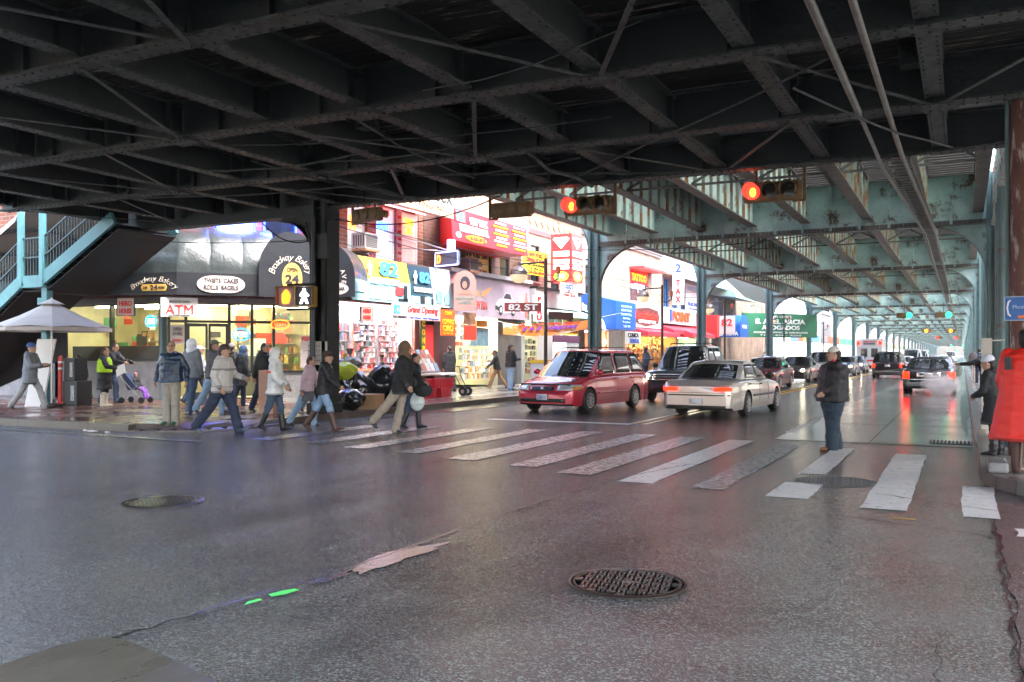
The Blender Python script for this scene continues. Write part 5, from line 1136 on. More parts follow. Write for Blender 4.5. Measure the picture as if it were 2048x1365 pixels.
# ---- red script shop and POINT shop
rs = thing('gift_shop', 'shop with red script light sign, red awning and strings of warm lights', 'shop front')
MB().fbox(AV, 53.0, 59.4, 3.3, 4.9, 0, .45).build('fascia', mat('silver grey fascia', (.4, .4, .42), .4), rs)
MB().prism([(53.3, 3.7), (56, 3.45), (58.6, 3.7), (58.8, 4.1), (58.4, 4.5), (56.5, 4.65), (54, 4.5), (53.3, 4.2)], .455, .5, AV).build('lit_panel', mat('lit dark red panel', (.12, .03, .03), .3), rs)
letters('Sun Selection', AV, 56.0, 4.12, .51, 4.6, .5, glow('red script light', (1, .08, .06), 2.2), rs, .03, .3); letters('GIFTS OF NY', AV, 56.2, 3.7, .51, 3.6, .22, WHT, rs, .03)
def slope_awning(parent, u0, u1, v0, v1, d, m, name='awning'):
    b = MB(); b.hexa([P(u0, v0, 0), P(u1, v0, 0), P(u1, v0, d), P(u0, v0, d), P(u0, v1, 0), P(u1, v1, 0), P(u1, v0 + .25, d), P(u0, v0 + .25, d)]); return b.build(name, m, parent)
slope_awning(rs, 53.3, 60.4, 2.75, 3.35, 1.5, mat('crimson canvas', (.5, .04, .07), .4))
room(rs, AV, 53.4, 64.5, .15, 2.9, 2, mat('warm shop wall', (.7, .45, .2), .6), light=[(53.8, 57, .7), (58, 64, .7)], ls=10, lightcol=(1, .8, .5))
goods(rs, AV, 54, 64, .4, 2.3, -.8, 6, 34, [(.7, .5, .2), (.1, .08, .08), (.7, .15, .1), (.75, .7, .6), (.6, .35, .1)], 41)
b = MB(); rr = random.Random(5)
for i in range(140): u = rr.uniform(53.6, 60.2); v = rr.uniform(1.9, 2.85); b.fbox(AV, u, u + .035, v, v + .035, .1, .13)
b.build('string_lights', glow('tiny warm', (1, .5, .2), 7), rs)
MB().fbox(AV, 53.2, 53.45, .15, 3.3, -.1, .02).fbox(AV, 58.6, 58.9, .15, 2.9, -.1, .02).fbox(AV, 64.4, 64.8, .15, 3.3, -.1, .02).each('pier', mat('tan pier', (.4, .3, .2), .5), rs)
pt_ = thing('point_shop', 'shop with glowing orange red POINT letters over a red awning', 'shop front')
MB().fbox(AV, 59.5, 68.2, 3.75, 4.85, 0, .5).build('fascia', mat('silver grey fascia', (.4, .4, .42)), pt_)
letters('POINT', AV, 64.0, 4.33, .56, 4.6, .72, glow('orange red letters', (1, .13, .05), 2.4), pt_, .06); MB().fbox(AV, 61.2, 61.6, 3.95, 4.75, .5, .58).build('blue_edge', BLU, pt_)
slope_awning(pt_, 62.2, 68.6, 2.8, 3.72, 1.9, mat('bright crimson canvas', (.68, .05, .08), .4)); slope_awning(pt_, 59.5, 62.2, 3.0, 3.72, 1.3, mat('crimson canvas', (.5, .04, .07)))
MB().box(-18.98, -17.0, 68.7, 69.5, 2.9, 4.6).build('red_box', REDL, pt_)
room(pt_, AV, 64.8, 70, .15, 2.9, 2, mat('pale green wall', (.5, .6, .4), .6), light=[(65, 69.5, .6)], ls=10)
# ---- blue trimmed building
b5 = thing('blue_trim_building', 'building with blue framed upstairs windows, blue slatted canopy and rooftop lettering', 'shop building')
hol = [(61.4 + i * 2.15, 62.6 + i * 2.15, 4.95, 7.0) for i in range(5)]
wall_mb(AV, 60.6, 74.0, 4.85, 7.9, -.3, 0, hol).build('wall', BR4, b5); MB().box(-32, -19.3, 60.7, 73.9, 7.6, 7.7).build('roof', mat('roof felt', (.08, .08, .08)), b5)
BF = mat('sky blue frame', (.04, .28, .75), .4)
for h in hol: window(b5, AV, *h, fm=BF, split=0, bars=1)
b = MB()
for i in range(14): u = 60.9 + i * .95; b.k = i % 2; b.quad(P(u, 7.5, .1), P(u + .95, 7.5, .1), P(u + .95, 6.95, 1.5), P(u, 6.95, 1.5))
b.build('slatted_canopy', [mat('blue canopy', (.06, .25, .65), .4), mat('pale canopy', (.5, .65, .8), .4)], b5)
letters('MARVEL ADVT', AV, 67.5, 8.5, .3, 9.5, 1.0, mat('blue rooftop letters', (.08, .35, .8), .4), b5, .0); MB().fbox(AV, 62, 73, 7.95, 8.0, .25, .3).build('letter_rail', DKM, b5)
sign('clinic_poster', 'large white wall poster with pale blue print between blue windows', 'sign', AV, 66.5, 70.0, 4.9, 7.0, .16, WHT, [('DENTAL', 0, .7, 2.2, .3, LBL, .02), ('718-205-7700', 0, -.5, 2.6, .28, BLU, .03), ('SE HABLA ESPANOL', 0, -.85, 2.6, .14, BLU)], th=.06)
sign('white_vertical_sign', 'narrow white vertical sign with red letters at the brick building edge', 'projecting sign', Fr((-18.0, 60.2, 0), (1, 0, 0)), .0, .8, 5.0, 8.1, 0, WHT, [('T\nA\nX', 0, -.6, .4, 1.6, REDL, .03), ('2', 0, 1.0, .4, .6, BLU, .03)], th=.1)
sign('vertical_peru_sign', 'narrow white vertical sign reading PERU in red', 'projecting sign', Fr((-17.6, 36.9, 0), (.55, .83, 0)), 0, .62, 3.1, 4.3, 0, WHT, [('P\nE\nR\nU', 0, 0, .3, 1.08, REDL, .05)], th=.08)
# ---- green gable, dentist and lawyer
b6 = thing('gabled_shop', 'brown shop building with a pale green gabled awning upstairs', 'shop building')
wall_mb(AV, 74.0, 98, .15, 7.0, -.3, 0, [(76, 77.5, 4.9, 6.4), (79, 80.2, 4.9, 6.4), (90, 92.5, 4.9, 6.6), (94, 96, 4.9, 6.6)]).build('wall', brickmat('brown brick', (.25, .17, .12), (.2, .12, .08), (.2, .17, .15)), b6); MB().box(-32, -19.3, 74.1, 97.9, 6.7, 6.8).build('roof', mat('roof felt', (.08, .08, .08)), b6)
for h in [(76, 77.5, 4.9, 6.4), (79, 80.2, 4.9, 6.4), (90, 92.5, 4.9, 6.6), (94, 96, 4.9, 6.6)]: window(b6, AV, *h, bars=2)
b = MB(); b.hexa([P(74.2, 6.6, 0), P(84, 6.6, 0), P(84, 6.3, 2.2), P(74.2, 6.3, 2.2), P(74.2, 8.4, 0), P(77.5, 8.6, 0), P(77.5, 6.5, 2.2), P(74.2, 6.6, 2.2)]); b.build('gabled_awning', mat('pale green canvas', (.3, .45, .38), .5), b6)
room(b6, Fr((-18.99, 0, 0), (0, 1, 0)), 74.5, 97, .2, 3.1, .02, mat('lit shopfront white', (.75, .78, .8), .3, emit=.5, ecol=(.9, .95, 1)))
dn = thing('dentist_awning', 'blue barrel DENTISTA awning with a white tooth emblem', 'awning')
def P4(i, j): a = math.pi * i; return Vector((-18.9 + 2.3 * j, 76.6 - 1.6 * math.cos(a), 4.0 + .9 * math.sin(a)))
b = MB().grid(P4, 14, 2); b.quad((-16.6, 75, 3.0), (-16.6, 78.2, 3.0), (-16.6, 78.2, 4.0), *[tuple(P4(1 - k / 10, 1)) for k in range(1, 10)], (-16.6, 75, 4.0)); b.quad((-18.9, 75, 3.0), (-16.6, 75, 3.0), (-16.6, 75, 4.0), (-18.9, 75, 4.0)); b.build('canopy', BV, dn)
DNF = Fr((0, 74.98, 0), (1, 0, 0)); letters('DENTISTA', DNF, -17.7, 3.3, .01, 1.9, .35, WHT, dn, .03); letters('W', DNF, -17.7, 3.8, .01, .6, .4, WHT, dn, .06); letters('CLINICA', Fr((-16.59, 0, 0), (0, 1, 0)), 76.6, 3.9, .01, 1.8, .3, WHT, dn, .02)
sign('street_poster', 'pale pink post sign with red numerals left of the dentist awning', 'sign', Fr((-17.2, 72.6, 0), (1, 0, 0)), -.6, .7, 3.2, 4.7, 0, mat('pinkish white board', (.65, .55, .55)), [('82', 0, .2, .9, .6, REDL, .03)], th=.1)
sign('lawyer_sign', 'dark green E. ABEL ARCIA ABOGADOS sign with white serif letters', 'sign', Fr((-17.6, 80.5, 0), (.6, .8, 0)), .0, 9.0, 3.1, 5.3, 0, mat('bottle green board', (.03, .16, .09), .4), [('LAW OFFICE', 0, .8, 2.6, .22, WHT, .02), ('E. ABEL ARCIA', 0, .35, 6.0, .45, WHT, .04), ('ABOGADOS', 0, -.2, 4.6, .42, WHT, .04), ('ACCIDENTES  DIVORCIOS  INMIGRACION', 0, -.65, 6.5, .16, WHT, .02), ('718 - 429 - 3050', 0, -.9, 5.0, .14, WHT, .02)], th=.15)
# ---- more of the avenue further off, left side: varied low blocks
rr = random.Random(77)
y = 112.0; k = 0
for (y0, y1, h, c, w_) in ((104, 122, 9.5, (.62, .62, .6), 1), (122, 140, 12.5, (.7, .7, .68), 2), (140, 152, 8, (.12, .12, .13), 0), (152, 175, 9, (.5, .35, .28), 1), (175, 200, 10, (.6, .55, .5), 2), (200, 235, 8, (.5, .4, .35), 1), (235, 280, 11, (.6, .6, .6), 2), (280, 340, 9, (.45, .3, .25), 1), (340, 420, 10, (.55, .52, .5), 2)):
    o = thing('street_block', ['far pale low shop block beside the viaduct', 'far white three storey block with rows of windows', 'far black fronted shop with a white bird-like mark', 'far brick shop block with small windows', 'distant beige block with big windows', 'distant brown block behind the far columns', 'very distant grey block along the avenue', 'very distant brick block along the avenue', 'last block before the avenue fades out'][k], 'building', group='buildings far up the avenue')
    hol = []; m_ = mat('block %d' % k, c, .7, var=.15)
    n_ = int((y1 - y0) / (3 if w_ < 2 else 2.2))
    if w_:
        for i in range(n_):
            a = y0 + .6 + i * (y1 - y0 - .6) / n_
            for v in ((4.9, 6.4), (7.4, 8.9), (9.9, 11.4)):
                if v[1] < h - .3: hol.append((a, a + (1.1 if w_ == 1 else 1.4), v[0], v[1]))
    wall_mb(AV, y0 + .02, y1 - .02, .15, h, -.3, 0, hol).build('wall', m_, o); MB().box(-34, -19.3, y0 + .1, y1 - .1, .15, h - .2).build('core', GLASS, o)
    cornice(o, AV, y0, y1, h + .1, h=.4, d=.35)
    cc = [(.7, .1, .06), (.1, .25, .6), (.65, .65, .65), (.1, .4, .2), (.75, .55, .1), (.2, .2, .22)]
    a = y0
    while a < y1 - 4:
        L = rr.uniform(5, 9); L = min(L, y1 - a - .2); cx = rr.choice(cc); m1 = mat('fascia %s' % (cx,), cx, .4)
        MB().fbox(AV, a + .1, a + L, 3.3, 4.3, .002, .3).build('shop_fascia', m1, o); MB().fbox(AV, a + .3, a + L - .2, .6, 3.2, .002, .03).build('shop_window', glow('far shop light', (.9, .9, .85), .55), o); a += L
    k += 1
letters('W', AV, 146, 6.2, .02, 5.5, 2.6, WHT, bpy.data.objects.new('x', None) if False else None, .1) if False else None
# ---- right side of the avenue (mostly hidden behind the columns) and across the side street behind the camera
rb = thing('right_row_building', 'long brick row of shops on the right pavement behind the viaduct columns', 'building')
RW = Fr((5.2, 0, 0), (0, -1, 0)); hol = []
for i in range(24): hol.append((-(20 + i * 7 + 3.2), -(20 + i * 7), 4.8, 6.6)); hol.append((-(20 + i * 7 + 5.6), -(20 + i * 7 + .4), .7, 3.2))
wall_mb(RW, -420, -19, .15, 8.5, -.3, 0, hol).build('wall', BR3, rb); MB().box(5.5, 20, 19.2, 420, .15, 8.2).build('core', mat('right shop lights', (.5, .48, .42), .4, emit=.5, ecol=(1, .95, .85)), rb)
for i in range(14): MB().fbox(RW, -(20 + i * 7 + 6), -(20 + i * 7), 3.35, 4.2, .002, .4).build('shop_fascia', mat('fascia %s' % (cc[i % 6],), cc[i % 6], .4), rb)
ob = thing('opposite_corner_building', 'brick building across the side street beyond the frame edge', 'building')
wall_mb(Fr((-22, 0, 0), (0, 1, 0)), -60, 2, 0, 9, -.3, 0, [(-50 + i * 6, -47 + i * 6, 1, 3.2) for i in range(8)] + [(-50 + i * 4, -48.5 + i * 4, 5, 7) for i in range(12)]).build('wall', BR3, ob); MB().box(-40, -22.4, -60, 1.8, .1, 8.6).build('core', mat('right shop lights', (.5, .48, .42)), ob)
# far left down the side street
for k, (x0, x1, h, c) in enumerate(((-75, -60.2, 8, (.5, .45, .4)), (-95, -75.2, 11, (.6, .6, .6)), (-130, -95.2, 9, (.4, .25, .2)))):
    o = thing('side_street_block', ['pale block down the side street', 'white block further down the side street', 'brick block at the far end of the side street'][k], 'building', group='side street blocks')
    wall_mb(SD, x0, x1, 0, h, -8, 0, []).build('wall', mat('ss %d' % k, c, .7, var=.15), o)
    b = MB()
    for i in range(int((x1 - x0) / 3)): b.fbox(SD, x0 + 1 + i * 3, x0 + 2.4 + i * 3, 4.6, 6.4, .002, .03).fbox(SD, x0 + .6 + i * 3, x0 + 3.1 + i * 3, .6, 3.2, .002, .03)
    b.build('windows', GLASS, o)
# ---------------------------------------------------------------- station stair, umbrella, street furniture
TEAL = mat('light teal stair paint', (.08, .22, .235), .45, var=.2, vs=2, bump=.2, bs=20)
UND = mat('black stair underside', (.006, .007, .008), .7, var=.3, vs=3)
st = thing('station_stair', 'light teal steel station stair with railings coming down to the side street pavement', 'stair')
Y0, Y1 = 16.4, 18.5
def sz(x): return 5.12 + (x + 20.6) * .545 if x > -23.2 else 3.7
for yy in (Y0, Y1):
    b = MB(); b.bar((-20.3, yy, 5.25), (-23.2, yy, 3.72), .1, .34); b.bar((-23.15, yy, 3.66), (-24.2, yy, 3.66), .1, .34); b.bar((-24.1, yy, 3.72), (-29.5, yy, .45), .1, .34); b.build('stringer', TEAL, st)
b = MB()
for i in range(10): x = -20.5 - i * .27; z = sz(x); b.box(x - .3, x, Y0 + .06, Y1 - .06, z - .1, z - .04).box(x - .3, x - .27, Y0 + .06, Y1 - .06, z - .22, z - .1)
b.box(-24.2, -23.2, Y0 + .06, Y1 - .06, 3.6, 3.66)
for i in range(18): x = -24.2 - i * .28; z = 3.5 - i * .17; b.box(x - .3, x, Y0 + .06, Y1 - .06, z - .06, z).box(x - .3, x - .27, Y0 + .06, Y1 - .06, z - .17, z - .06)
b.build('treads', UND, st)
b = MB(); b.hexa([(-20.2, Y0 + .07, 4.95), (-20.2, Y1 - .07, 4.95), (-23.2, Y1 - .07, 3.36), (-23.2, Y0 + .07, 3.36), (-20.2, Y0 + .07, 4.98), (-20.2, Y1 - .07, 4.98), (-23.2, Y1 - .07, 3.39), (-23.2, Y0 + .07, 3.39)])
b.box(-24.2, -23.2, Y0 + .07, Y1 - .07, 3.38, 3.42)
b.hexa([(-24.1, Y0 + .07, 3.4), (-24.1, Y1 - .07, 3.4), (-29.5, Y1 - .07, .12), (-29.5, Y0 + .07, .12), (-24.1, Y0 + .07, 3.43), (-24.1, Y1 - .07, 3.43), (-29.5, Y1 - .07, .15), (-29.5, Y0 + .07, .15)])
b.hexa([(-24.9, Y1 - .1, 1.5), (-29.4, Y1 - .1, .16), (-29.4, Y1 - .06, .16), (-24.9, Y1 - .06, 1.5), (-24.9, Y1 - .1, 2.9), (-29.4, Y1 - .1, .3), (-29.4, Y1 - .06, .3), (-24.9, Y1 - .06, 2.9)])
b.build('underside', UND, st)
for yy in (Y0, Y1):
    b = MB()
    for h in (.5, 1.05): b.bar((-20.4, yy, 5.3 + h), (-23.2, yy, 3.85 + h), .04); b.bar((-23.2, yy, 3.85 + h), (-24.15, yy, 3.85 + h), .04); b.bar((-24.15, yy, 3.85 + h), (-29.4, yy, .65 + h), .04)
    x = -20.5
    while x > -29.3:
        z = 5.3 + (x + 20.4) * .518 if x > -23.2 else (3.85 if x > -24.15 else 3.85 + (x + 24.15) * .61)
        b.box(x - .009, x + .009, yy - .009, yy + .009, z, z + 1.03); x -= .125
    b.build('railing', mat('dark teal railing', (.035, .06, .065), .4), st)
for x in (-23.2, -24.15): 
    b = MB(); b.box(x - .07, x + .07, Y0 - .09, Y0 + .05, 3.5, 6.4); b.build('post', TEAL, st)
b = MB(); b.box(-23.35, -23.13, 16.45, 16.65, .15, 3.5).box(-23.4, -23.08, 16.4, 16.7, .15, .3); b.build('leg', TEAL, st)
# canopy over the stair: curved tan soffit with dark ribs and a red edge
def PC(i, j):
    x = -20.2 - 8.5 * j; z0 = 7.6 + (x + 20.2) * .5; a = math.pi * i; return Vector((x, (Y0 + Y1) / 2 + .9 - 1.9 * math.cos(a), z0 + .75 * math.sin(a)))
MB().grid(PC, 14, 12).build('canopy', mat('tan canopy panels', (.42, .38, .33), .6, var=.12, vs=2), st, smooth=True)
b = MB()
for k in range(7): b.tube([PC(i / 12, k / 6 * .98 + .01) - Vector((0, 0, .04)) for i in range(13)], .05, 6)
b.build('canopy_rib', mat('dark canopy rib', (.05, .05, .05), .5), st)
MB().tube([(-20.2, Y1 + .02, 6.75), (-26, Y1 + .02, 3.45)], .06, 6).build('red_rail', mat('red rail', (.5, .03, .04), .4), st)
MB().box(-23.6, -23.3, 16.5, 16.62, 3.0, 3.2).build('bracket', TEAL, st)
# umbrella
um = thing('street_umbrella', 'grey beige square market umbrella standing beside the stair leg', 'umbrella', (-22.0, 15.8, .02))
n = 8; b = MB(); rim = [(1.5 * math.cos(R(45 * k + 10)), 1.5 * math.sin(R(45 * k + 10)), 2.28) for k in range(8)]; topp = (0, 0, 3.02)
for k in range(8):
    p, q = Vector(rim[k]), Vector(rim[(k + 1) % 8]); m = p.lerp(q, .5) * .96; m.z = 2.32
    t1 = Vector((0, 0, 3.02))
    for s_, e_ in ((p, m), (m, q)):
        a = t1.lerp(s_, .5) - Vector((0, 0, .04)); c = t1.lerp(e_, .5) - Vector((0, 0, .04)); b.quad(t1, a, c); b.quad(a, s_, e_, c)
    b.quad(p, q, q - Vector((0, 0, .1)), p - Vector((0, 0, .1)))
for k in range(8):
    p, q = Vector(rim[k]) * .22, Vector(rim[(k + 1) % 8]) * .22; p.z = q.z = 2.92; b.quad((0, 0, 3.08), p, q)
b.build('canopy', mat('beige umbrella cloth', (.42, .38, .35), .65, var=.12, vs=3, trans=0), um)
b = MB(); b.tube([(0, 0, .2), (0, 0, 3.1)], .025, 8)
for k in range(8): b.tube([(0, 0, 2.2), Vector(rim[k]) * .55 + Vector((0, 0, 1.15))], .01, 5)
b.build('pole', SILV, um); MB().lathe((0, 0, .15), [(.28, 0), (.28, .06), (.05, .1)], 16).build('base', DKM, um)
# board with bright white face, speaker boxes, red bollard
wbd = thing('display_panel', 'long white lit display panel leaning at the stair leg beside the blue beanie man', 'display panel')
b = MB(); b.hexa([(-23.0, 15.7, .15), (-22.55, 15.9, .15), (-22.55, 15.95, .15), (-23.0, 15.75, .15), (-22.45, 15.7, 2.0), (-22.0, 15.9, 2.0), (-22.0, 15.95, 2.0), (-22.45, 15.75, 2.0)]); b.build('panel', mat('white panel', (.85, .85, .83), .4), wbd)
sc_ = thing('speaker_box', 'black speaker box standing on the pavement, lower of the two', 'speaker', (-22.55, 17.0, .15)); MB().box(-.3, .3, -.25, .25, 0, .68).build('cabinet', mat('black crate', (.015, .015, .015), .5), sc_, bevel=.015)
b = MB(); b.box(.05, .2, -.262, -.252, .12, .55); b.build('print', mat('crate print', (.5, .5, .5), .5, var2=(.02, .02, .02), v2s=30, v2t=.5), sc_)
sc2 = dup(sc_, 'black speaker box stacked on top of the other speaker box', (-22.62, 17.0, .83)); sc2.scale = (.75, .85, .95)
bo = thing('red_bollard', 'thin red tube bollard beside the stair leg', 'bollard', (-22.95, 16.75, .15)); MB().lathe((0, 0, 0), [(.16, 0), (.16, .05), (.06, .07), (.06, 1.35), (.03, 1.4)], 12).build('tube', mat('red plastic', (.6, .05, .04), .4), bo)
b = MB(); [b.lathe((0, 0, z), [(.063, 0), (.063, .06)], 12) for z in (1.0, 1.18)]; b.build('band', WHT, bo)

# ---- traffic signals
SIGY = mat('rusty yellow signal housing', (.17, .10, .04), .5, var=.35, vs=6, var2=(.12, .05, .02), v2s=9, v2t=.58)
LENS0 = mat('dark lens', (.02, .02, .015), .2)
def lamp_head(t, x, z, y0, col, em, rad=.15, vert=False):
    """one signal section facing -Y in local coordinates"""
    o = MB().lathe((x, y0, z), [(rad * .98, 0), (rad * .98, .006), (rad * .5, .02)], 20, ax=(0, -1, 0)).build('lens', mat('red lens lit', (.5, .01, .005), .2, emit=2.2, ecol=(1, .012, .006)) if em else LENS0, t, smooth=True)
    if em:
        cr = [(x + rad * (.12 + .42 * math.cos(R(a))), z + rad * (-.05 + .62 * math.sin(R(a)))) for a in range(0, 360, 20)]
        MB().prism(cr, 0, .006, Fr((0, y0 - .022, 0), (1, 0, 0))).build('bulb_glow', mat('bulb orange', (1, .3, .03), .4, emit=3.5, ecol=(1, .16, .01)), t)
    b = MB(); 
    def P(i, j): a = math.pi * (-.2 + 1.4 * i); return Vector((x + (rad + .01) * math.cos(a), y0 - .3 * j * (1 - .35 * abs(2 * i - 1)), z + (rad + .01) * math.sin(a)))
    b.grid(P, 18, 2); o2 = b.build('visor', SIGY if not em else mat('signal visor ' + str(col), tuple(c * .5 for c in col), .4, emit=.35, ecol=col), t, smooth=True)
    sm = o2.modifiers.new('solid', 'SOLIDIFY'); sm.thickness = .008
def signal_h(name_loc, rz, label, lit, hang=.7, group='traffic signals hung under the railway', sc=1.):
    t = thing('traffic_signal', label, 'traffic light', name_loc, rz, group); t.scale = (sc,) * 3
    MB().box(-.18, .98, 0, .22, -.2, .2).build('housing', SIGY, t, bevel=.06)
    for k in range(3): MB().lathe((k * .36 + .02, .2, 0), [(.15, 0), (.14, .05), (.08, .08)], 16, ax=(0, 1, 0)).build('back_cap', SIGY, t, smooth=True)
    for k, (c, e) in enumerate(lit): lamp_head(t, k * .36 + .02, 0, 0, c, e)
    b = MB(); b.box(.06, .11, .08, .13, .2, hang); b.box(1.0, 1.06, .06, .12, -.22, hang); b.box(.8, 1.05, .06, .12, -.24, -.19); b.build('bracket', SIGY, t); return t
RD = (1, .045, .03)
signal_h((-7.82, 18.3, 4.9), 0, 'red lit traffic signal mounted sideways, left of the two over the crossing', [(RD, 9), (RD, 0), (RD, 0)], .8)
signal_h((-3.83, 18.3, 4.88), 0, 'red lit traffic signal mounted sideways, right of the two over the crossing', [(RD, 9), (RD, 0), (RD, 0)], .6)
t = signal_h((-8.75, 18.0, 4.85), R(185), 'unlit sideways signal seen from behind, hanging by the red driving school awning', [(RD, 0), (RD, 0), (RD, 0)], .5, sc=.85)
t = signal_h((-12.0, 16.9, 4.82), R(170), 'dark sideways signal seen from behind beside the dark column', [(RD, 0), (RD, 0), (RD, 0)], .35, sc=.8); 
GR = (.05, 1, .6); AM = (1, .38, .03)
def small_sig(x, y, z, col, label, k, group='lit signals far up the avenue'):
    t = thing('traffic_signal', label, 'traffic light', (x, y, z), 0, group); MB().box(-.18, .98, 0, .22, -.2, .2).build('housing', SIGY, t)
    MB().lathe((k * .36 + .02, 0, 0), [(.2, 0), (.2, .05), (.1, .1)], 14, ax=(0, -1, 0)).build('lens', glow('far lens %s' % (col,), col, 9), t)
    MB().box(.35, .4, .08, .12, .2, .9).build('bracket', SIGY, t)
import itertools
def farsig(px, py, Y, col, lab, k):
    u = (px - 1024) / 1775; Z = Y / (.8918 + .4524 * u); small_sig(Z * (-.4524 + .8918 * u) - k * .36, Y, 1.6 + (708 - py) * Z / 1775, col, lab, k)
for a in ((1818, 631, 76, GR, 'green lit signal, left of the nearer green pair up the avenue', 2), (1897, 630, 74, GR, 'green lit signal, brighter right one of the nearer green pair', 2), (1852, 662, 128, AM, 'amber lit signal, left of the amber pair', 1), (1901, 662, 128, AM, 'amber lit signal, right of the amber pair', 1),
          (1874, 676, 190, RD, 'tiny red lit signal, left of the distant red pair', 0), (1911, 676, 190, RD, 'tiny red lit signal, right of the distant red pair', 0), (1902, 692, 260, GR, 'distant green signal, upper left of the far cluster', 2), (1926, 692, 260, GR, 'distant green signal, upper right of the far cluster', 2), (1913, 701, 330, GR, 'distant green signal, middle of the far cluster', 2), (1932, 701, 330, GR, 'distant green signal, lowest right of the far cluster', 2)): farsig(*a)
# pedestrian signals on the near column
def ped(loc, rz, label, kind):
    t = thing('pedestrian_signal', label, 'pedestrian signal', loc, rz, 'pedestrian signals on the dark column')
    MB().box(-.23, .23, 0, .3, -.25, .25).build('housing', mat('orange signal housing', (.45, .24, .05), .45, var=.2), t, bevel=.02)
    f = Fr((0, -.004, 0), (1, 0, 0)); MB().box(-.2, .2, -.008, -.001, -.22, .22).build('face', mat('signal face ' + kind, (.35, .3, .32) if kind == 'hand' else (.03, .03, .035), .4), t)
    b = MB(); b.box(-.24, .24, -.16, 0, .22, .25).box(-.24, -.215, -.12, 0, -.2, .22).box(.215, .24, -.12, 0, -.2, .22); b.build('visor', SIGY, t)
    b = MB()
    if kind == 'hand':
        b.prism([(-.1, -.17), (.06, -.17), (.1, -.02), (.1, .06), (.07, .06), (.06, .13), (.03, .13), (.02, .17), (-.02, .17), (-.03, .14), (-.07, .14), (-.08, .09), (-.11, .08), (-.12, -.05)], .006, .014, f); m = glow('hand orange', (1, .25, .04), 6)
    else:
        b.prism([(.035 * math.cos(R(a)), .15 + .035 * math.sin(R(a))) for a in range(0, 360, 30)], .006, .014, f)
        b.prism([(-.05, .1), (.04, .1), (.12, .02), (.1, -.01), (.05, .04), (.05, -.03), (.1, -.18), (.05, -.18), (0, -.06), (-.06, -.18), (-.11, -.18), (-.05, -.03), (-.05, .03), (-.1, 0), (-.11, .03)], .006, .014, f); m = glow('walk white', (.85, .9, 1), 6)
    b.build('symbol', m, t); return t
ped((-14.55, 16.65, 2.98), R(20), 'pedestrian signal showing an orange raised hand', 'hand'); ped((-14.05, 16.7, 2.98), R(20), 'pedestrian signal showing a white walking figure', 'walk')
t = thing('signal_pole', 'dark pole and cable box strapped to the dark column, carrying the pedestrian signals', 'pole'); b = MB(); b.tube([(-13.98, 16.95, .15), (-13.98, 16.95, 4.9)], .05, 10); b.tube([(-14.1, 17.0, 1.2), (-14.1, 17.0, 4.3), (-14.3, 17.05, 4.8)], .03, 8); b.tube([(-14.7, 16.85, 3.28), (-13.9, 16.9, 3.28)], .03, 6); b.tube([(-14.7, 16.85, 2.68), (-13.9, 16.9, 2.68)], .03, 6)
b.build('pole', mat('dark pole', (.02, .022, .022), .45), t); MB().box(-13.95, -13.6, 17.0, 17.12, 3.9, 4.5).build('junction_box', DARK, t)
# ---- street lamps
def lamp(x, y, label, first=[None]):
    if first[0]: return dup(first[0], label, (x, y, .15))
    t = thing('street_lamp', label, 'street lamp', (x, y, .15), 0, 'dark street lamps along the left kerb')
    MB().tube([(0, 0, 0), (0, 0, .5), (0, 0, .52), (0, 0, 5.2)], [.12, .12, .075, .065], 12).build('pole', mat('brown black lamp paint', (.035, .022, .02), .45), t)
    b = MB(); b.tube([(0, 0, 5.05), (-.75, -.35, 5.0), (-.95, -.45, 4.95)], .04, 8); b.tube([(0, 0, 4.3), (.25, .12, 4.28), (.45, .2, 4.4), (.45, .2, 4.6)], .035, 8); b.build('arm', mat('brown black lamp paint', (.035, .022, .02)), t)
    MB().lathe((-.95, -.45, 4.55), [(.36, 0), (.34, .12), (.26, .25), (.12, .34), (.05, .36), (.05, .5)], 20).build('lamp_shade', mat('dull bronze shade', (.12, .10, .09), .35, metal=.5), t, smooth=True)
    MB().lathe((-.95, -.45, 4.25), [(.04, -.02), (.2, .02), (.31, .15), (.34, .3)], 20).build('lamp_globe', mat('frosted globe', (.6, .45, .3), .2, emit=.15, ecol=(1, .75, .45)), t, smooth=True)
    MB().lathe((.45, .2, 4.6), [(.09, 0), (.1, .25), (.04, .3)], 12).build('small_lamp', mat('orange cap', (.45, .1, .04), .4), t)
    first[0] = t; return t
lamp(-14.6, 31.7, 'street lamp carrying the 82 ST street name plate, nearest'); lamp(-14.6, 46.9, 'second street lamp, in front of the red script sign'); lamp(-14.6, 61.2, 'third street lamp, beside the blue dentist awning'); lamp(-14.6, 84, 'fourth street lamp, by the fifth viaduct column'); lamp(-14.6, 110, 'farthest street lamp, beyond the lawyer sign')
t = sign('street_name_plate', 'brown street name plate reading 82 ST on the nearest lamp pole', 'street sign', Fr((-14.6, 31.55, 0), (.88, .47, 0)), -1.55, -.1, 3.25, 3.6, 0, mat('brown sign', (.28, .05, .045), .45), [('82 ST', 0, 0, 1.15, .24, WHT, .03)], th=.03)
t = sign('street_name_plate', 'second brown name plate turned away on the nearest lamp pole', 'street sign', Fr((-14.5, 31.6, 0), (.5, .86, 0)), .1, 1.3, 2.95, 3.25, 0, mat('dark brown sign', (.09, .035, .03), .5), [], th=.03)
bn = thing('street_banner', 'orange and white sagging cloth banner with purple script tied to the nearest lamp pole', 'banner')
def PB(i, j): 
    x = -18.0 + 1.6 * i; y = 34.6 + 6.5 * i; z = 2.98 - .5 * math.sin(math.pi * i) * .5 + .35 * i; return Vector((x, y, z - .52 * (1 - .25 * i) * j))
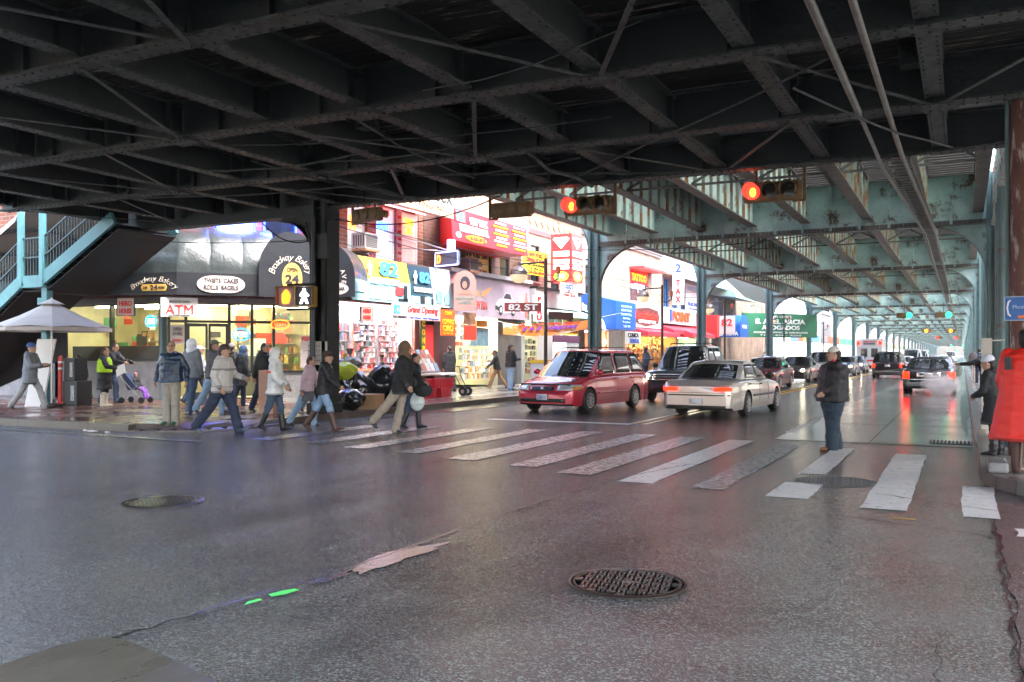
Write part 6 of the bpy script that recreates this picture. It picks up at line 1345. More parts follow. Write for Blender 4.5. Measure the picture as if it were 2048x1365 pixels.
MB().grid(lambda i, j: PB(i, j), 20, 4).build('cloth', mat('orange banner', (.8, .22, .05), .5, var2=(.75, .65, .6), v2s=.9, v2t=.5, stretch=(1, .6, 2)), bn)
BNF = Fr(PB(0, 0) + Vector((.05, 0, 0)), PB(1, 0) - PB(0, 0), (0, 0, 1)); BNF.o.z = 0
letters('GIRO A COLOMBIA  VUELOS', BNF, 3.3, 2.83, .02, 4.6, .1, REDL, bn, .02); letters('3 A 5 TARJETAS', BNF, 3.3, 2.62, .02, 4.2, .2, mat('purple script', (.2, .06, .4), .5), bn, .05, .3)
MB().tube([AV.pt(34.0, 3.2, .2), PB(0, 0)], .012, 5).tube([PB(1, 0), (-15.5, 43, 3.7)], .012, 5).build('rope', WHT, bn)
# newspaper / rack clutter on the pavement in front of the shops
fd = thing('drink_fridge', 'tall white and black double drink fridge against the jewelry shop', 'fridge', (-17.9, 40.6, .15))
MB().box(-.5, .3, -1.6, 1.6, 0, 2.35).build('cabinet', mat('fridge white', (.7, .7, .7), .35), fd); MB().box(.3, .36, .05, 1.55, .15, 2.0).build('door', mat('frosty plastic', (.3, .32, .34), .2, var=.5, vs=6), fd); MB().box(.3, .36, -1.55, -.05, .15, 2.0).build('door', mat('lit fridge door', (.7, .72, .75), .3, emit=.3), fd); MB().box(.3, .38, -1.6, 1.6, 2.02, 2.35).build('header', mat('plum header', (.1, .03, .08), .4), fd)
MB().box(.362, .37, -1.2, -.6, .9, 1.6).build('sticker', LBL, fd)
nb = thing('newspaper_box', 'row of small blue and white printed boxes behind the man in the grey cap', 'newspaper box', (-15.4, 33.0, .15))
MB().box(-.3, .3, -.4, .4, .0, 1.05).build('body', mat('box white print', (.6, .6, .62), .4, var2=(.6, .15, .1), v2s=4, v2t=.58), nb); MB().box(-.32, .32, -.42, .42, 1.06, 1.2).build('lid', mat('yellow lid', (.75, .5, .04), .4), nb)
nb2 = thing('newspaper_box', 'blue newspaper box right beside the nearest lamp pole', 'newspaper box', (-15.1, 34.2, .15)); MB().box(-.3, .3, -.4, .4, 0, 1.15).build('body', mat('navy box', (.03, .05, .18), .4), nb2, bevel=.03); MB().box(.302, .31, -.3, .3, .5, .95).build('window', GLASS, nb2)
# folding table with red crates and magazine rack
tb = thing('folding_table', 'folding table covered with papers in front of the electronics shop', 'table', (-15.9, 24.6, .15), R(-6))
MB().box(-.42, .42, -1.3, 1.5, .74, .78).build('tabletop', mat('pale table top', (.5, .47, .42), .5), tb)
for x in (-.36, .36):
    for y in (-1.1, 1.25): MB().tube([(x, y, 0), (x, y + .03, .74)], .016, 6).build('leg', DKM, tb)
MB().box(-.4, .4, -1.1, 1.2, .28, .31).build('lower_shelf', mat('tan board', (.42, .26, .15), .5), tb)
def crate(x, y, z, lab, m, s=(.55, .38, .3), open_=True):
    t = thing('plastic_crate', lab, 'crate', (x, y, z), R(rnd.uniform(-6, 6)), 'red crates around the folding table'); b = MB(); a, c, h = s; w_ = .02
    b.hexa([(-a / 2 * .9, -c / 2 * .9, 0), (a / 2 * .9, -c / 2 * .9, 0), (a / 2 * .9, c / 2 * .9, 0), (-a / 2 * .9, c / 2 * .9, 0), (-a / 2, -c / 2, h), (a / 2, -c / 2, h), (a / 2, c / 2, h), (-a / 2, c / 2, h)]); b.build('tub', m, t)
    MB().box(-a / 2 - .02, a / 2 + .02, -c / 2 - .02, c / 2 + .02, h + .001, h + .03).build('lid', m, t)
    b = MB()
    for i in range(4): b.box(a / 2 * .92, a / 2 * .92 + .03, -c / 2 * .9 + i * c * .3, -c / 2 * .9 + i * c * .3 + .02, .03, h * .9)
    b.build('rib', m, t); return t
RC = mat('red plastic crate', (.60, .03, .05), .35, var=.1)
for i, (x, y, z, lab) in enumerate(((-15.62, 24.2, .47, 'red tub on the low shelf under the folding table, left'), (-15.6, 24.95, .47, 'red tub on the low shelf under the folding table, middle'), (-15.62, 25.6, .47, 'red tub on the low shelf under the folding table, right'), (-15.55, 24.4, .155, 'red tub on the ground under the folding table, left'), (-15.55, 25.3, .155, 'red tub on the ground under the folding table, right'))): crate(x, y, z, lab, RC, (.5, .62, .28))
crate(-15.75, 23.75, .94, 'dark brown mesh basket on the left end of the folding table', mat('brown mesh basket', (.07, .03, .02), .5, var2=(.2, .1, .05), v2s=30, v2t=.5), (.5, .7, .28))
mr_ = thing('magazine_rack', 'wire rack of blue and white magazines standing on the folding table', 'magazine rack', (-16.0, 25.1, .93))
b = MB()
for k in range(4):
    for i in range(7): b.tube([(-.1 + k * .05, -.8 + i * .27, .02), (-.3 + k * .1, -.8 + i * .27, .62 - k * .12)], .006, 4)
    b.tube([(.1 - k * .12, -.8, .08 + k * .15), (.1 - k * .12, .85, .08 + k * .15)], .008, 4)
b.build('wire_frame', SILV, mr_)
rr = random.Random(8); b = MB()
for k in range(4):
    for i in range(6):
        b.k = rr.randrange(5); y = -.78 + i * .27; x = .08 - k * .12; z = .1 + k * .15; b.hexa([(x, y, z), (x, y + .22, z), (x + .015, y + .22, z), (x + .015, y, z), (x - .12, y, z + .26), (x - .12, y + .22, z + .26), (x - .105, y + .22, z + .26), (x - .105, y, z + .26)])
b.build('magazines', [mat('mag %d' % i, c, .3) for i, c in enumerate(((.3, .4, .5), (.65, .65, .65), (.1, .15, .25), (.5, .2, .15), (.6, .55, .45)))], mr_)['kind'] = 'stuff'
ht = thing('hand_truck', 'small hand truck with black wheels at the right end of the folding table', 'hand truck', (-15.3, 26.4, .15)); b = MB()
for yy in (0, .35): MB().lathe((0, yy, .16), [(.16, 0), (.16, .07), (.07, .08)], 18, axis='y').build('wheel', mat('black rubber', (.015, .015, .015), .5), ht); MB().lathe((0, yy - .005, .16), [(.07, 0), (.07, .09)], 12, axis='y').build('rim', SILV, ht)
b.tube([(0, 0.04, .16), (-.3, .04, .7), (-.35, .04, 1.0)], .015, 6).tube([(0, .38, .16), (-.3, .38, .7), (-.35, .38, 1.0)], .015, 6).bar((-.35, .04, 1.0), (-.35, .38, 1.0), .03); b.build('frame', DKM, ht)
pb = thing('paper_stack', 'loose sheet of white paper hanging over the right edge of the folding table', 'papers', (-15.75, 25.6, .93)); MB().grid(lambda i, j: Vector((-.3 + .75 * i, -.5 + 1.2 * j, .012 - .18 * max(0, i - .7) + .02 * math.sin(9 * j))), 10, 10).build('sheet', mat('wet paper', (.6, .6, .57), .3), pb)
# rubbish bags, boxes, bin
BAG = mat('black bin bag', (.010, .010, .012), .18, spec=.7, coat=.4)
def bag(x, y, r, h, label, m=BAG, seed=0, knot=True):
    t = thing('rubbish_bag', label, 'rubbish bag', (x, y, .15), rnd.uniform(0, 6), 'rubbish bags heaped by the dark column')
    def P(i, j):
        a = 2 * math.pi * i; v = j; prof_ = max(.02, (math.sin(min(1, v * 1.12) * math.pi * .93 + .12)) ** .6) if v < .86 else .12 - (v - .86) * .3
        q = 1 + .30 * noise.noise(Vector((math.cos(a) * 1.8 + seed, math.sin(a) * 1.8, v * 3.0))) + .10 * noise.noise(Vector((math.cos(a) * 6 + seed, math.sin(a) * 6, v * 5)))
        return Vector((math.cos(a) * r * prof_ * q, math.sin(a) * r * prof_ * q, h * v))
    MB().grid(P, 40, 26).build('sack', m, t, smooth=True, sharp=80)
    if knot:
        b = MB(); b.grid(lambda i, j: Vector((.12 * (i - .5) * (1 + j), .06 * math.sin(9 * i) * j, h * .97 + .16 * j)), 8, 4); b.build('knot', m, t, smooth=True)
    return t
for i, (x, y, r, h, lab) in enumerate(((-14.1, 18.55, .36, .62, 'small shiny black rubbish bag at the kerb beside the cardboard box'), (-15.1, 19.3, .42, .95, 'bulging black rubbish bag against the dark column, lowest of the heap'), (-15.3, 20.3, .45, 1.15, 'tall black rubbish bag behind the others, gathered at the top'), (-14.75, 20.9, .42, 1.3, 'crumpled shiny black bag at the top of the heap'), (-14.4, 21.2, .4, .9, 'black rubbish bag leaning on the bin'), (-14.9, 19.9, .4, .8, 'black rubbish bag in the middle of the heap'))): bag(x, y, r, h, lab, seed=i * 3.1)
bag(-14.75, 19.15, .33, .55, 'lime green and black bag lying on top of the heap', mat('lime bag', (.35, .42, .03), .25, coat=.3), 9).location.z = .9
bag(-14.9, 19.6, .33, .5, 'grey brown plastic bag on top of the heap above the lime one', mat('grey bag', (.12, .10, .10), .25, coat=.4), 12).location.z = 1.1
t = thing('cardboard_box', 'brown cardboard box on the pavement at the kerb in front of the bags', 'box', (-13.98, 19.3, .15), R(12)); MB().box(-.25, .25, -.3, .3, 0, .38).build('carton', mat('cardboard', (.38, .22, .12), .7, var=.1), t); MB().box(-.251, .251, -.03, .03, .381, .384).build('tape', mat('tape', (.45, .3, .18), .4), t)
t = thing('cardboard_box', 'tall narrow pinkish carton standing on the pavement behind the walkers', 'box', (-15.05, 16.6, .15), R(8)); MB().box(-.2, .2, -.15, .15, 0, 1.05).build('carton', mat('pink cardboard', (.5, .3, .22), .7, var=.1), t); MB().box(-.15, .15, -.1, .1, 1.052, 1.056).build('flap', mat('tape', (.45, .3, .18)), t)
t = thing('litter_bin', 'black ribbed litter bin lined with a pointed black bag', 'bin', (-14.15, 20.9, .15)); b = MB().lathe((0, 0, 0), [(.27, 0), (.31, .8), (.33, .82), (.33, .86)], 24); b.build('drum', mat('bin black', (.018, .016, .016), .4), t, smooth=True, sharp=30)
b = MB()
for k in range(24): a = 2 * math.pi * k / 24; b.bar((.285 * math.cos(a), .285 * math.sin(a), .05), (.315 * math.cos(a), .315 * math.sin(a), .78), .02)
b.build('ribs', mat('bin black', (.018, .016, .016)), t)
MB().grid(lambda i, j: Vector((math.cos(2 * math.pi * i) * .33 * (1 - j) ** .7 * (1 + .1 * math.sin(14 * i)) + .08 * j, math.sin(2 * math.pi * i) * .33 * (1 - j) ** .7, .84 + .42 * j)), 24, 8).build('liner', BAG, t, smooth=True)
# pedestrian-side signs on the right
t = sign('phone_sign', 'blue Phone sign with a white handset on the right kerb post', 'sign', Fr((.80, 14.38, 0), (.97, -.24, 0)), -.26, .12, 2.08, 2.40, 0, mat('phone blue', (.03, .14, .42), .4), [('Phone', .0, 0.02, .19, .055, mat('pale blue letters', (.35, .5, .75), .4), .02)], th=.03, frame=mat('pale blue edge', (.4, .5, .6), .4), fw=.012)
PHF = Fr((.80, 14.38, 0), (.97, -.24, 0)); b = MB()
b.tube([PHF.pt(-.19, 2.36, .02), PHF.pt(-.22, 2.33, .02), PHF.pt(-.235, 2.25, .02), PHF.pt(-.22, 2.16, .02), PHF.pt(-.19, 2.13, .02)], .012, 8); b.build('handset', WHT, t); MB().fbox(PHF, -.1, .0, 2.1, 2.14, .001, .01).build('sticker', mat('orange', (.85, .2, .02)), t)
MB().box(.8, 1.0, 14.4, 14.5, 2.2, 2.3).build('bracket', SILV, t)
t = sign('parking_sign', 'red and white NO STANDING sign above the phone sign', 'sign', Fr((.80, 17.0, 0), (.95, -.3, 0)), -.12, .25, 2.62, 3.1, 0, mat('sign red', (.75, .03, .03)), [('SNOW', 0, .17, .3, .07, WHT, .03), ('NO STANDING', 0, .0, .32, .08, WHT, .03), ('EXCEPT', 0, -.12, .2, .05, WHT), ('VEHICLES', 0, -.19, .26, .05, WHT)], th=.02, frame=WHT, fw=.012)
MB().tube([(.95, 17.0, .15), (.95, 17.0, 3.1)], .03, 8).build('post', SILV, t)
up = thing('utility_pole', 'rust brown weathered pole on the right pavement', 'pole', (.78, 14.7, .15)); MB().tube([(0, 0, 0), (0, 0, 2.4), (0, 0, 7.2)], [.19, .17, .15], 14).build('shaft', mat('weathered pole', (.12, .045, .03), .6, var=.5, vs=3, var2=(.42, .36, .3), v2s=3.6, v2t=.53, bump=.6, bs=8, stretch=(2, 2, .5)), up, smooth=True)
b = MB(); b.tube([(-.2, 0, .1), (-.2, 0, 6.9)], .03, 8); b.tube([(.14, -.16, .1), (.14, -.16, 6.9)], .025, 6); b.build('conduit', STEELC, up)
yb = thing('yellow_sign', 'edge of a yellow orange sign at the right frame edge', 'sign', (.98, 13.9, 0)); MB().box(.13, .4, -.03, 0, 2.95, 3.6).build('board', mat('amber board', (.75, .35, .03), .5), yb); MB().box(.1, .13, -.05, .02, 2.2, 3.7).build('post', SILV, yb)
gp = thing('steel_post', 'pale pitted square steel post at the kerb behind the white hat', 'post', (.42, 19.4, .15)); MB().box(-.09, .09, -.09, .09, 0, 1.75).build('shaft', mat('pitted post', (.42, .38, .33), .6, var=.2, var2=(.1, .05, .03), v2s=14, v2t=.6), gp); MB().tube([(0, 0, 1.7), (.75, 0, 1.72)], .018, 6).build('arm', SILV, gp)
for i, (x, y, r_) in enumerate(((.75, 21.5, .09), (.98, 25.2, .12), (.95, 29.8, .1), (1.0, 43.5, .12))):
    t = thing('standpipe', ['dark green pipe post behind the pitted post', 'thick dark green pipe beside the right viaduct column', 'third green pipe along the right columns', 'farthest green pipe by the right columns'][i], 'pipe', (x, y, .15)); MB().tube([(0, 0, 0), (0, 0, 5.0 if i < 2 else 5.9)], r_, 10).build('pipe', STEELC, t, smooth=True)
    b = MB(); [b.lathe((0, 0, z), [(r_ + .02, 0), (r_ + .02, .08)], 10) for z in (.4, 2.0, 3.6)]; b.build('collar', FLNG, t)
mb_ = thing('kerb_kiosk', 'cluttered pale newspaper boxes along the right pavement in the distance', 'newspaper box', (.75, 52, .15))
for k in range(5): MB().box(-.2, .2, k * 2.4, k * 2.4 + .5, 0, 1.2 + .1 * (k % 2)).build('box', mat('kiosk %d' % k, ((.55, .55, .5), (.7, .2, .1), (.1, .2, .5), (.6, .6, .6), (.6, .5, .1))[k], .4), mb_)
# hydrant-like kerb blocks on the right corner
t = thing('kerb_block', 'grey concrete kerb block at the right corner by the boots', 'concrete block', (.36, 12.6, .15)); MB().box(-.08, .14, -.35, .35, 0, .13).build('block', mat('block concrete', (.2, .19, .18), .5, var=.2), t, bevel=.03)
# exhaust vapour behind the black saloon
m = bpy.data.materials.new('vapour'); m.use_nodes = True; n = m.node_tree; n.nodes.remove(n.nodes['Principled BSDF']); v = n.nodes.new('ShaderNodeVolumePrincipled'); v.inputs['Color'].default_value = (.95, .95, 1, 1); v.inputs['Density'].default_value = 3
tc = n.nodes.new('ShaderNodeTexCoord'); nz = n.nodes.new('ShaderNodeTexNoise'); nz.inputs['Scale'].default_value = 2.2; nz.inputs['Detail'].default_value = 5; n.links.new(tc.outputs['Object'], nz.inputs[0])
ln = n.nodes.new('ShaderNodeVectorMath'); ln.operation = 'LENGTH'; n.links.new(tc.outputs['Object'], ln.inputs[0])
mr = n.nodes.new('ShaderNodeMapRange'); mr.inputs[1].default_value = 1.0; mr.inputs[2].default_value = .1; mr.inputs[3].default_value = 0; mr.inputs[4].default_value = 1; n.links.new(ln.outputs['Value'], mr.inputs[0])
ad = n.nodes.new('ShaderNodeMath'); ad.operation = 'ADD'; n.links.new(nz.outputs[0], ad.inputs[0]); ad.inputs[1].default_value = -.32
mu = n.nodes.new('ShaderNodeMath'); mu.operation = 'MULTIPLY'; n.links.new(ad.outputs[0], mu.inputs[0]); n.links.new(mr.outputs[0], mu.inputs[1])
m3 = n.nodes.new('ShaderNodeMath'); m3.operation = 'MULTIPLY'; m3.use_clamp = False; n.links.new(mu.outputs[0], m3.inputs[0]); m3.inputs[1].default_value = 16; mx_ = n.nodes.new('ShaderNodeMath'); mx_.operation = 'MAXIMUM'; n.links.new(m3.outputs[0], mx_.inputs[0]); mx_.inputs[1].default_value = 0
n.links.new(mx_.outputs[0], v.inputs['Density']); n.links.new(v.outputs[0], n.nodes['Material Output'].inputs['Volume'])
b = MB().sphere((0, 0, 0), 1, 16); o = b.build('exhaust_vapour', m, smooth=True); o.location = (-.75, 37.8, .42); o.scale = (.75, .9, .55); meta(o, 'white puff of exhaust vapour behind the black saloon at the kerb lane', 'exhaust smoke', kind='stuff')
# ---------------------------------------------------------------- vehicles (local frame: +X forward, z up, origin on the ground at the middle)
RUB = mat('tyre rubber', (.018, .018, .018), .6, var=.3, vs=9); RIMM = mat('alloy rim', (.5, .5, .52), .3, metal=.8)
CGL = mat('car glass', (.012, .016, .018), .03, spec=.9, coat=1); BLKP = mat('black trim', (.012, .012, .012), .4); CHR = mat('chrome trim', (.7, .7, .7), .12, metal=1)
HLG = mat('clear headlamp', (.55, .58, .6), .08, metal=.3, coat=1); REDG = mat('red tail lens', (.45, .01, .01), .12, coat=1); AMBG = mat('amber lens', (.8, .25, .02), .15, coat=1)
HLON = glow('headlight lit', (1, .93, .75), 18); TLON = glow('tail light lit', (1, .06, .015), 6); PLT = mat('number plate', (.65, .65, .68), .4)
def paint(name, c, metal=.3, rough=.28): return mat('car paint ' + name, c, rough, metal=metal, coat=1, bump=.25, bs=60, bdist=.002, var=.06, vs=2)
def interp(pts, x):
    if x <= pts[0][0]: return pts[0][1]
    for (a, va), (b, vb) in zip(pts, pts[1:]):
        if x <= b:
            t = (x - a) / (b - a) if b > a else 0; return va + (vb - va) * (t * t * (3 - 2 * t) * .5 + t * .5)
    return pts[-1][1]
def wheel_to(t, x, y, r, w, style=0):
    s = 1 if y > 0 else -1
    wh = thing('wheel', '', None, (x, y, r)); wh.parent = t
    del_ = [wh.__delitem__(k) for k in ('label',) if k in wh.keys()]
    MB().lathe((0, -w / 2, 0), [(r * .62, 0), (r * .93, .0), (r, .03), (r, w - .03), (r * .93, w), (r * .62, w)], 28, axis='y').build('tyre', RUB, wh, smooth=True, sharp=35)
    b = MB(); yo = s * (w / 2 + .008)
    ax = (0, s, 0); b.lathe((0, yo - s * .04, 0), [(r * .63, 0), (r * .63, .05), (r * .57, .045), (r * .54, .015), (.01, .015)], 28, ax=ax)
    n = (5, 7, 9)[style % 3]
    for k in range(n):
        a = 2 * math.pi * k / n; d = Vector((math.cos(a), 0, math.sin(a))); o = Vector((0, yo + s * .0, 0))
        b.bar(o + d * r * .1, o + d * r * .56, .055 if n < 8 else .04, .02, up=(0, 1, 0))
    b.lathe((0, yo - s * .01, 0), [(r * .16, 0), (r * .15, .03), (.01, .035)], 14, ax=ax)
    b.build('rim', RIMM, wh, smooth=True, sharp=30); return wh
def car(name, label, cat, loc, rz, pm, L=4.6, W=1.8, belt=None, roof=None, hood=None, wid=None, bot=.2, wf=None, wr=None, wrad=.32, style=0, cab=None, wins=None,
        lights='', grille=None, tail=None, group='vehicles on the avenue', rack=False, roofm=None, body2=None, plate=None, front_det=True, clad=None, detail=True, mirrors=True, cabw=None):
    """cab = (x of windscreen base, x roof front, x roof rear, x rear glass base); heights: belt = [(x,z)], roof z"""
    t = thing(name, label, cat, loc, rz, group)
    h = L / 2; wf = wf if wf is not None else h - .85; wr = wr if wr is not None else -h + .95
    topf = lambda x: interp(hood, x); widf = lambda x: interp(wid or [(-h, .86), (-h + .12, .95), (-h + .6, 1), (h - .8, 1), (h - .2, .93), (h, .80)], x) * W / 2
    def botf(x):
        z = bot + (.06 if abs(x) > h - .15 else 0)
        for c in (wf, wr):
            d = abs(x - c); ra = wrad * 1.17
            if d < ra: z = max(z, wrad + math.sqrt(ra * ra - d * d) * 1.0)
        return z
    xs = sorted({-h, -h + .02, -h + .06, -h + .14, h - .14, h - .06, h - .02, h, *[-h + L * i / 44 for i in range(45)], *[c + wrad * 1.17 * math.cos(R(a)) * s for c in (wf, wr) for a in range(0, 91, 9) for s in (-1, 1)]})
    ring = 11; V = []; b = MB()
    for x in xs:
        e = min(h - abs(x), .14) / .14; ez = 1 - (1 - e) ** 2
        zt = topf(x); zb = botf(x); w_ = widf(x); zmid = (zt + .45) / 2
        zt2 = zmid + (zt - zmid) * (.72 + .28 * ez); w_ *= (.94 + .06 * ez)
        arch = zb > bot + .08; zs = min(zb, zt - .1)
        sec = []
        for k in range(7):
            f = k / 6; z = zs + (zt2 - .075 - zs) * f; zz = (z - .2) / max(.3, zt - .2)
            bul = 1 - .055 * (abs(zz - .45) / .55) ** 2.2 - (.0 if not (arch and k == 0) else .0)
            # door crease
            sec.append((w_ * bul, z))
        sec.append((w_ * .925, zt2 - .03)); sec.append((w_ * .84, zt2 - .005)); sec.append((w_ * .5, zt2 + .018)); sec.append((0, zt2 + .025))
        full = [(0, zs + .0)] + sec + [(-y, z) for y, z in sec[::-1][1:]]
        V.append([(x, y, z) for y, z in full])
    n = len(V[0]); 
    for r_ in V: b.v += r_
    for i in range(len(V) - 1):
        for k in range(n):
            a = i * n + k; c = i * n + (k + 1) % n; f = (a, a + n, c + n, c); b.f.append(f)
            under = k == 0 or k == n - 1; b.mi.append(1 if under else (2 if (clad and k in (1, 2, n - 2, n - 3)) else 0))
    for e, o in ((0, False), (len(V) - 1, True)):
        f = tuple(range(e * n, e * n + n)); b.f.append(f if o else f[::-1]); b.mi.append(0)
    body = b.build('body', [pm, BLKP, clad or pm], t, smooth=True, sharp=38, fixn=True)
    # inner wheel wells and floor
    MB().box(-h + .12, h - .12, -W * .40, W * .40, bot + .03, min(topf(wf), topf(wr)) - .16).build('underbody', BLKP, t)
    # cabin
    x0, x1, x2, x3 = cab; bz = lambda x: topf(x) - .03; cw = (cabw or .90) * W / 2; rw = cw * .80
    zr = roof
    def hw(z, zb_): f = max(0, min(1, (z - zb_) / (zr - zb_))); return cw + (rw - cw) * f ** 1.15
    prof = [(x0, bz(x0))] + [(x0 + (x1 - x0) * f, bz(x0) + (zr - .05 - bz(x0)) * (f ** .93)) for f in (.2, .4, .6, .8, .93)] + [(x1, zr - .035), (x1 - .25, zr - .005)] + [(x1 + (x2 - x1) * f, zr + .012 * math.sin(math.pi * f)) for f in (.25, .5, .75)] + [(x2 + .2, zr - .008), (x2, zr - .04)] + [(x3 + (x2 - x3) * f, bz(x3) + (zr - .05 - bz(x3)) * (f ** .9)) for f in (.93, .75, .5, .25)] + [(x3, bz(x3))]
    nv = 14
    def S(k, v, off=0):
        x, z = prof[k]; zb_ = bz(max(min(x, x0), x3)); w_ = hw(z, zb_); a = abs(v)
        fx = (x - (x1 + x2) / 2); cx = -.16 * (a ** 2.4) * (1 if fx > 0 else -1) * min(1, max(0, (abs(fx) - (x1 - x2) / 2 + .3) / .5))
        return Vector((x + cx, v * w_, z - .045 * a ** 3.5 * (1 if z > zr - .2 else .3) + .0))
    b = MB(); m_ = len(prof)
    for k in range(m_):
        for j in range(nv + 1): b.v.append(tuple(S(k, -1 + 2 * j / nv)))
    for k in range(m_ - 1):
        for j in range(nv): a = k * (nv + 1) + j; b.f.append((a, a + 1, a + nv + 2, a + nv + 1)); b.mi.append(0)
    for j in (0, nv): b.f.append(tuple(k * (nv + 1) + j for k in range(m_))); b.mi.append(0)
    cabin = b.build('roof', roofm or pm, t, smooth=True, sharp=35, fixn=True)
    pass
    def bvh(*obs):
        vs, fs = [], []
        for o in obs:
            q = len(vs); vs += [v.co.copy() for v in o.data.vertices]; fs += [tuple(q + i for i in p.vertices) for p in o.data.polygons]
        return BVHTree.FromPolygons(vs, fs)
    TB = bvh(body); TC = bvh(cabin); TA = bvh(body, cabin)
    def patch(nm, m, corners, d, tree=TA, nu=8, nv_=4, off=.006, parent=None, poly=None):
        """project a quad (4 corner points far outside) along d onto the surface; keeps only what hits"""
        A = [Vector(c) for c in corners]; d = Vector(d).normalized(); b = MB(); idx = {}
        for i in range(nu + 1):
            for j in range(nv_ + 1):
                p = A[0].lerp(A[1], i / nu).lerp(A[3].lerp(A[2], i / nu), j / nv_); hit = tree.ray_cast(p, d)
                if hit[0] is not None: idx[(i, j)] = len(b.v); q = hit[0] - d * off; b.v.append(tuple(q))
        for i in range(nu):
            for j in range(nv_):
                ks = [(i, j), (i + 1, j), (i + 1, j + 1), (i, j + 1)]
                if all(k in idx for k in ks): b.f.append(tuple(idx[k] for k in ks)); b.mi.append(0)
        if not b.f: return None
        o = b.build(nm, m, parent or t, smooth=True, sharp=50); sm = o.modifiers.new('solid', 'SOLIDIFY'); sm.thickness = off * 1.6; sm.offset = 0
        return o
    F = 6
    # windscreen and rear glass: follow the cabin surface
    def glass(nm, ks, vlim):
        b = MB(); rows = []
        for k in ks:
            kk = int(k); f = k - kk; r_ = []
            for j in range(13):
                v = -vlim + 2 * vlim * j / 12; p = S(kk, v).lerp(S(min(kk + 1, m_ - 1), v), f); q = S(min(kk + 1, m_ - 1), v) - S(kk, v); q2 = S(kk, min(1, v + .01)) - S(kk, max(-1, v - .01)); nn = q.cross(q2).normalized()
                if nn.z < 0: nn = -nn
                r_.append(tuple(p + nn * .008))
            rows.append(r_)
        for r_ in rows: b.v += r_
        for i in range(len(rows) - 1):
            for j in range(12): a = i * 13 + j; b.f.append((a, a + 1, a + 14, a + 13)); b.mi.append(0)
        return b.build(nm, CGL, t, smooth=True)
    glass('windscreen', [.25, 1, 2, 3, 4, 5, 5.6], .90); glass('rear_window', [m_ - 1.4, m_ - 2, m_ - 3, m_ - 4, m_ - 4.8], .86)
    for s in (-1, 1):
        for wn in wins:
            lo, hi, f0, f1, r0, r1 = wn       # belt x from..to, top x from..to, bottom/top height fraction
            zb0, zb1 = bz(lo) + .035, bz(hi) + .035; zt_ = zr - .10
            c = [(lo, s * 3, zb0), (hi, s * 3, zb1), (f1, s * 3, zt_), (f0, s * 3, zt_)]
            patch('side_window', CGL, c, (0, -s, 0), TC, 8, 5, .007)
        if detail:
            dx = wins[0][0] - .05
            for xx in ([w_[0] - .03 for w_ in wins[:2]] + [wins[0][1] + .02]): patch('door_seam', BLKP, [(xx - .004, s * 3, .36), (xx + .004, s * 3, .36), (xx + .004, s * 3, topf(xx) - .09), (xx - .004, s * 3, topf(xx) - .09)], (0, -s, 0), TB, 1, 8, .0025)
            patch('side_moulding', clad or (BLKP if style == 1 else pm), [(wr + .45, s * 3, .50), (wf - .45, s * 3, .50), (wf - .45, s * 3, .55), (wr + .45, s * 3, .55)], (0, -s, 0), TB, 20, 2, .012)
            for w_ in wins[:2]:
                xh = w_[0] + .12; zh = topf(xh) - .16; patch('door_handle', BLKP if style == 1 else pm, [(xh - .07, s * 3, zh), (xh + .07, s * 3, zh), (xh + .07, s * 3, zh + .035), (xh - .07, s * 3, zh + .035)], (0, -s, 0), TB, 4, 2, .018)
        if mirrors:
            xm = cab[0] - .45; MB().sphere((0, 0, 0), 1, 12, (.07, .12, .085)).build('mirror', BLKP if style != 2 else pm, t, smooth=True).location = (xm, s * (W / 2 + .06), bz(xm) + .1)
    for x, tag_ in ((wf, 0), (wr, 1)):
        for s in (-1, 1): wheel_to(t, x, s * (W / 2 - .11), wrad, .2, style)
    lt = HLON if 'H' in lights else HLG; tl = TLON if 'T' in lights else REDG
    def front(nm, m, y0, y1, z0, z1, off=.012, nu=8): return patch(nm, m, [(F, y0, z0), (F, y1, z0), (F, y1, z1), (F, y0, z1)], (-1, 0, 0), TB, nu, 4, off)
    def rear(nm, m, y0, y1, z0, z1, off=.012, nu=8): return patch(nm, m, [(-F, y0, z0), (-F, y1, z0), (-F, y1, z1), (-F, y0, z1)], (1, 0, 0), TB, nu, 4, off)
    g = grille or dict(hl=(.46, .88, .60, .76), gr=(-.34, .34, .60, .72), plate=.42, low=(-.6, .6, .30, .40))
    hh = W / 2
    if front_det:
        for s in (-1, 1):
            a, c, z0, z1 = g['hl']; front('headlight', HLG, s * hh * a, s * hh * c, z0, z1, .02, 6)
            if 'H' in lights: m0 = (a + c) / 2; front('headlight_bulb', HLON, s * hh * (m0 - .08), s * hh * (m0 + .08), z0 + .02, z1 - .02, .03, 4)
            front('turn_lamp', AMBG, s * hh * (c - .06), s * hh * min(.97, c + .03), z0 + .01, z1 - .05, .024, 2)
        if g.get('gr'): a, c, z0, z1 = g['gr']; front('grille', g.get('gm', BLKP), hh * a, hh * c, z0, z1, .01, 8)
        for q in g.get('bars', ()): front('grille_bar', CHR, hh * g['gr'][0], hh * g['gr'][1], q, q + .025, .022, 8)
        if g.get('emblem'): front('emblem', CHR, -.05, .05, g['emblem'], g['emblem'] + .06, .03, 2)
        a, c, z0, z1 = g['low']; front('lower_intake', BLKP, hh * a, hh * c, z0, z1, .008, 8)
        front('bumper_gap', BLKP, -hh * .92, hh * .92, g.get('gap', .56), g.get('gap', .56) + .012, .006, 10)
        if g.get('plate'): front('number_plate', PLT, -.16, .16, g['plate'] - .08, g['plate'] + .08, .03, 2)
    tg = tail or dict(tl=(.60, .93, .66, .80), plate=.72)
    for s in (-1, 1):
        a, c, z0, z1 = tg['tl']; rear('tail_light', tl, s * hh * a, s * hh * c, z0, z1, .02, 5)
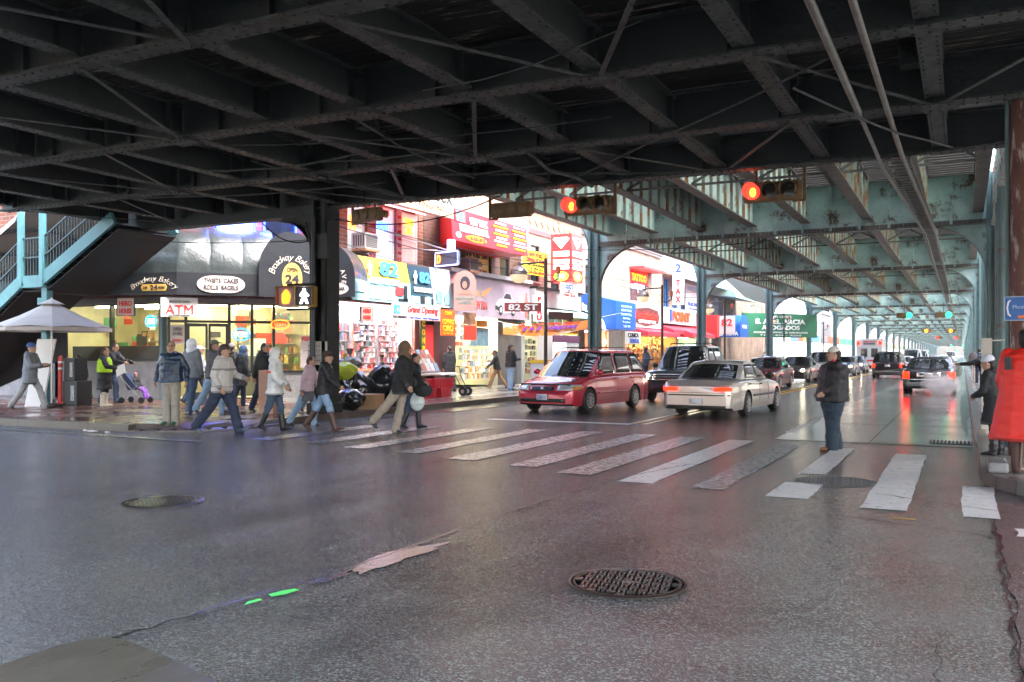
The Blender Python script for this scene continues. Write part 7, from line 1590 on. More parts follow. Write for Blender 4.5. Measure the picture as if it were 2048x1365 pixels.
    rear('bumper_strip', CHR if tg.get('chrome') else BLKP, -hh * .9, hh * .9, tg.get('strip', .50), tg.get('strip', .50) + .03, .012, 10)
    if tg.get('panel'): a, c, z0, z1 = tg['panel']; rear('trunk_panel', CHR, hh * a, hh * c, z0, z1, .008, 6)
    rear('number_plate', PLT, -.16, .16, tg['plate'] - .07, tg['plate'] + .07, .025, 2)
    rear('boot_seam', BLKP, -hh * .75, hh * .75, tg.get('seam', .60), tg.get('seam', .60) + .01, .005, 8)
    rear('rear_valance', BLKP, -hh * .8, hh * .8, bot + .06, bot + .12, .006, 6)
    if rack:
        for s in (-1, 1):
            y = s * rw * .82; MB().tube([(x1 - .1, y, zr - .01), (x1 - .2, y, zr + .06), (x2 + .2, y, zr + .06), (x2 + .1, y, zr - .01)], .016, 6).build('roof_rail', rack if rack is not True else BLKP, t)
        for x in (x1 - .5, x2 + .6): MB().bar((x, -rw * .82, zr + .07), (x, rw * .82, zr + .07), .04, .02).build('rack_bar', BLKP, t)
    # wipers
    for y in (-.35, .25):
        p0 = S(0, y / cw) + Vector((.05, 0, .02)); p1 = S(1, min(.95, (y + .55) / cw)) + Vector((.03, 0, .03)); MB().tube([p0, p1], .008, 5).build('wiper', BLKP, t)
    return t, patch, TB
HS = lambda h, hz, bz_, L: None
# red minivan
RP = paint('metallic red', (.55, .025, .06), .2, .25)
van, vp, vt = car('minivan', 'metallic red minivan wet with rain, facing the crosswalk at the stop line', 'minivan', (-9.8, 24.1, 0), R(-90 - 6), RP, L=4.95, W=1.9,
    hood=[(-2.475, 1.0), (-2.2, 1.06), (0, 1.05), (1.05, 1.03), (1.5, .96), (2.1, .84), (2.4, .72), (2.475, .62)], roof=1.72, cab=(1.55, .55, -1.85, -2.4), wrad=.33, wf=1.52, wr=-1.33, style=2,
    wins=[(-.12, .98, -.02, .48), (-1.15, -.22, -1.1, -.12), (-2.15, -1.25, -1.88, -1.2)][:0] + [(-.15, 1.12, -.12, .55, 0, 0), (-1.22, -.25, -1.2, -.25, 0, 0), (-2.22, -1.27, -1.95, -1.27, 0, 0)],
    grille=dict(hl=(.47, .95, .62, .77), gr=(-.36, .36, .61, .72), plate=.44, low=(-.72, .72, .30, .40), emblem=.64, gap=.57), rack=CHR, cabw=.93)
# raised print on plate
PF_ = Fr((2.52, 0, .44), (0, 1, 0), (0, 0, 1)); letters('518667 A', PF_, 0, -.01, .0, .26, .07, BLU, van)
# dark pickup SUV behind it
car('suv', 'dark grey sport truck with roof rails and a lit headlight, behind the red minivan', 'SUV', (-8.6, 31.0, 0), R(-90), paint('charcoal', (.035, .04, .055)), L=5.4, W=2.0,
    hood=[(-2.7, 1.1), (-2.5, 1.16), (-.9, 1.14), (.9, 1.12), (1.4, 1.1), (2.3, 1.03), (2.6, .92), (2.7, .8)], roof=1.9, cab=(1.25, .6, -1.3, -1.9), wrad=.39, bot=.3, wf=1.75, wr=-1.75, style=0,
    wins=[(-.1, .85, -.05, .5, 0, 0), (-1.15, -.2, -1.0, -.15, 0, 0)], grille=dict(hl=(.60, .95, .74, .94), gr=(-.55, .55, .70, .94), bars=(.74, .82, .9), plate=.5, low=(-.6, .6, .42, .5), gap=.66), lights='H', rack=True, clad=mat('maroon cladding', (.06, .02, .02), .4))
# beige saloon
BP = paint('champagne', (.56, .51, .47), .45, .28)
car('sedan', 'champagne beige four door sedan driving away with red tail lights lit', 'sedan', (-5.72, 24.2, 0), R(90 - 4), BP, L=5.0, W=1.88,
    hood=[(-2.5, .82), (-2.35, .93), (-1.6, .96), (-1.1, .97), (.9, .95), (1.4, .90), (2.2, .80), (2.5, .62)], roof=1.42, cab=(1.05, .3, -1.0, -1.75), wrad=.32, wf=1.65, wr=-1.2, style=1,
    wins=[(-.1, .7, -.05, .25, 0, 0), (-1.15, -.2, -.85, -.15, 0, 0)], lights='T', tail=dict(tl=(.50, .93, .68, .76), plate=.43, seam=.63, strip=.56))
# oncoming queue
car('sedan', 'maroon sedan waiting in the oncoming queue behind the dark SUV', 'sedan', (-8.3, 43.2, 0), R(-90), paint('maroon', (.14, .02, .04)), L=4.9, W=1.85,
    hood=[(-2.45, .85), (-2.3, .95), (-1.6, .98), (.9, .96), (1.4, .92), (2.2, .82), (2.45, .65)], roof=1.42, cab=(1.05, .3, -1.0, -1.7), wf=1.6, wr=-1.25, style=1, wins=[(-.1, .7, -.05, .25, 0, 0), (-1.1, -.2, -.85, -.15, 0, 0)])
gs, _, _ = car('sedan', 'dark brown grey sedan with bright headlight, two behind the SUV', 'sedan', (-8.45, 53.2, 0), R(-90), paint('dark bronze', (.07, .06, .055)), L=4.8, W=1.82,
    hood=[(-2.4, .85), (-2.25, .96), (-1.6, .98), (.9, .97), (1.4, .93), (2.2, .80), (2.4, .65)], roof=1.45, cab=(1.1, .3, -1.0, -1.7), wf=1.5, wr=-1.3, style=0, wins=[(-.1, .7, -.05, .25, 0, 0), (-1.1, -.2, -.85, -.15, 0, 0)], lights='H', detail=False)
car('suv', 'white SUV half hidden behind the man in the crosswalk', 'SUV', (-8.3, 62.5, 0), R(-90), paint('white', (.6, .6, .62), 0), L=4.7, W=1.85,
    hood=[(-2.35, 1.0), (0, 1.05), (1.0, 1.04), (2.1, .95), (2.35, .75)], roof=1.75, cab=(1.2, .6, -1.7, -2.2), wrad=.36, style=0, wins=[(-.1, .9, -.05, .5, 0, 0), (-1.1, -.2, -1.1, -.15, 0, 0), (-2.0, -1.2, -1.85, -1.15, 0, 0)], detail=False, rack=True)
car('sedan', 'silver grey sedan with lit headlights in front of the ambulance', 'sedan', (-7.75, 70.0, 0), R(-90), paint('silver', (.25, .27, .3), .6), L=4.6, W=1.8,
    hood=[(-2.3, .85), (-1.6, .98), (.9, .96), (2.1, .8), (2.3, .65)], roof=1.42, cab=(1.05, .3, -1.0, -1.6), style=0, wins=[(-.1, .7, -.05, .25, 0, 0), (-1.1, -.2, -.85, -.15, 0, 0)], lights='H', detail=False)
# black minivan going away
car('minivan', 'black minivan driving away in the middle of the avenue', 'minivan', (-4.35, 65.0, 0), R(90), paint('black plum', (.02, .015, .02)), L=4.9, W=1.95,
    hood=[(-2.45, 1.0), (-2.3, 1.06), (1.0, 1.05), (2.1, .9), (2.45, .7)], roof=1.75, cab=(1.5, .6, -2.0, -2.42), wrad=.34, style=1, wins=[(-.1, 1.0, -.1, .5, 0, 0), (-1.2, -.2, -1.2, -.2, 0, 0), (-2.2, -1.3, -2.0, -1.3, 0, 0)], tail=dict(tl=(.78, .96, .7, .95), plate=.82, strip=.45, chrome=1), lights='T', detail=False, cabw=.93)
# black town car, rear view
car('sedan', 'black full size sedan with chrome rear trim stopped in the kerb lane, tail lights lit', 'sedan', (-1.2, 41.6, 0), R(90), paint('black', (.018, .018, .025)), L=5.4, W=1.98,
    hood=[(-2.7, .80), (-2.6, .93), (-2.4, .99), (-1.5, 1.0), (.9, .98), (1.5, .94), (2.4, .84), (2.7, .66)], roof=1.46, cab=(1.1, .35, -.95, -1.7), wrad=.34, wf=1.75, wr=-1.35, style=1,
    wins=[(-.1, .75, -.05, .3, 0, 0), (-1.1, -.2, -.85, -.15, 0, 0)], lights='T', tail=dict(tl=(.70, .95, .62, .88), plate=.76, panel=(-.45, .42, .66, .86), strip=.56, chrome=1, seam=.60))
# ambulance
am = thing('ambulance', 'white box bodied ambulance seen from behind with red lamps, beyond the queue', 'ambulance', (-7.75, 92, 0), R(90), 'vehicles on the avenue'); AW = mat('ambulance white', (.75, .75, .76), .35)
b = MB(); b.box(-3, 1.2, -1.15, 1.15, .5, 3.0); b.build('box_body', AW, am, bevel=.06); b = MB(); b.hexa([(1.2, -1, .4), (3.1, -1, .4), (3.1, 1, .4), (1.2, 1, .4), (1.2, -1, 2.3), (2.0, -.95, 2.2), (2.0, .95, 2.2), (1.2, 1, 2.3)]); b.build('cab', AW, am, bevel=.05)
AR = Fr((-3.002, 0, 0), (0, -1, 0)); letters('AMBULANCE', AR, 0, 2.72, .01, 1.1, .16, REDL, am, .03); MB().fbox(AR, -.5, .5, 2.45, 2.6, 0, .02).build('stripe', mat('grey stripe', (.2, .2, .22)), am)
for s in (-1, 1): MB().fbox(AR, s * .95 - .12, s * .95 + .12, 2.45, 2.75, 0, .05).build('beacon', TLON, am); MB().fbox(AR, s * .45 - .28, s * .45 + .28, 1.3, 2.1, .002, .02).build('rear_window', CGL, am)
MB().fbox(AR, -1.1, 1.1, .9, 1.05, 0.002, .02).build('red_band', REDL, am)
for x in (-1.6, 2.2):
    for s in (-1, 1): wheel_to(am, x, s * .98, .38, .25, 0)
# more traffic far up the avenue
for i, (x, y, rz, c, kind, lab) in enumerate(((-4.3, 82, 90, (.5, .5, .52), 's', 'pale sedan ahead of the black minivan'), (-1.4, 70, 90, (.05, .06, .09), 's', 'dark sedan seen above the roof of the black sedan'), (-4.3, 96, 90, (.6, .6, .6), 'v', 'white van further ahead in the middle lane'),
        (-8.2, 82, -90, (.08, .1, .2), 's', 'dark blue car queued behind the silver grey sedan'), (-8.2, 106, -90, (.45, .45, .45), 's', 'grey car queued beyond the ambulance'), (-4.6, 125, 90, (.7, .7, .7), 'v', 'tall white van in the distance under the green signals'), (-8.2, 130, -90, (.6, .6, .6), 's', 'pale oncoming car in the distance'),
        (-2.3, 140, 90, (.65, .65, .65), 's', 'white car in the distance at the kerb side'), (-4.6, 165, 90, (.3, .3, .33), 's', 'tiny grey car far up the avenue'), (-8.2, 170, -90, (.4, .1, .1), 's', 'tiny dark red oncoming car far away'), (-1.9, 185, 90, (.7, .7, .7), 'v', 'tiny white van at the far right kerb'), (-12.3, 44, -90, (.55, .56, .58), 's', 'pale car parked by the red script shop, partly behind the dark SUV'), (-12.3, 66, -90, (.3, .32, .36), 's', 'grey parked car behind the maroon sedan'), (-12.3, 88, -90, (.6, .58, .55), 's', 'cream parked car by the green lawyer sign'))):
    if kind == 's': kw = dict(L=4.6, W=1.8, hood=[(-2.3, .85), (-1.6, .97), (.9, .96), (2.1, .8), (2.3, .62)], roof=1.42, cab=(1.05, .3, -1.0, -1.6), wins=[(-.1, .7, -.05, .25, 0, 0), (-1.1, -.2, -.85, -.15, 0, 0)])
    else: kw = dict(L=5.0, W=1.95, hood=[(-2.5, 1.1), (1.5, 1.1), (2.3, .95), (2.5, .7)], roof=2.1, cab=(1.7, 1.0, -2.3, -2.45), wins=[(.0, 1.2, .0, .9, 0, 0)], wrad=.35, tail=dict(tl=(.8, .95, .8, 1.05), plate=.6))
    car('sedan' if kind == 's' else 'van', lab, 'sedan' if kind == 's' else 'van', (x, y, 0), R(rz), paint('far %d' % i, c), lights='H' if (rz < 0 and x > -10) else ('T' if rz > 0 else ''), detail=False, mirrors=False, **kw)
# ---------------------------------------------------------------- people
SK1 = mat('skin', (.42, .24, .16), .55, spec=.4); SK2 = mat('darker skin', (.24, .12, .08), .55); EYE = mat('eye and brow', (.03, .02, .015), .4); LIP = mat('lips', (.30, .10, .08), .5)
def cloth(name, c, rough=.8, **k): return mat('cloth ' + name, c, rough, var=.16, vs=7, bump=.35, bs=26, bdist=.006, **k)
def loft(b, secs):
    """closed loft; secs = (centre, rx, ry, axis, side)"""
    n = 14; base = len(b.v); m = len(secs)
    for c, rx, ry, ax, sd in secs:
        ax = Vector(ax).normalized(); sd = (Vector(sd) - ax * Vector(sd).dot(ax)).normalized(); fd = ax.cross(sd)
        for k in range(n): a = 2 * math.pi * k / n; b.v.append(tuple(Vector(c) + sd * math.cos(a) * rx + fd * math.sin(a) * ry))
    for i in range(m - 1):
        for k in range(n): a = base + i * n + k; c_ = base + i * n + (k + 1) % n; b.f.append((a, c_, c_ + n, a + n)); b.mi.append(0)
    b.f.append(tuple(base + k for k in range(n))[::-1]); b.mi.append(0); e = base + (m - 1) * n; b.f.append(tuple(e + k for k in range(n))); b.mi.append(0)
def cap(b, p, q, r0, r1, sd=(1, 0, 0), fl=1.):
    p, q = Vector(p), Vector(q); d = (q - p); L = d.length; ax = d / L
    if abs(ax.dot(Vector(sd))) > .95: sd = (0, 1, 0)
    secs = [(p - ax * r0 * math.cos(t), r0 * math.sin(t), r0 * fl * math.sin(t), ax, sd) for t in (.15, .7, 1.2)] + [(p.lerp(q, f), r0 + (r1 - r0) * f, (r0 + (r1 - r0) * f) * fl, ax, sd) for f in (0, .33, .66, 1)] + [(q + ax * r1 * math.cos(t), r1 * math.sin(t), r1 * fl * math.sin(t), ax, sd) for t in (1.2, .7, .15)]
    loft(b, secs)
def ell(b, c, rx, ry, rz_, ax=(0, 0, 1)):
    secs = [(Vector(c) + Vector(ax) * rz_ * -math.cos(t), rx * math.sin(t), ry * math.sin(t), ax, (1, 0, 0)) for t in [.12] + [math.pi * k / 9 for k in range(1, 9)] + [math.pi - .12]]
    loft(b, secs)
def remesh(b, name, mats, parent, vox, wr=.0, seed=0, smooth=2, cut=None):
    o = b.build(name, mats, None)
    bm = bmesh.new(); bm.from_mesh(o.data); bmesh.ops.recalc_face_normals(bm, faces=bm.faces); bm.to_mesh(o.data); bm.free()
    md = o.modifiers.new('r', 'REMESH'); md.mode = 'VOXEL'; md.voxel_size = vox
    if smooth: sm = o.modifiers.new('s', 'SMOOTH'); sm.iterations = smooth; sm.factor = .5
    COL.objects.unlink(o); me = evaluated_mesh(o); COL.objects.link(o); me.name = name
    o.modifiers.clear(); old = o.data; o.data = me; bpy.data.meshes.remove(old)
    if wr:
        NV = [v.normal.copy() for v in me.vertices]; CV = [v.co.copy() for v in me.vertices]; out = []
        for c, nn in zip(CV, NV):
            f = noise.noise(Vector((c.x * 5 + seed, c.y * 5, c.z * 11))) + .6 * noise.noise(Vector((c.x * 14 + seed, c.y * 14, c.z * 20 + 5))) + .5 * math.sin(c.z * 60 + 3 * noise.noise(c * 6)) * noise.noise(c * 3.3 + Vector((seed, 0, 0)))
            out += (c + nn * f * wr)[:]
        me.vertices.foreach_set('co', out)
    me.polygons.foreach_set('use_smooth', [True] * len(me.polygons)); me.update(); o.parent = parent; return o
def person(label, loc, rz, h=1.72, legs=(0, 0, 0, 0), arms=((0, .12, .15, 0), (0, .12, .15, 0)), lean=0, top=None, bottom=None, shoe=None, hair=(.02, .015, .012), hat=None, hatc=(.02, .02, .02),
           hem=.02, fat=1., skin=None, boots=None, hood=None, headturn=0, puffy=False, fine=False, skirt=None, flare=0, headdown=0, extra=None, group='people around the crossing', pants_w=1., bands=None):
    skin = skin or SK1; t = thing('person', label, 'person', loc, rz, group)
    tL, kL, tR, kR = [R(a) for a in legs]; S = h / 1.72
    def legp(s, a, k):
        hip = Vector((s * .09 * S, 0, 0)); kn = hip + Vector((s * .015 * S, math.sin(a), -math.cos(a))) * .43 * S; an = kn + Vector((s * .01, math.sin(a - k), -math.cos(a - k))) * .41 * S
        return hip, kn, an, a - k
    Ls = [legp(-1, tL, kL), legp(1, tR, kR)]; low = min(l[2].z for l in Ls) - .075 * S
    pel = Vector((0, 0, -low)); ln = R(lean); up = Vector((0, math.sin(ln), math.cos(ln))); fw = Vector((0, math.cos(ln), -math.sin(ln)))
    T = lambda v: v + pel
    sh = pel + up * .50 * S; neck = pel + up * .555 * S; hd = neck + (up * .75 + Vector((0, 0, .25)) + fw * .12).normalized() * .138 * S
    SW = .19 * S * (1 + (fat - 1) * .35); A = []
    for s, (p_, b_, e_, i_) in ((-1, [R(x) if abs(x) > 1.6 else x for x in arms[0]]), (1, [R(x) if abs(x) > 1.6 else x for x in arms[1]])):
        o = sh + Vector((s * SW, 0, 0)); d = Vector((s * math.sin(b_), math.sin(p_ + ln * .5) * math.cos(b_), -math.cos(p_ + ln * .5) * math.cos(b_))); el_ = o + d * .29 * S
        q = p_ + e_ + ln * .5; d2 = Vector((s * (math.sin(b_) * .3 - math.sin(i_)), math.sin(q) * math.cos(i_), -math.cos(q))).normalized(); wr_ = el_ + d2 * .25 * S; A.append((s, o, el_, wr_, d2))
    # ---- body (one continuous surface: head, neck, torso, limbs, hands with fingers)
    b = MB(); tr = R(headturn); hx = Vector((math.cos(tr), math.sin(tr), 0)); hf = Vector((-math.sin(tr), math.cos(tr), -math.sin(R(headdown)))).normalized(); hu = hx.cross(hf)
    if hu.z < 0: hu = -hu
    S0 = S; H = lambda x, y, z: hd + (hx * x + hf * y + hu * z) * S * 1.07
    secs = [(H(0, .035, -.118), .03, .03), (H(0, .03, -.105), .05, .052), (H(0, .016, -.075), .062, .074), (H(0, .0, -.03), .073, .09), (H(0, -.004, .02), .077, .097), (H(0, -.008, .06), .073, .092), (H(0, -.01, .09), .056, .072), (H(0, -.01, .11), .03, .035)]
    loft(b, [(c, rx * S, ry * S, hu, hx) for c, rx, ry in secs])
    cap(b, H(0, .092, .005), H(0, .108, -.022), .009 * S, .014 * S)                    # nose
    for s in (-1, 1): cap(b, H(s * .074, -.005, .012), H(s * .08, -.008, -.02), .012 * S, .009 * S); cap(b, H(s * .012, .088, .028), H(s * .045, .08, .026), .008 * S, .007 * S)
    cap(b, H(-.018, .085, -.058), H(.018, .085, -.058), .008 * S, .008 * S)              # mouth
    cap(b, neck - up * .03, hd - hu * .05 * S, .06 * S, .055 * S)
    loft(b, [(pel - up * .08 * S, .12 * S, .08 * S, up, (1, 0, 0)), (pel, .16 * S, .11 * S, up, (1, 0, 0)), (pel + up * .2 * S, .13 * S, .09 * S, up, (1, 0, 0)), (pel + up * .42 * S, .165 * S, .10 * S, up, (1, 0, 0)), (pel + up * .53 * S, .12 * S, .07 * S, up, (1, 0, 0))])
    for hip, kn, an, pa in Ls:
        cap(b, T(hip), T(kn), .075 * S, .05 * S); cap(b, T(kn), T(an), .05 * S, .033 * S); cap(b, T(an), T(an) + Vector((0, math.cos(pa) * .04, math.sin(pa) * .04 - .02)) * S, .03 * S, .025 * S)
    for s, o, e_, w_, d2 in A:
        cap(b, o, e_, .045 * S, .036 * S); cap(b, e_, w_, .036 * S, .024 * S)
        sd = d2.cross(Vector((s, 0, 0))); sd = sd.normalized() if sd.length > .1 else Vector((0, 1, 0)); pn = Vector((-s, 0, 0)); pn = (pn - d2 * pn.dot(d2)).normalized()
        pc = w_ + d2 * .045 * S; cap(b, w_, w_ + d2 * .07 * S, .026 * S, .032 * S, sd, .5)
        for k, (off, L) in enumerate(((-.027, .062), (-.009, .074), (.009, .07), (.026, .055))):
            base = w_ + (d2 * .085 + sd * off) * S; mid = base + (d2 * L * .5 + pn * .012) * S; tip = mid + (d2 * L * .35 + pn * .028) * S; cap(b, base - d2 * .02 * S, mid, .0095 * S, .009 * S); cap(b, mid, tip, .009 * S, .0075 * S)
        th0 = w_ + (d2 * .03 - sd * .028) * S; th1 = th0 + (d2 * .035 - sd * .022 + pn * .012) * S; cap(b, th0, th1, .012 * S, .010 * S); cap(b, th1, th1 + (d2 * .03 + pn * .01) * S, .010 * S, .008 * S)
    body = remesh(b, 'body', [skin, EYE, LIP], t, .0075 if fine else .0105, smooth=1)
    for p in body.data.polygons:
        c = p.center - hd; x, y, z = c.dot(hx) / S, c.dot(hf) / S, c.dot(hu) / S
        if y > .05 and ((abs(abs(x) - .03) < .014 and abs(z - .012) < .007) or (abs(abs(x) - .03) < .02 and abs(z - .034) < .005)): p.material_index = 1
        elif y > .06 and abs(x) < .024 and abs(z + .058) < .008: p.material_index = 2
    vx = .013 if fine else .017
    # ---- trousers
    b = MB(); pw = pants_w
    loft(b, [(pel + up * .14 * S, .15 * S * fat, .115 * S * fat, up, (1, 0, 0)), (pel + up * .02 * S, .175 * S * fat, .135 * S * fat, up, (1, 0, 0)), (pel - Vector((0, 0, .09)) * S, .16 * S * fat, .13 * S * fat, (0, 0, 1), (1, 0, 0))])
    for hip, kn, an, pa in Ls:
        e = an if not boots or boots[1] < .2 else kn.lerp(an, .35)
        cap(b, T(hip), T(kn), .104 * S * (1 + (fat - 1) * .6) * pw, .080 * S * pw); cap(b, T(kn), T(e + Vector((0, 0, -.03 * S if e is an else 0))), .080 * S * pw, .076 * S * pw if e is an else .06 * S)
    remesh(b, 'trousers', bottom or cloth('jeans', (.045, .075, .13)), t, vx, .014, rnd.uniform(0, 9), 1)
    # ---- coat
    b = MB(); pf = 1.14 if puffy else 1.0; F_ = fat * pf * 1.08
    hz = -hem * S; secs = []
    for f, rx, ry in ((.575, .075, .075), (.545, .14, .09), (.50, .20, .115), (.40, .205, .135), (.25, .195, .14), (.10, .195, .145), (.0, .20, .15)): secs.append((pel + up * f * S, rx * S * (F_ if f < .5 else 1 + (F_ - 1) * .5), ry * S * (F_ if f < .54 else 1), up, (1, 0, 0)))
    nl = max(1, int(hem / .12)); dwn = Vector((0, 0, -1))
    for k in range(1, nl + 1): f = k / nl; secs.append((pel + dwn * hem * f * S + up * 0, (.20 + flare * f) * S * F_, (.15 + flare * .9 * f) * S * F_, (-dwn), (1, 0, 0)))
    loft(b, secs[::-1])
    for s, o, e_, w_, d2 in A: cap(b, o - Vector((s * .02, 0, .0)), e_, .08 * S * pf, .066 * S * pf); cap(b, e_, w_, .066 * S * pf, .05 * S * pf)
    cap(b, neck - up * .04 * S, neck + up * .015 * S, .078 * S, .07 * S)
    tm = top or cloth('black', (.02, .02, .022)); ck = tm.name + ' trim'
    if ck not in _m: base = tm.node_tree.nodes['Principled BSDF'].inputs['Base Color'].default_value; dk = sum(base[:3]) > .12; _m[ck] = mat(ck, tuple(base[i] * (.42 if dk else 2.4) for i in range(3)), .6)
    co = remesh(b, 'coat', [tm, _m[ck]], t, vx, .006 if hem > .5 else (.015 if puffy else .013), rnd.uniform(0, 9), 2)
    for p in co.data.polygons:
        q = p.center - pel; f_ = q.dot(up) / S; hz_ = (p.center.z - pel.z) / S
        if (q.y > 0 and abs(q.x) < .009 * S and f_ < .5) or (hz_ < -hem + .035 and abs(q.x) < .3 * S): p.material_index = 1
        elif bands and any(a_ < f_ < b_ for a_, b_ in bands): p.material_index = 1
    for a_ in A:
        for p in co.data.polygons:
            if (p.center - a_[3]).length < .062 * S: p.material_index = 1
    if skirt: b = MB(); loft(b, [(pel + Vector((0, 0, -skirt[1])) * S, .21 * S, .17 * S, (0, 0, 1), (1, 0, 0)), (pel, .19 * S, .145 * S, (0, 0, 1), (1, 0, 0))]); remesh(b, 'skirt', skirt[0], t, vx, .01, 3, 1)
    # ---- shoes or boots
    for hip, kn, an, pa in Ls:
        a = T(an); d = Vector((0, math.cos(pa), math.sin(pa))); dn = Vector((0, math.sin(pa), -math.cos(pa))); b = MB()
        loft(b, [(a - d * .055 * S + dn * .045 * S, .035 * S, .035 * S, d, (1, 0, 0)), (a - d * .03 * S + dn * .035 * S, .045 * S, .045 * S, d, (1, 0, 0)), (a + d * .06 * S + dn * .04 * S, .048 * S, .04 * S, d, (1, 0, 0)), (a + d * .15 * S + dn * .053 * S, .05 * S, .028 * S, d, (1, 0, 0)), (a + d * .2 * S + dn * .06 * S, .035 * S, .018 * S, d, (1, 0, 0))])
        if boots: kk = T(kn); cap(b, a, a.lerp(kk, boots[1] / .43), .058 * S, .068 * S)
        else: cap(b, a + dn * .02 * S, a - dn * .02 * S, .045 * S, .045 * S)
        remesh(b, 'shoe' if not boots else 'boot', (boots[0] if boots else shoe) or cloth('black shoe', (.02, .018, .016), .4), t, .011, 0, 0, 1)
    # ---- hair and headgear
    if hair:
        b = MB(); ell(b, H(0, -.018, .035), .086 * S, .10 * S, .088 * S, hu); cap(b, H(0, -.06, .0), H(0, -.055, -.07), .07 * S, .05 * S)
        o = remesh(b, 'hair', cloth('hair %s' % (hair,), hair, .6), t, .012, .004, 1, 1)
    if hat == 'beanie':
        b = MB(); ell(b, H(0, -.015, .06), .096 * S, .108 * S, .088 * S, hu); loft(b, [(H(0, -.012, .03), .097 * S, .112 * S, hu, hx), (H(0, -.012, .065), .099 * S, .114 * S, hu, hx)]); remesh(b, 'hat', cloth('hat %s' % (hatc,), hatc), t, .012, .003, 2, 1)
    elif hat == 'cap':
        b = MB(); ell(b, H(0, -.01, .055), .09 * S, .104 * S, .078 * S, hu); loft(b, [(H(0, .08, .058), .07 * S, .008, hf, hx), (H(0, .14, .055), .068 * S, .008, hf, hx), (H(0, .175, .048), .045 * S, .007, hf, hx)]); remesh(b, 'hat', cloth('hat %s' % (hatc,), hatc, .7), t, .009, 0, 2, 1)
    elif hat == 'fur':
        b = MB(); ell(b, H(0, -.01, .07), .115 * S, .125 * S, .075 * S, hu); remesh(b, 'hat', cloth('hat %s' % (hatc,), hatc, .9), t, .012, .008, 2, 1)
    if hood:
        b = MB(); ell(b, H(0, -.035, .02), .118 * S, .125 * S, .15 * S, hu); cap(b, H(0, -.06, -.1), H(0, -.02, -.14), .11 * S, .12 * S); o = remesh(b, 'hood', hood, t, .014, .007, 4, 1)
    elif not hood and puffy != 'nohood':
        b = MB(); cap(b, neck + up * .0 - fw * .07 * S - hx * .07 * S, neck - fw * .07 * S + hx * .07 * S, .05 * S, .05 * S); remesh(b, 'collar', top or cloth('black', (.02, .02, .022)), t, .014, .005, 4, 1)
    if extra: extra(t, pel, A, up, fw, S, H, neck)
    return t
CB = lambda n_, *c: cloth(n_, c)
JN = cloth('jeans', (.045, .075, .13)); JL = cloth('light jeans', (.22, .33, .47)); JD = cloth('dark jeans', (.02, .03, .06)); KH = cloth('khaki', (.30, .27, .22)); GY = cloth('light grey trousers', (.28, .28, .28))
K1 = cloth('black nylon', (.007, .007, .008), .55); CHAR = cloth('charcoal coat', (.017, .018, .02)); GREYC = cloth('grey coat', (.19, .205, .23)); NAVY = cloth('navy jacket', (.012, .028, .055), .4)
WALK = (28, 8, -22, 18); WALK2 = (24, 30, -26, 6); STAND = (1, 2, -1, 2)
def bagx(m, s, dz=-.1, r_=(.14, .09, .17), nm='bag'):
    def f(t, pel, A, up, fw, S, H, neck):
        w_ = A[0 if s < 0 else 1][3]; b = MB(); c = w_ + Vector((0, 0, dz - r_[2])); ell(b, c, *r_); b2 = remesh(b, nm, m, t, .014, .012, 3, 1); 
        MB().tube([w_ + Vector((0, 0, -.05)), c + Vector((.03, 0, r_[2] * .8))], .008, 5).build('strap', m, t)
    return f
LOW = ((.05, .12, .25, .05), (.05, .12, .25, .05)); SW = ((.45, .1, .35, .05), (-.4, .1, .2, .0)); SW2 = ((-.4, .1, .2, .0), (.45, .1, .4, .05)); POCK = ((-.15, .35, .75, .6), (-.15, .35, .75, .6)); HOLD = ((.35, .1, 1.3, .35), (.35, .1, 1.3, .35))
person('person in a blue beanie and grey coat walking at far left by the white panel', (-21.9, 15.1, .15), R(-63), 1.80, WALK, HOLD, 3, GREYC, GY, None, hat='beanie', hatc=(.05, .10, .30), hair=None, hem=.22)
person('short dark figure walking past the grey bakery wall at left', (-25.1, 19.0, .15), R(100), 1.50, WALK, SW, 2, CB('dark slate coat', .05, .05, .055), CB('dark trousers', .03, .03, .035), hem=.3, boots=(cloth('yellow black boots', (.3, .25, .03)), .12), flare=.03)
def vest(t, pel, A, up, fw, S, H, neck):
    b = MB(); loft(b, [(pel + up * .08 * S, .27 * S, .21 * S, up, (1, 0, 0)), (pel + up * .3 * S, .272 * S, .205 * S, up, (1, 0, 0)), (pel + up * .44 * S, .26 * S, .185 * S, up, (1, 0, 0)), (pel + up * .52 * S, .17 * S, .13 * S, up, (1, 0, 0))]); remesh(b, 'safety_vest', cloth('lime safety vest', (.45, .75, .03)), t, .015, .003, 3, 1)
    w_ = A[1][3]; MB().hexa([w_ + Vector(p) for p in ((-.02, .02, -.25), (.02, .02, -.25), (.02, .25, -.12), (-.02, .25, -.12), (-.02, .0, .02), (.02, 0, .02), (.02, .22, .12), (-.02, .22, .12))]).build('leaflets', WHT, t)
person('person in long black coat, lime safety vest and cream boots holding white papers', (-21.3, 16.9, .15), R(-60), 1.62, STAND, ((.3, .1, .5, .2), (.5, .1, .9, .2)), 2, K1, K1, hem=.42, boots=(cloth('cream boots', (.6, .55, .45)), .33), hair=(.09, .035, .02), flare=.02, puffy='nohood', extra=vest)
person('person in a black jacket and jeans pushing the child stroller by the bakery window', (-22.3, 17.9, .15), R(-75), 1.78, (14, 12, -14, 6), ((.7, .1, .6, .1), (.7, .1, .6, .1)), 12, K1, JN, hem=.06, headdown=15)
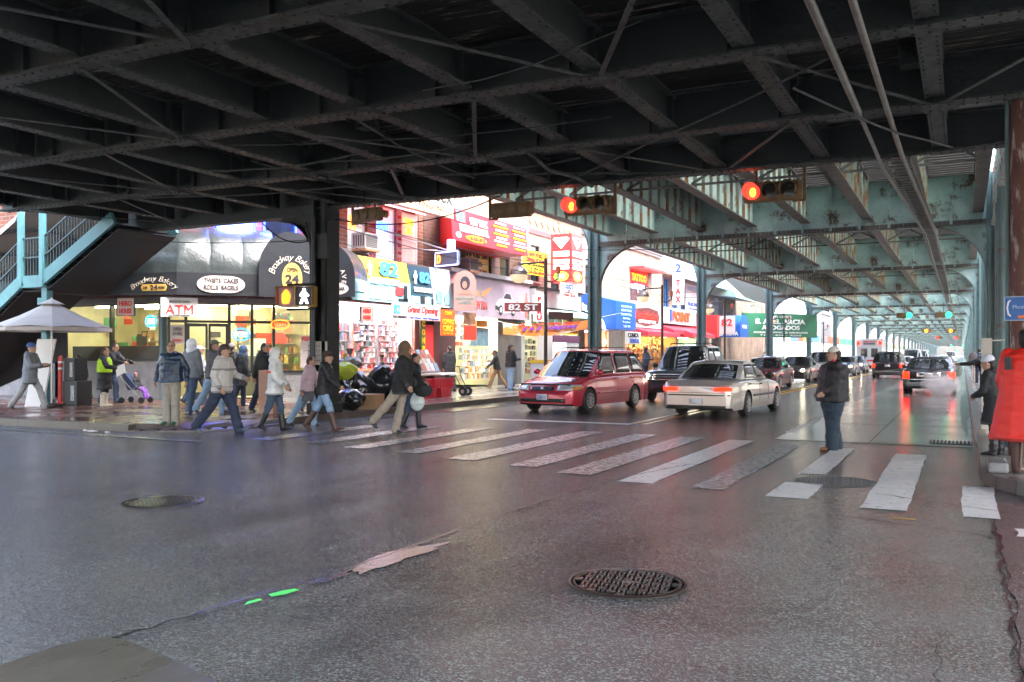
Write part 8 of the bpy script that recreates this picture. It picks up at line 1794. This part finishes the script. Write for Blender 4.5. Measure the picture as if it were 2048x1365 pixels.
person('person in a navy jacket and khaki trousers standing on the corner kerb facing the street', (-14.5, 13.1, .15), R(-163), 1.70, (0, 0, 0, 0), ((-.25, .42, .55, .0), (-.25, .42, .5, .0)), 0, NAVY, KH, shoe=cloth('dark green shoe', (.03, .1, .06)), hem=.04, fat=1.22, hair=(.012, .01, .01), fine=True, headturn=25, pants_w=1.1)
person('person in a white hood and grey quilted jacket seen from behind near the bakery door', (-16.75, 15.75, .15), R(0), 1.78, (6, 4, -8, 6), LOW, 2, GREYC, JN, hem=.1, hood=cloth('white hood', (.78, .8, .85)), puffy=True, shoe=WHT)
person('person in black behind the white hooded one at the bakery door', (-19.2, 19.6, .15), R(20), 1.74, (3, 3, -3, 3), LOW, 0, K1, JD, hem=.12, hat='beanie', hatc=(.2, .18, .16), boots=(cloth('tan boots', (.3, .13, .05)), .1))
person('person in olive cap, grey jacket and blue jeans walking past the bakery door', (-16.2, 15.9, .15), R(-70), 1.80, (18, 10, -20, 14), SW2, 3, cloth('grey brown jacket', (.11, .11, .12)), JL, hem=.08, hat='cap', hatc=(.12, .12, .09))
person('person in a light beige jacket and dark baggy jeans striding off the kerb', (-13.35, 13.35, 0), R(-75), 1.84, (24, 6, -28, 14), ((.2, .35, 1.1, .3), (-.2, .3, .7, .1)), 4, cloth('light beige jacket', (.52, .48, .45)), JD, hem=.1, fat=1.12, hat='cap', hatc=(.05, .03, .025), skin=SK1, fine=True, pants_w=1.2, bands=((.33, .37), (.02, .035)), shoe=cloth('slate shoe', (.1, .12, .14)))
def pack(t, pel, A, up, fw, S, H, neck):
    b = MB(); ell(b, pel + up * .3 * S - fw * .24 * S, .17 * S, .13 * S, .26 * S, up); remesh(b, 'backpack', K1, t, .016, .01, 2, 1)
person('person with a blue hood and a black backpack heading away beside the bakery door', (-17.9, 18.6, .15), R(-40), 1.66, (10, 8, -14, 8), LOW, 8, cloth('dark puffer', (.025, .03, .035)), JD, hem=.32, hood=cloth('blue hood', (.05, .10, .2)), puffy=True, extra=pack, shoe=WHT)
def stripe(t, pel, A, up, fw, S, H, neck): MB().fbox(Fr(pel + up * .33 * S + fw * -.02 + Vector((.235 * S, 0, 0)), (0, 1, 0)), -.1, .1, -.02, .02, -.03, .012).build('red_stripe', REDL, t)
person('person in a white hooded jacket, blue jeans and black boots stepping off the kerb', (-12.9, 14.4, 0), R(-65), 1.70, (12, 6, -14, 10), ((.1, .3, .5, .1), (.2, .3, .6, .1)), 2, cloth('off white jacket', (.72, .71, .68)), JN, hem=.16, boots=(cloth('black boots', (.012, .012, .012), .35), .26), hood=cloth('off white hood', (.68, .68, .65)), fine=True, flare=.04, extra=stripe)
person('person in pale pink jacket, grey skirt and light jeans beside the fur hat walker', (-13.0, 15.55, .0), R(-68), 1.58, WALK2, SW, 8, cloth('pale pink jacket', (.62, .43, .48)), JL, hem=.06, hair=(.06, .03, .02), skirt=(cloth('grey skirt', (.12, .12, .13)), .28))
person('person in a black coat, fur hat and tall brown boots striding across the street', (-11.85, 14.7, 0), R(-68), 1.68, (-24, 10, 22, 6), SW2, 6, K1, JL, hem=.1, hat='fur', hatc=(.05, .03, .02), boots=(cloth('brown boots', (.07, .025, .015), .4), .36), fine=True)
person('tall person in black parka, brown fur hood and beige trousers striding in the crosswalk', (-10.1, 15.0, 0), R(-70), 1.84, (-8, 6, -36, 10), ((.35, .2, .5, .2), (-.1, .3, .6, .1)), 6, cloth('black parka', (.012, .012, .013)), cloth('beige trousers', (.32, .26, .2)), hem=.16, fat=1.16, hood=cloth('brown fur hood', (.13, .08, .045)), fine=True, flare=.02, extra=bagx(cloth('black holdall', (.02, .02, .02)), -1, -.04, (.12, .2, .15)))
person('person in jeans and black laced boots half hidden behind the tall parka walker', (-10.55, 16.1, 0), R(-70), 1.62, (10, 6, -12, 6), LOW, 4, K1, JN, hem=.1, boots=(cloth('black boots', (.012, .012, .012), .35), .26), extra=bagx(mat('white plastic bag', (.6, .68, .66), .35), 1, -.05, (.13, .16, .2)))
person('person in dark clothes at the lit shop entrance right of the magazine rack', (-17.6, 29.4, .15), R(60), 1.76, (10, 4, -12, 4), LOW, 2, CHAR, cloth('dark trousers', (.03, .03, .035)), hem=.3)
person('person in a dark jacket and brown trousers walking left along the shops', (-17.6, 33.3, .15), R(117), 1.68, WALK, SW, 8, K1, cloth('brown trousers', (.25, .15, .08)), hem=.05, skin=SK2)
person('person in black jacket and jeans facing the street in front of the roller shutter', (-17.6, 34.6, .15), R(150), 1.76, (4, 4, -8, 8), LOW, 0, K1, JN, hem=.08, skin=SK2, hair=(.01, .01, .01), headturn=-25)
person('person in grey cap and pale jeans seen from behind near the nearest lamp pole', (-16.2, 31.8, .15), R(-25), 1.82, (2, 2, -4, 2), HOLD, 0, CHAR, JL, hem=.06, fat=1.15, hat='cap', hatc=(.06, .06, .065), headturn=-20)
def lining(t, pel, A, up, fw, S, H, neck):
    RL = cloth('red lining', (.5, .03, .05)); b = MB(); cap(b, neck + up * .015 * S + fw * .03 * S - Vector((.06 * S, 0, 0)), neck + up * .015 * S + fw * .03 * S + Vector((.06 * S, 0, 0)), .035 * S, .035 * S); remesh(b, 'collar_lining', RL, t, .01, 0, 0, 1)
    for a in A: w_ = a[3]; d = a[4]; b = MB(); cap(b, w_ - d * .035, w_ - d * .01, .052, .05); remesh(b, 'cuff', RL, t, .01, 0, 0, 1)
    pass
person('heavy set person in cream cap, black jacket, baggy jeans and tan boots on the crosswalk', (-1.93, 15.6, 0), R(112), 1.71, (2, 0, -3, 6), ((.05, .15, .95, .05), (-.1, .18, .95, .05)), -3, cloth('black brown jacket', (.012, .009, .010), .65), cloth('washed dark jeans', (.018, .032, .048)), hem=.1, fat=1.6, hat='cap', hatc=(.62, .58, .5), hair=(.02, .015, .012), fine=True, boots=(cloth('tan boots', (.5, .24, .07), .6), .08), extra=lining, pants_w=1.42)
def hands_red(t, pel, A, up, fw, S, H, neck): MB().fbox(Fr(pel + up * .42 * S + Vector((-.1, -.18 * S * 1.3, 0)), (1, 0, 0)), -.05, .02, -.09, .06, .0, .03).build('badge', mat('black badge', (.03, .03, .03)), t)
person('person in a long bright red raincoat and brown boots standing at the right frame edge', (.68, 12.4, .15), R(-20), 1.74, (2, 2, -3, 3), ((.0, .2, .35, .1), (.0, .2, .35, .1)), 2, mat('bright red raincoat', (.75, .025, .012), .5, var=.12, vs=5), CB('dark trousers', .03, .03, .035), hem=.52, fat=1.22, flare=.07, boots=(cloth('brown boots', (.07, .025, .015), .4), .3), fine=True, hair=(.02, .012, .01), puffy='nohood', extra=hands_red)
person('short person in white knit hat and long black coat beside the red raincoat', (.43, 14.5, .15), R(75), 1.42, (2, 2, -2, 2), ((.1, .12, .9, .6), (.1, .12, .9, .6)), 10, CHAR, K1, hem=.38, fat=1.15, hat='beanie', hatc=(.62, .63, .68), flare=.05, fine=True, headdown=10)
person('dark figure bending over at the right kerb holding a white bag', (.78, 33.0, .15), R(100), 1.68, (10, 12, -4, 8), ((.8, .1, .3, .1), (.8, .1, .3, .1)), 48, K1, K1, hem=.08, hood=cloth('white grey hood', (.35, .33, .36)), extra=bagx(mat('white plastic bag', (.6, .68, .66)), 1, -.02, (.16, .12, .2)))
person('dark blue figure standing on the right pavement in the distance', (.75, 50, .15), R(20), 1.74, STAND, LOW, 0, NAVY, JD, hem=.1)
person('distant person crossing beyond the black sedan at the kerb', (-.9, 78, 0), R(60), 1.74, WALK, SW, 0, NAVY, JN, hem=.1)
person('person in a dark blue hooded jacket on the left pavement beyond the red minivan', (-14.8, 44.6, .15), R(-110), 1.74, STAND, HOLD, 6, cloth('slate blue jacket', (.05, .07, .11)), JD, hem=.1, hood=cloth('black hood', (.02, .02, .03)))
person('person in grey walking on the left pavement beyond the second lamp', (-15.6, 58, .15), R(160), 1.7, WALK, SW, 0, GREYC, JD, hem=.15)
person('person in a pale coat on the left pavement by the lawyer sign', (-15.6, 80, .15), R(160), 1.68, WALK2, SW, 0, cloth('pale coat', (.4, .38, .36)), JD, hem=.25)
person('person in a white cap and pale grey jacket behind the crowd at the bakery door', (-19.6, 18.7, .15), R(-50), 1.70, WALK2, SW, 2, cloth('pale grey jacket', (.4, .42, .45)), JN, hem=.08, hat='cap', hatc=(.6, .6, .62))
person('person in a black quilted jacket between the olive cap and beige jacket walkers', (-15.6, 17.0, .15), R(-80), 1.72, (12, 8, -16, 8), SW, 3, K1, JD, hem=.12, hair=(.02, .015, .01), puffy=True)
person('small person in a dark jacket behind the pink jacket walker', (-14.7, 17.9, .15), R(-70), 1.45, WALK, SW, 3, CHAR, JL, hem=.08, hat='beanie', hatc=(.02, .02, .02))
# stroller with child
sr = thing('stroller', 'light child stroller with grey frame beside the bakery wall', 'stroller', (-21.75, 18.3, .15), R(-75)); b = MB()
for s in (-1, 1): b.tube([(s * .22, -.55, 1.0), (s * .22, -.1, .55), (s * .22, .35, .12)], .014, 6).tube([(s * .22, .2, .5), (s * .22, -.25, .1)], .014, 6)
b.tube([(-.22, -.55, 1.0), (.22, -.55, 1.0)], .014, 6); b.build('frame', SILV, sr)
MB().hexa([(-.2, -.1, .38), (.2, -.1, .38), (.2, .25, .42), (-.2, .25, .42), (-.2, -.3, .85), (.2, -.3, .85), (.2, -.2, .88), (-.2, -.2, .88)]).build('seat', cloth('blue seat', (.04, .06, .12)), sr)
for s in (-1, 1):
    for y in (.36, -.28): MB().lathe((s * .22, y, .09), [(.09, -.02), (.09, .02)], 14, axis='x').build('wheel', RUB, sr)
person('small child in a pink hat, dark coat and purple trousers sitting in the stroller', (-21.65, 18.32, .28), R(-75), .92, (75, 55, 70, 55), ((.4, .1, .6, .2), (.4, .1, .6, .2)), -12, K1, cloth('purple trousers', (.22, .08, .4)), hat='beanie', hatc=(.5, .2, .25), hem=.02, shoe=cloth('purple trousers', (.22, .08, .4)))
# ---------------------------------------------------------------- damp air down the avenue
hz = MB().box(-165, 105, -65, 805, -1, 30).build('haze', None or bpy.data.materials.new('haze')); hz['kind'] = 'stuff'; hz['label'] = 'pale damp haze filling the avenue'
m = hz.data.materials[0]; m.use_nodes = True; n = m.node_tree; n.nodes.remove(n.nodes['Principled BSDF']); v = n.nodes.new('ShaderNodeVolumePrincipled'); v.inputs['Color'].default_value = (.93, .97, 1, 1); v.inputs['Density'].default_value = .0002; v.inputs['Anisotropy'].default_value = .2
n.links.new(v.outputs[0], n.nodes['Material Output'].inputs['Volume'])
bpy.data.scenes.remove(TMP)
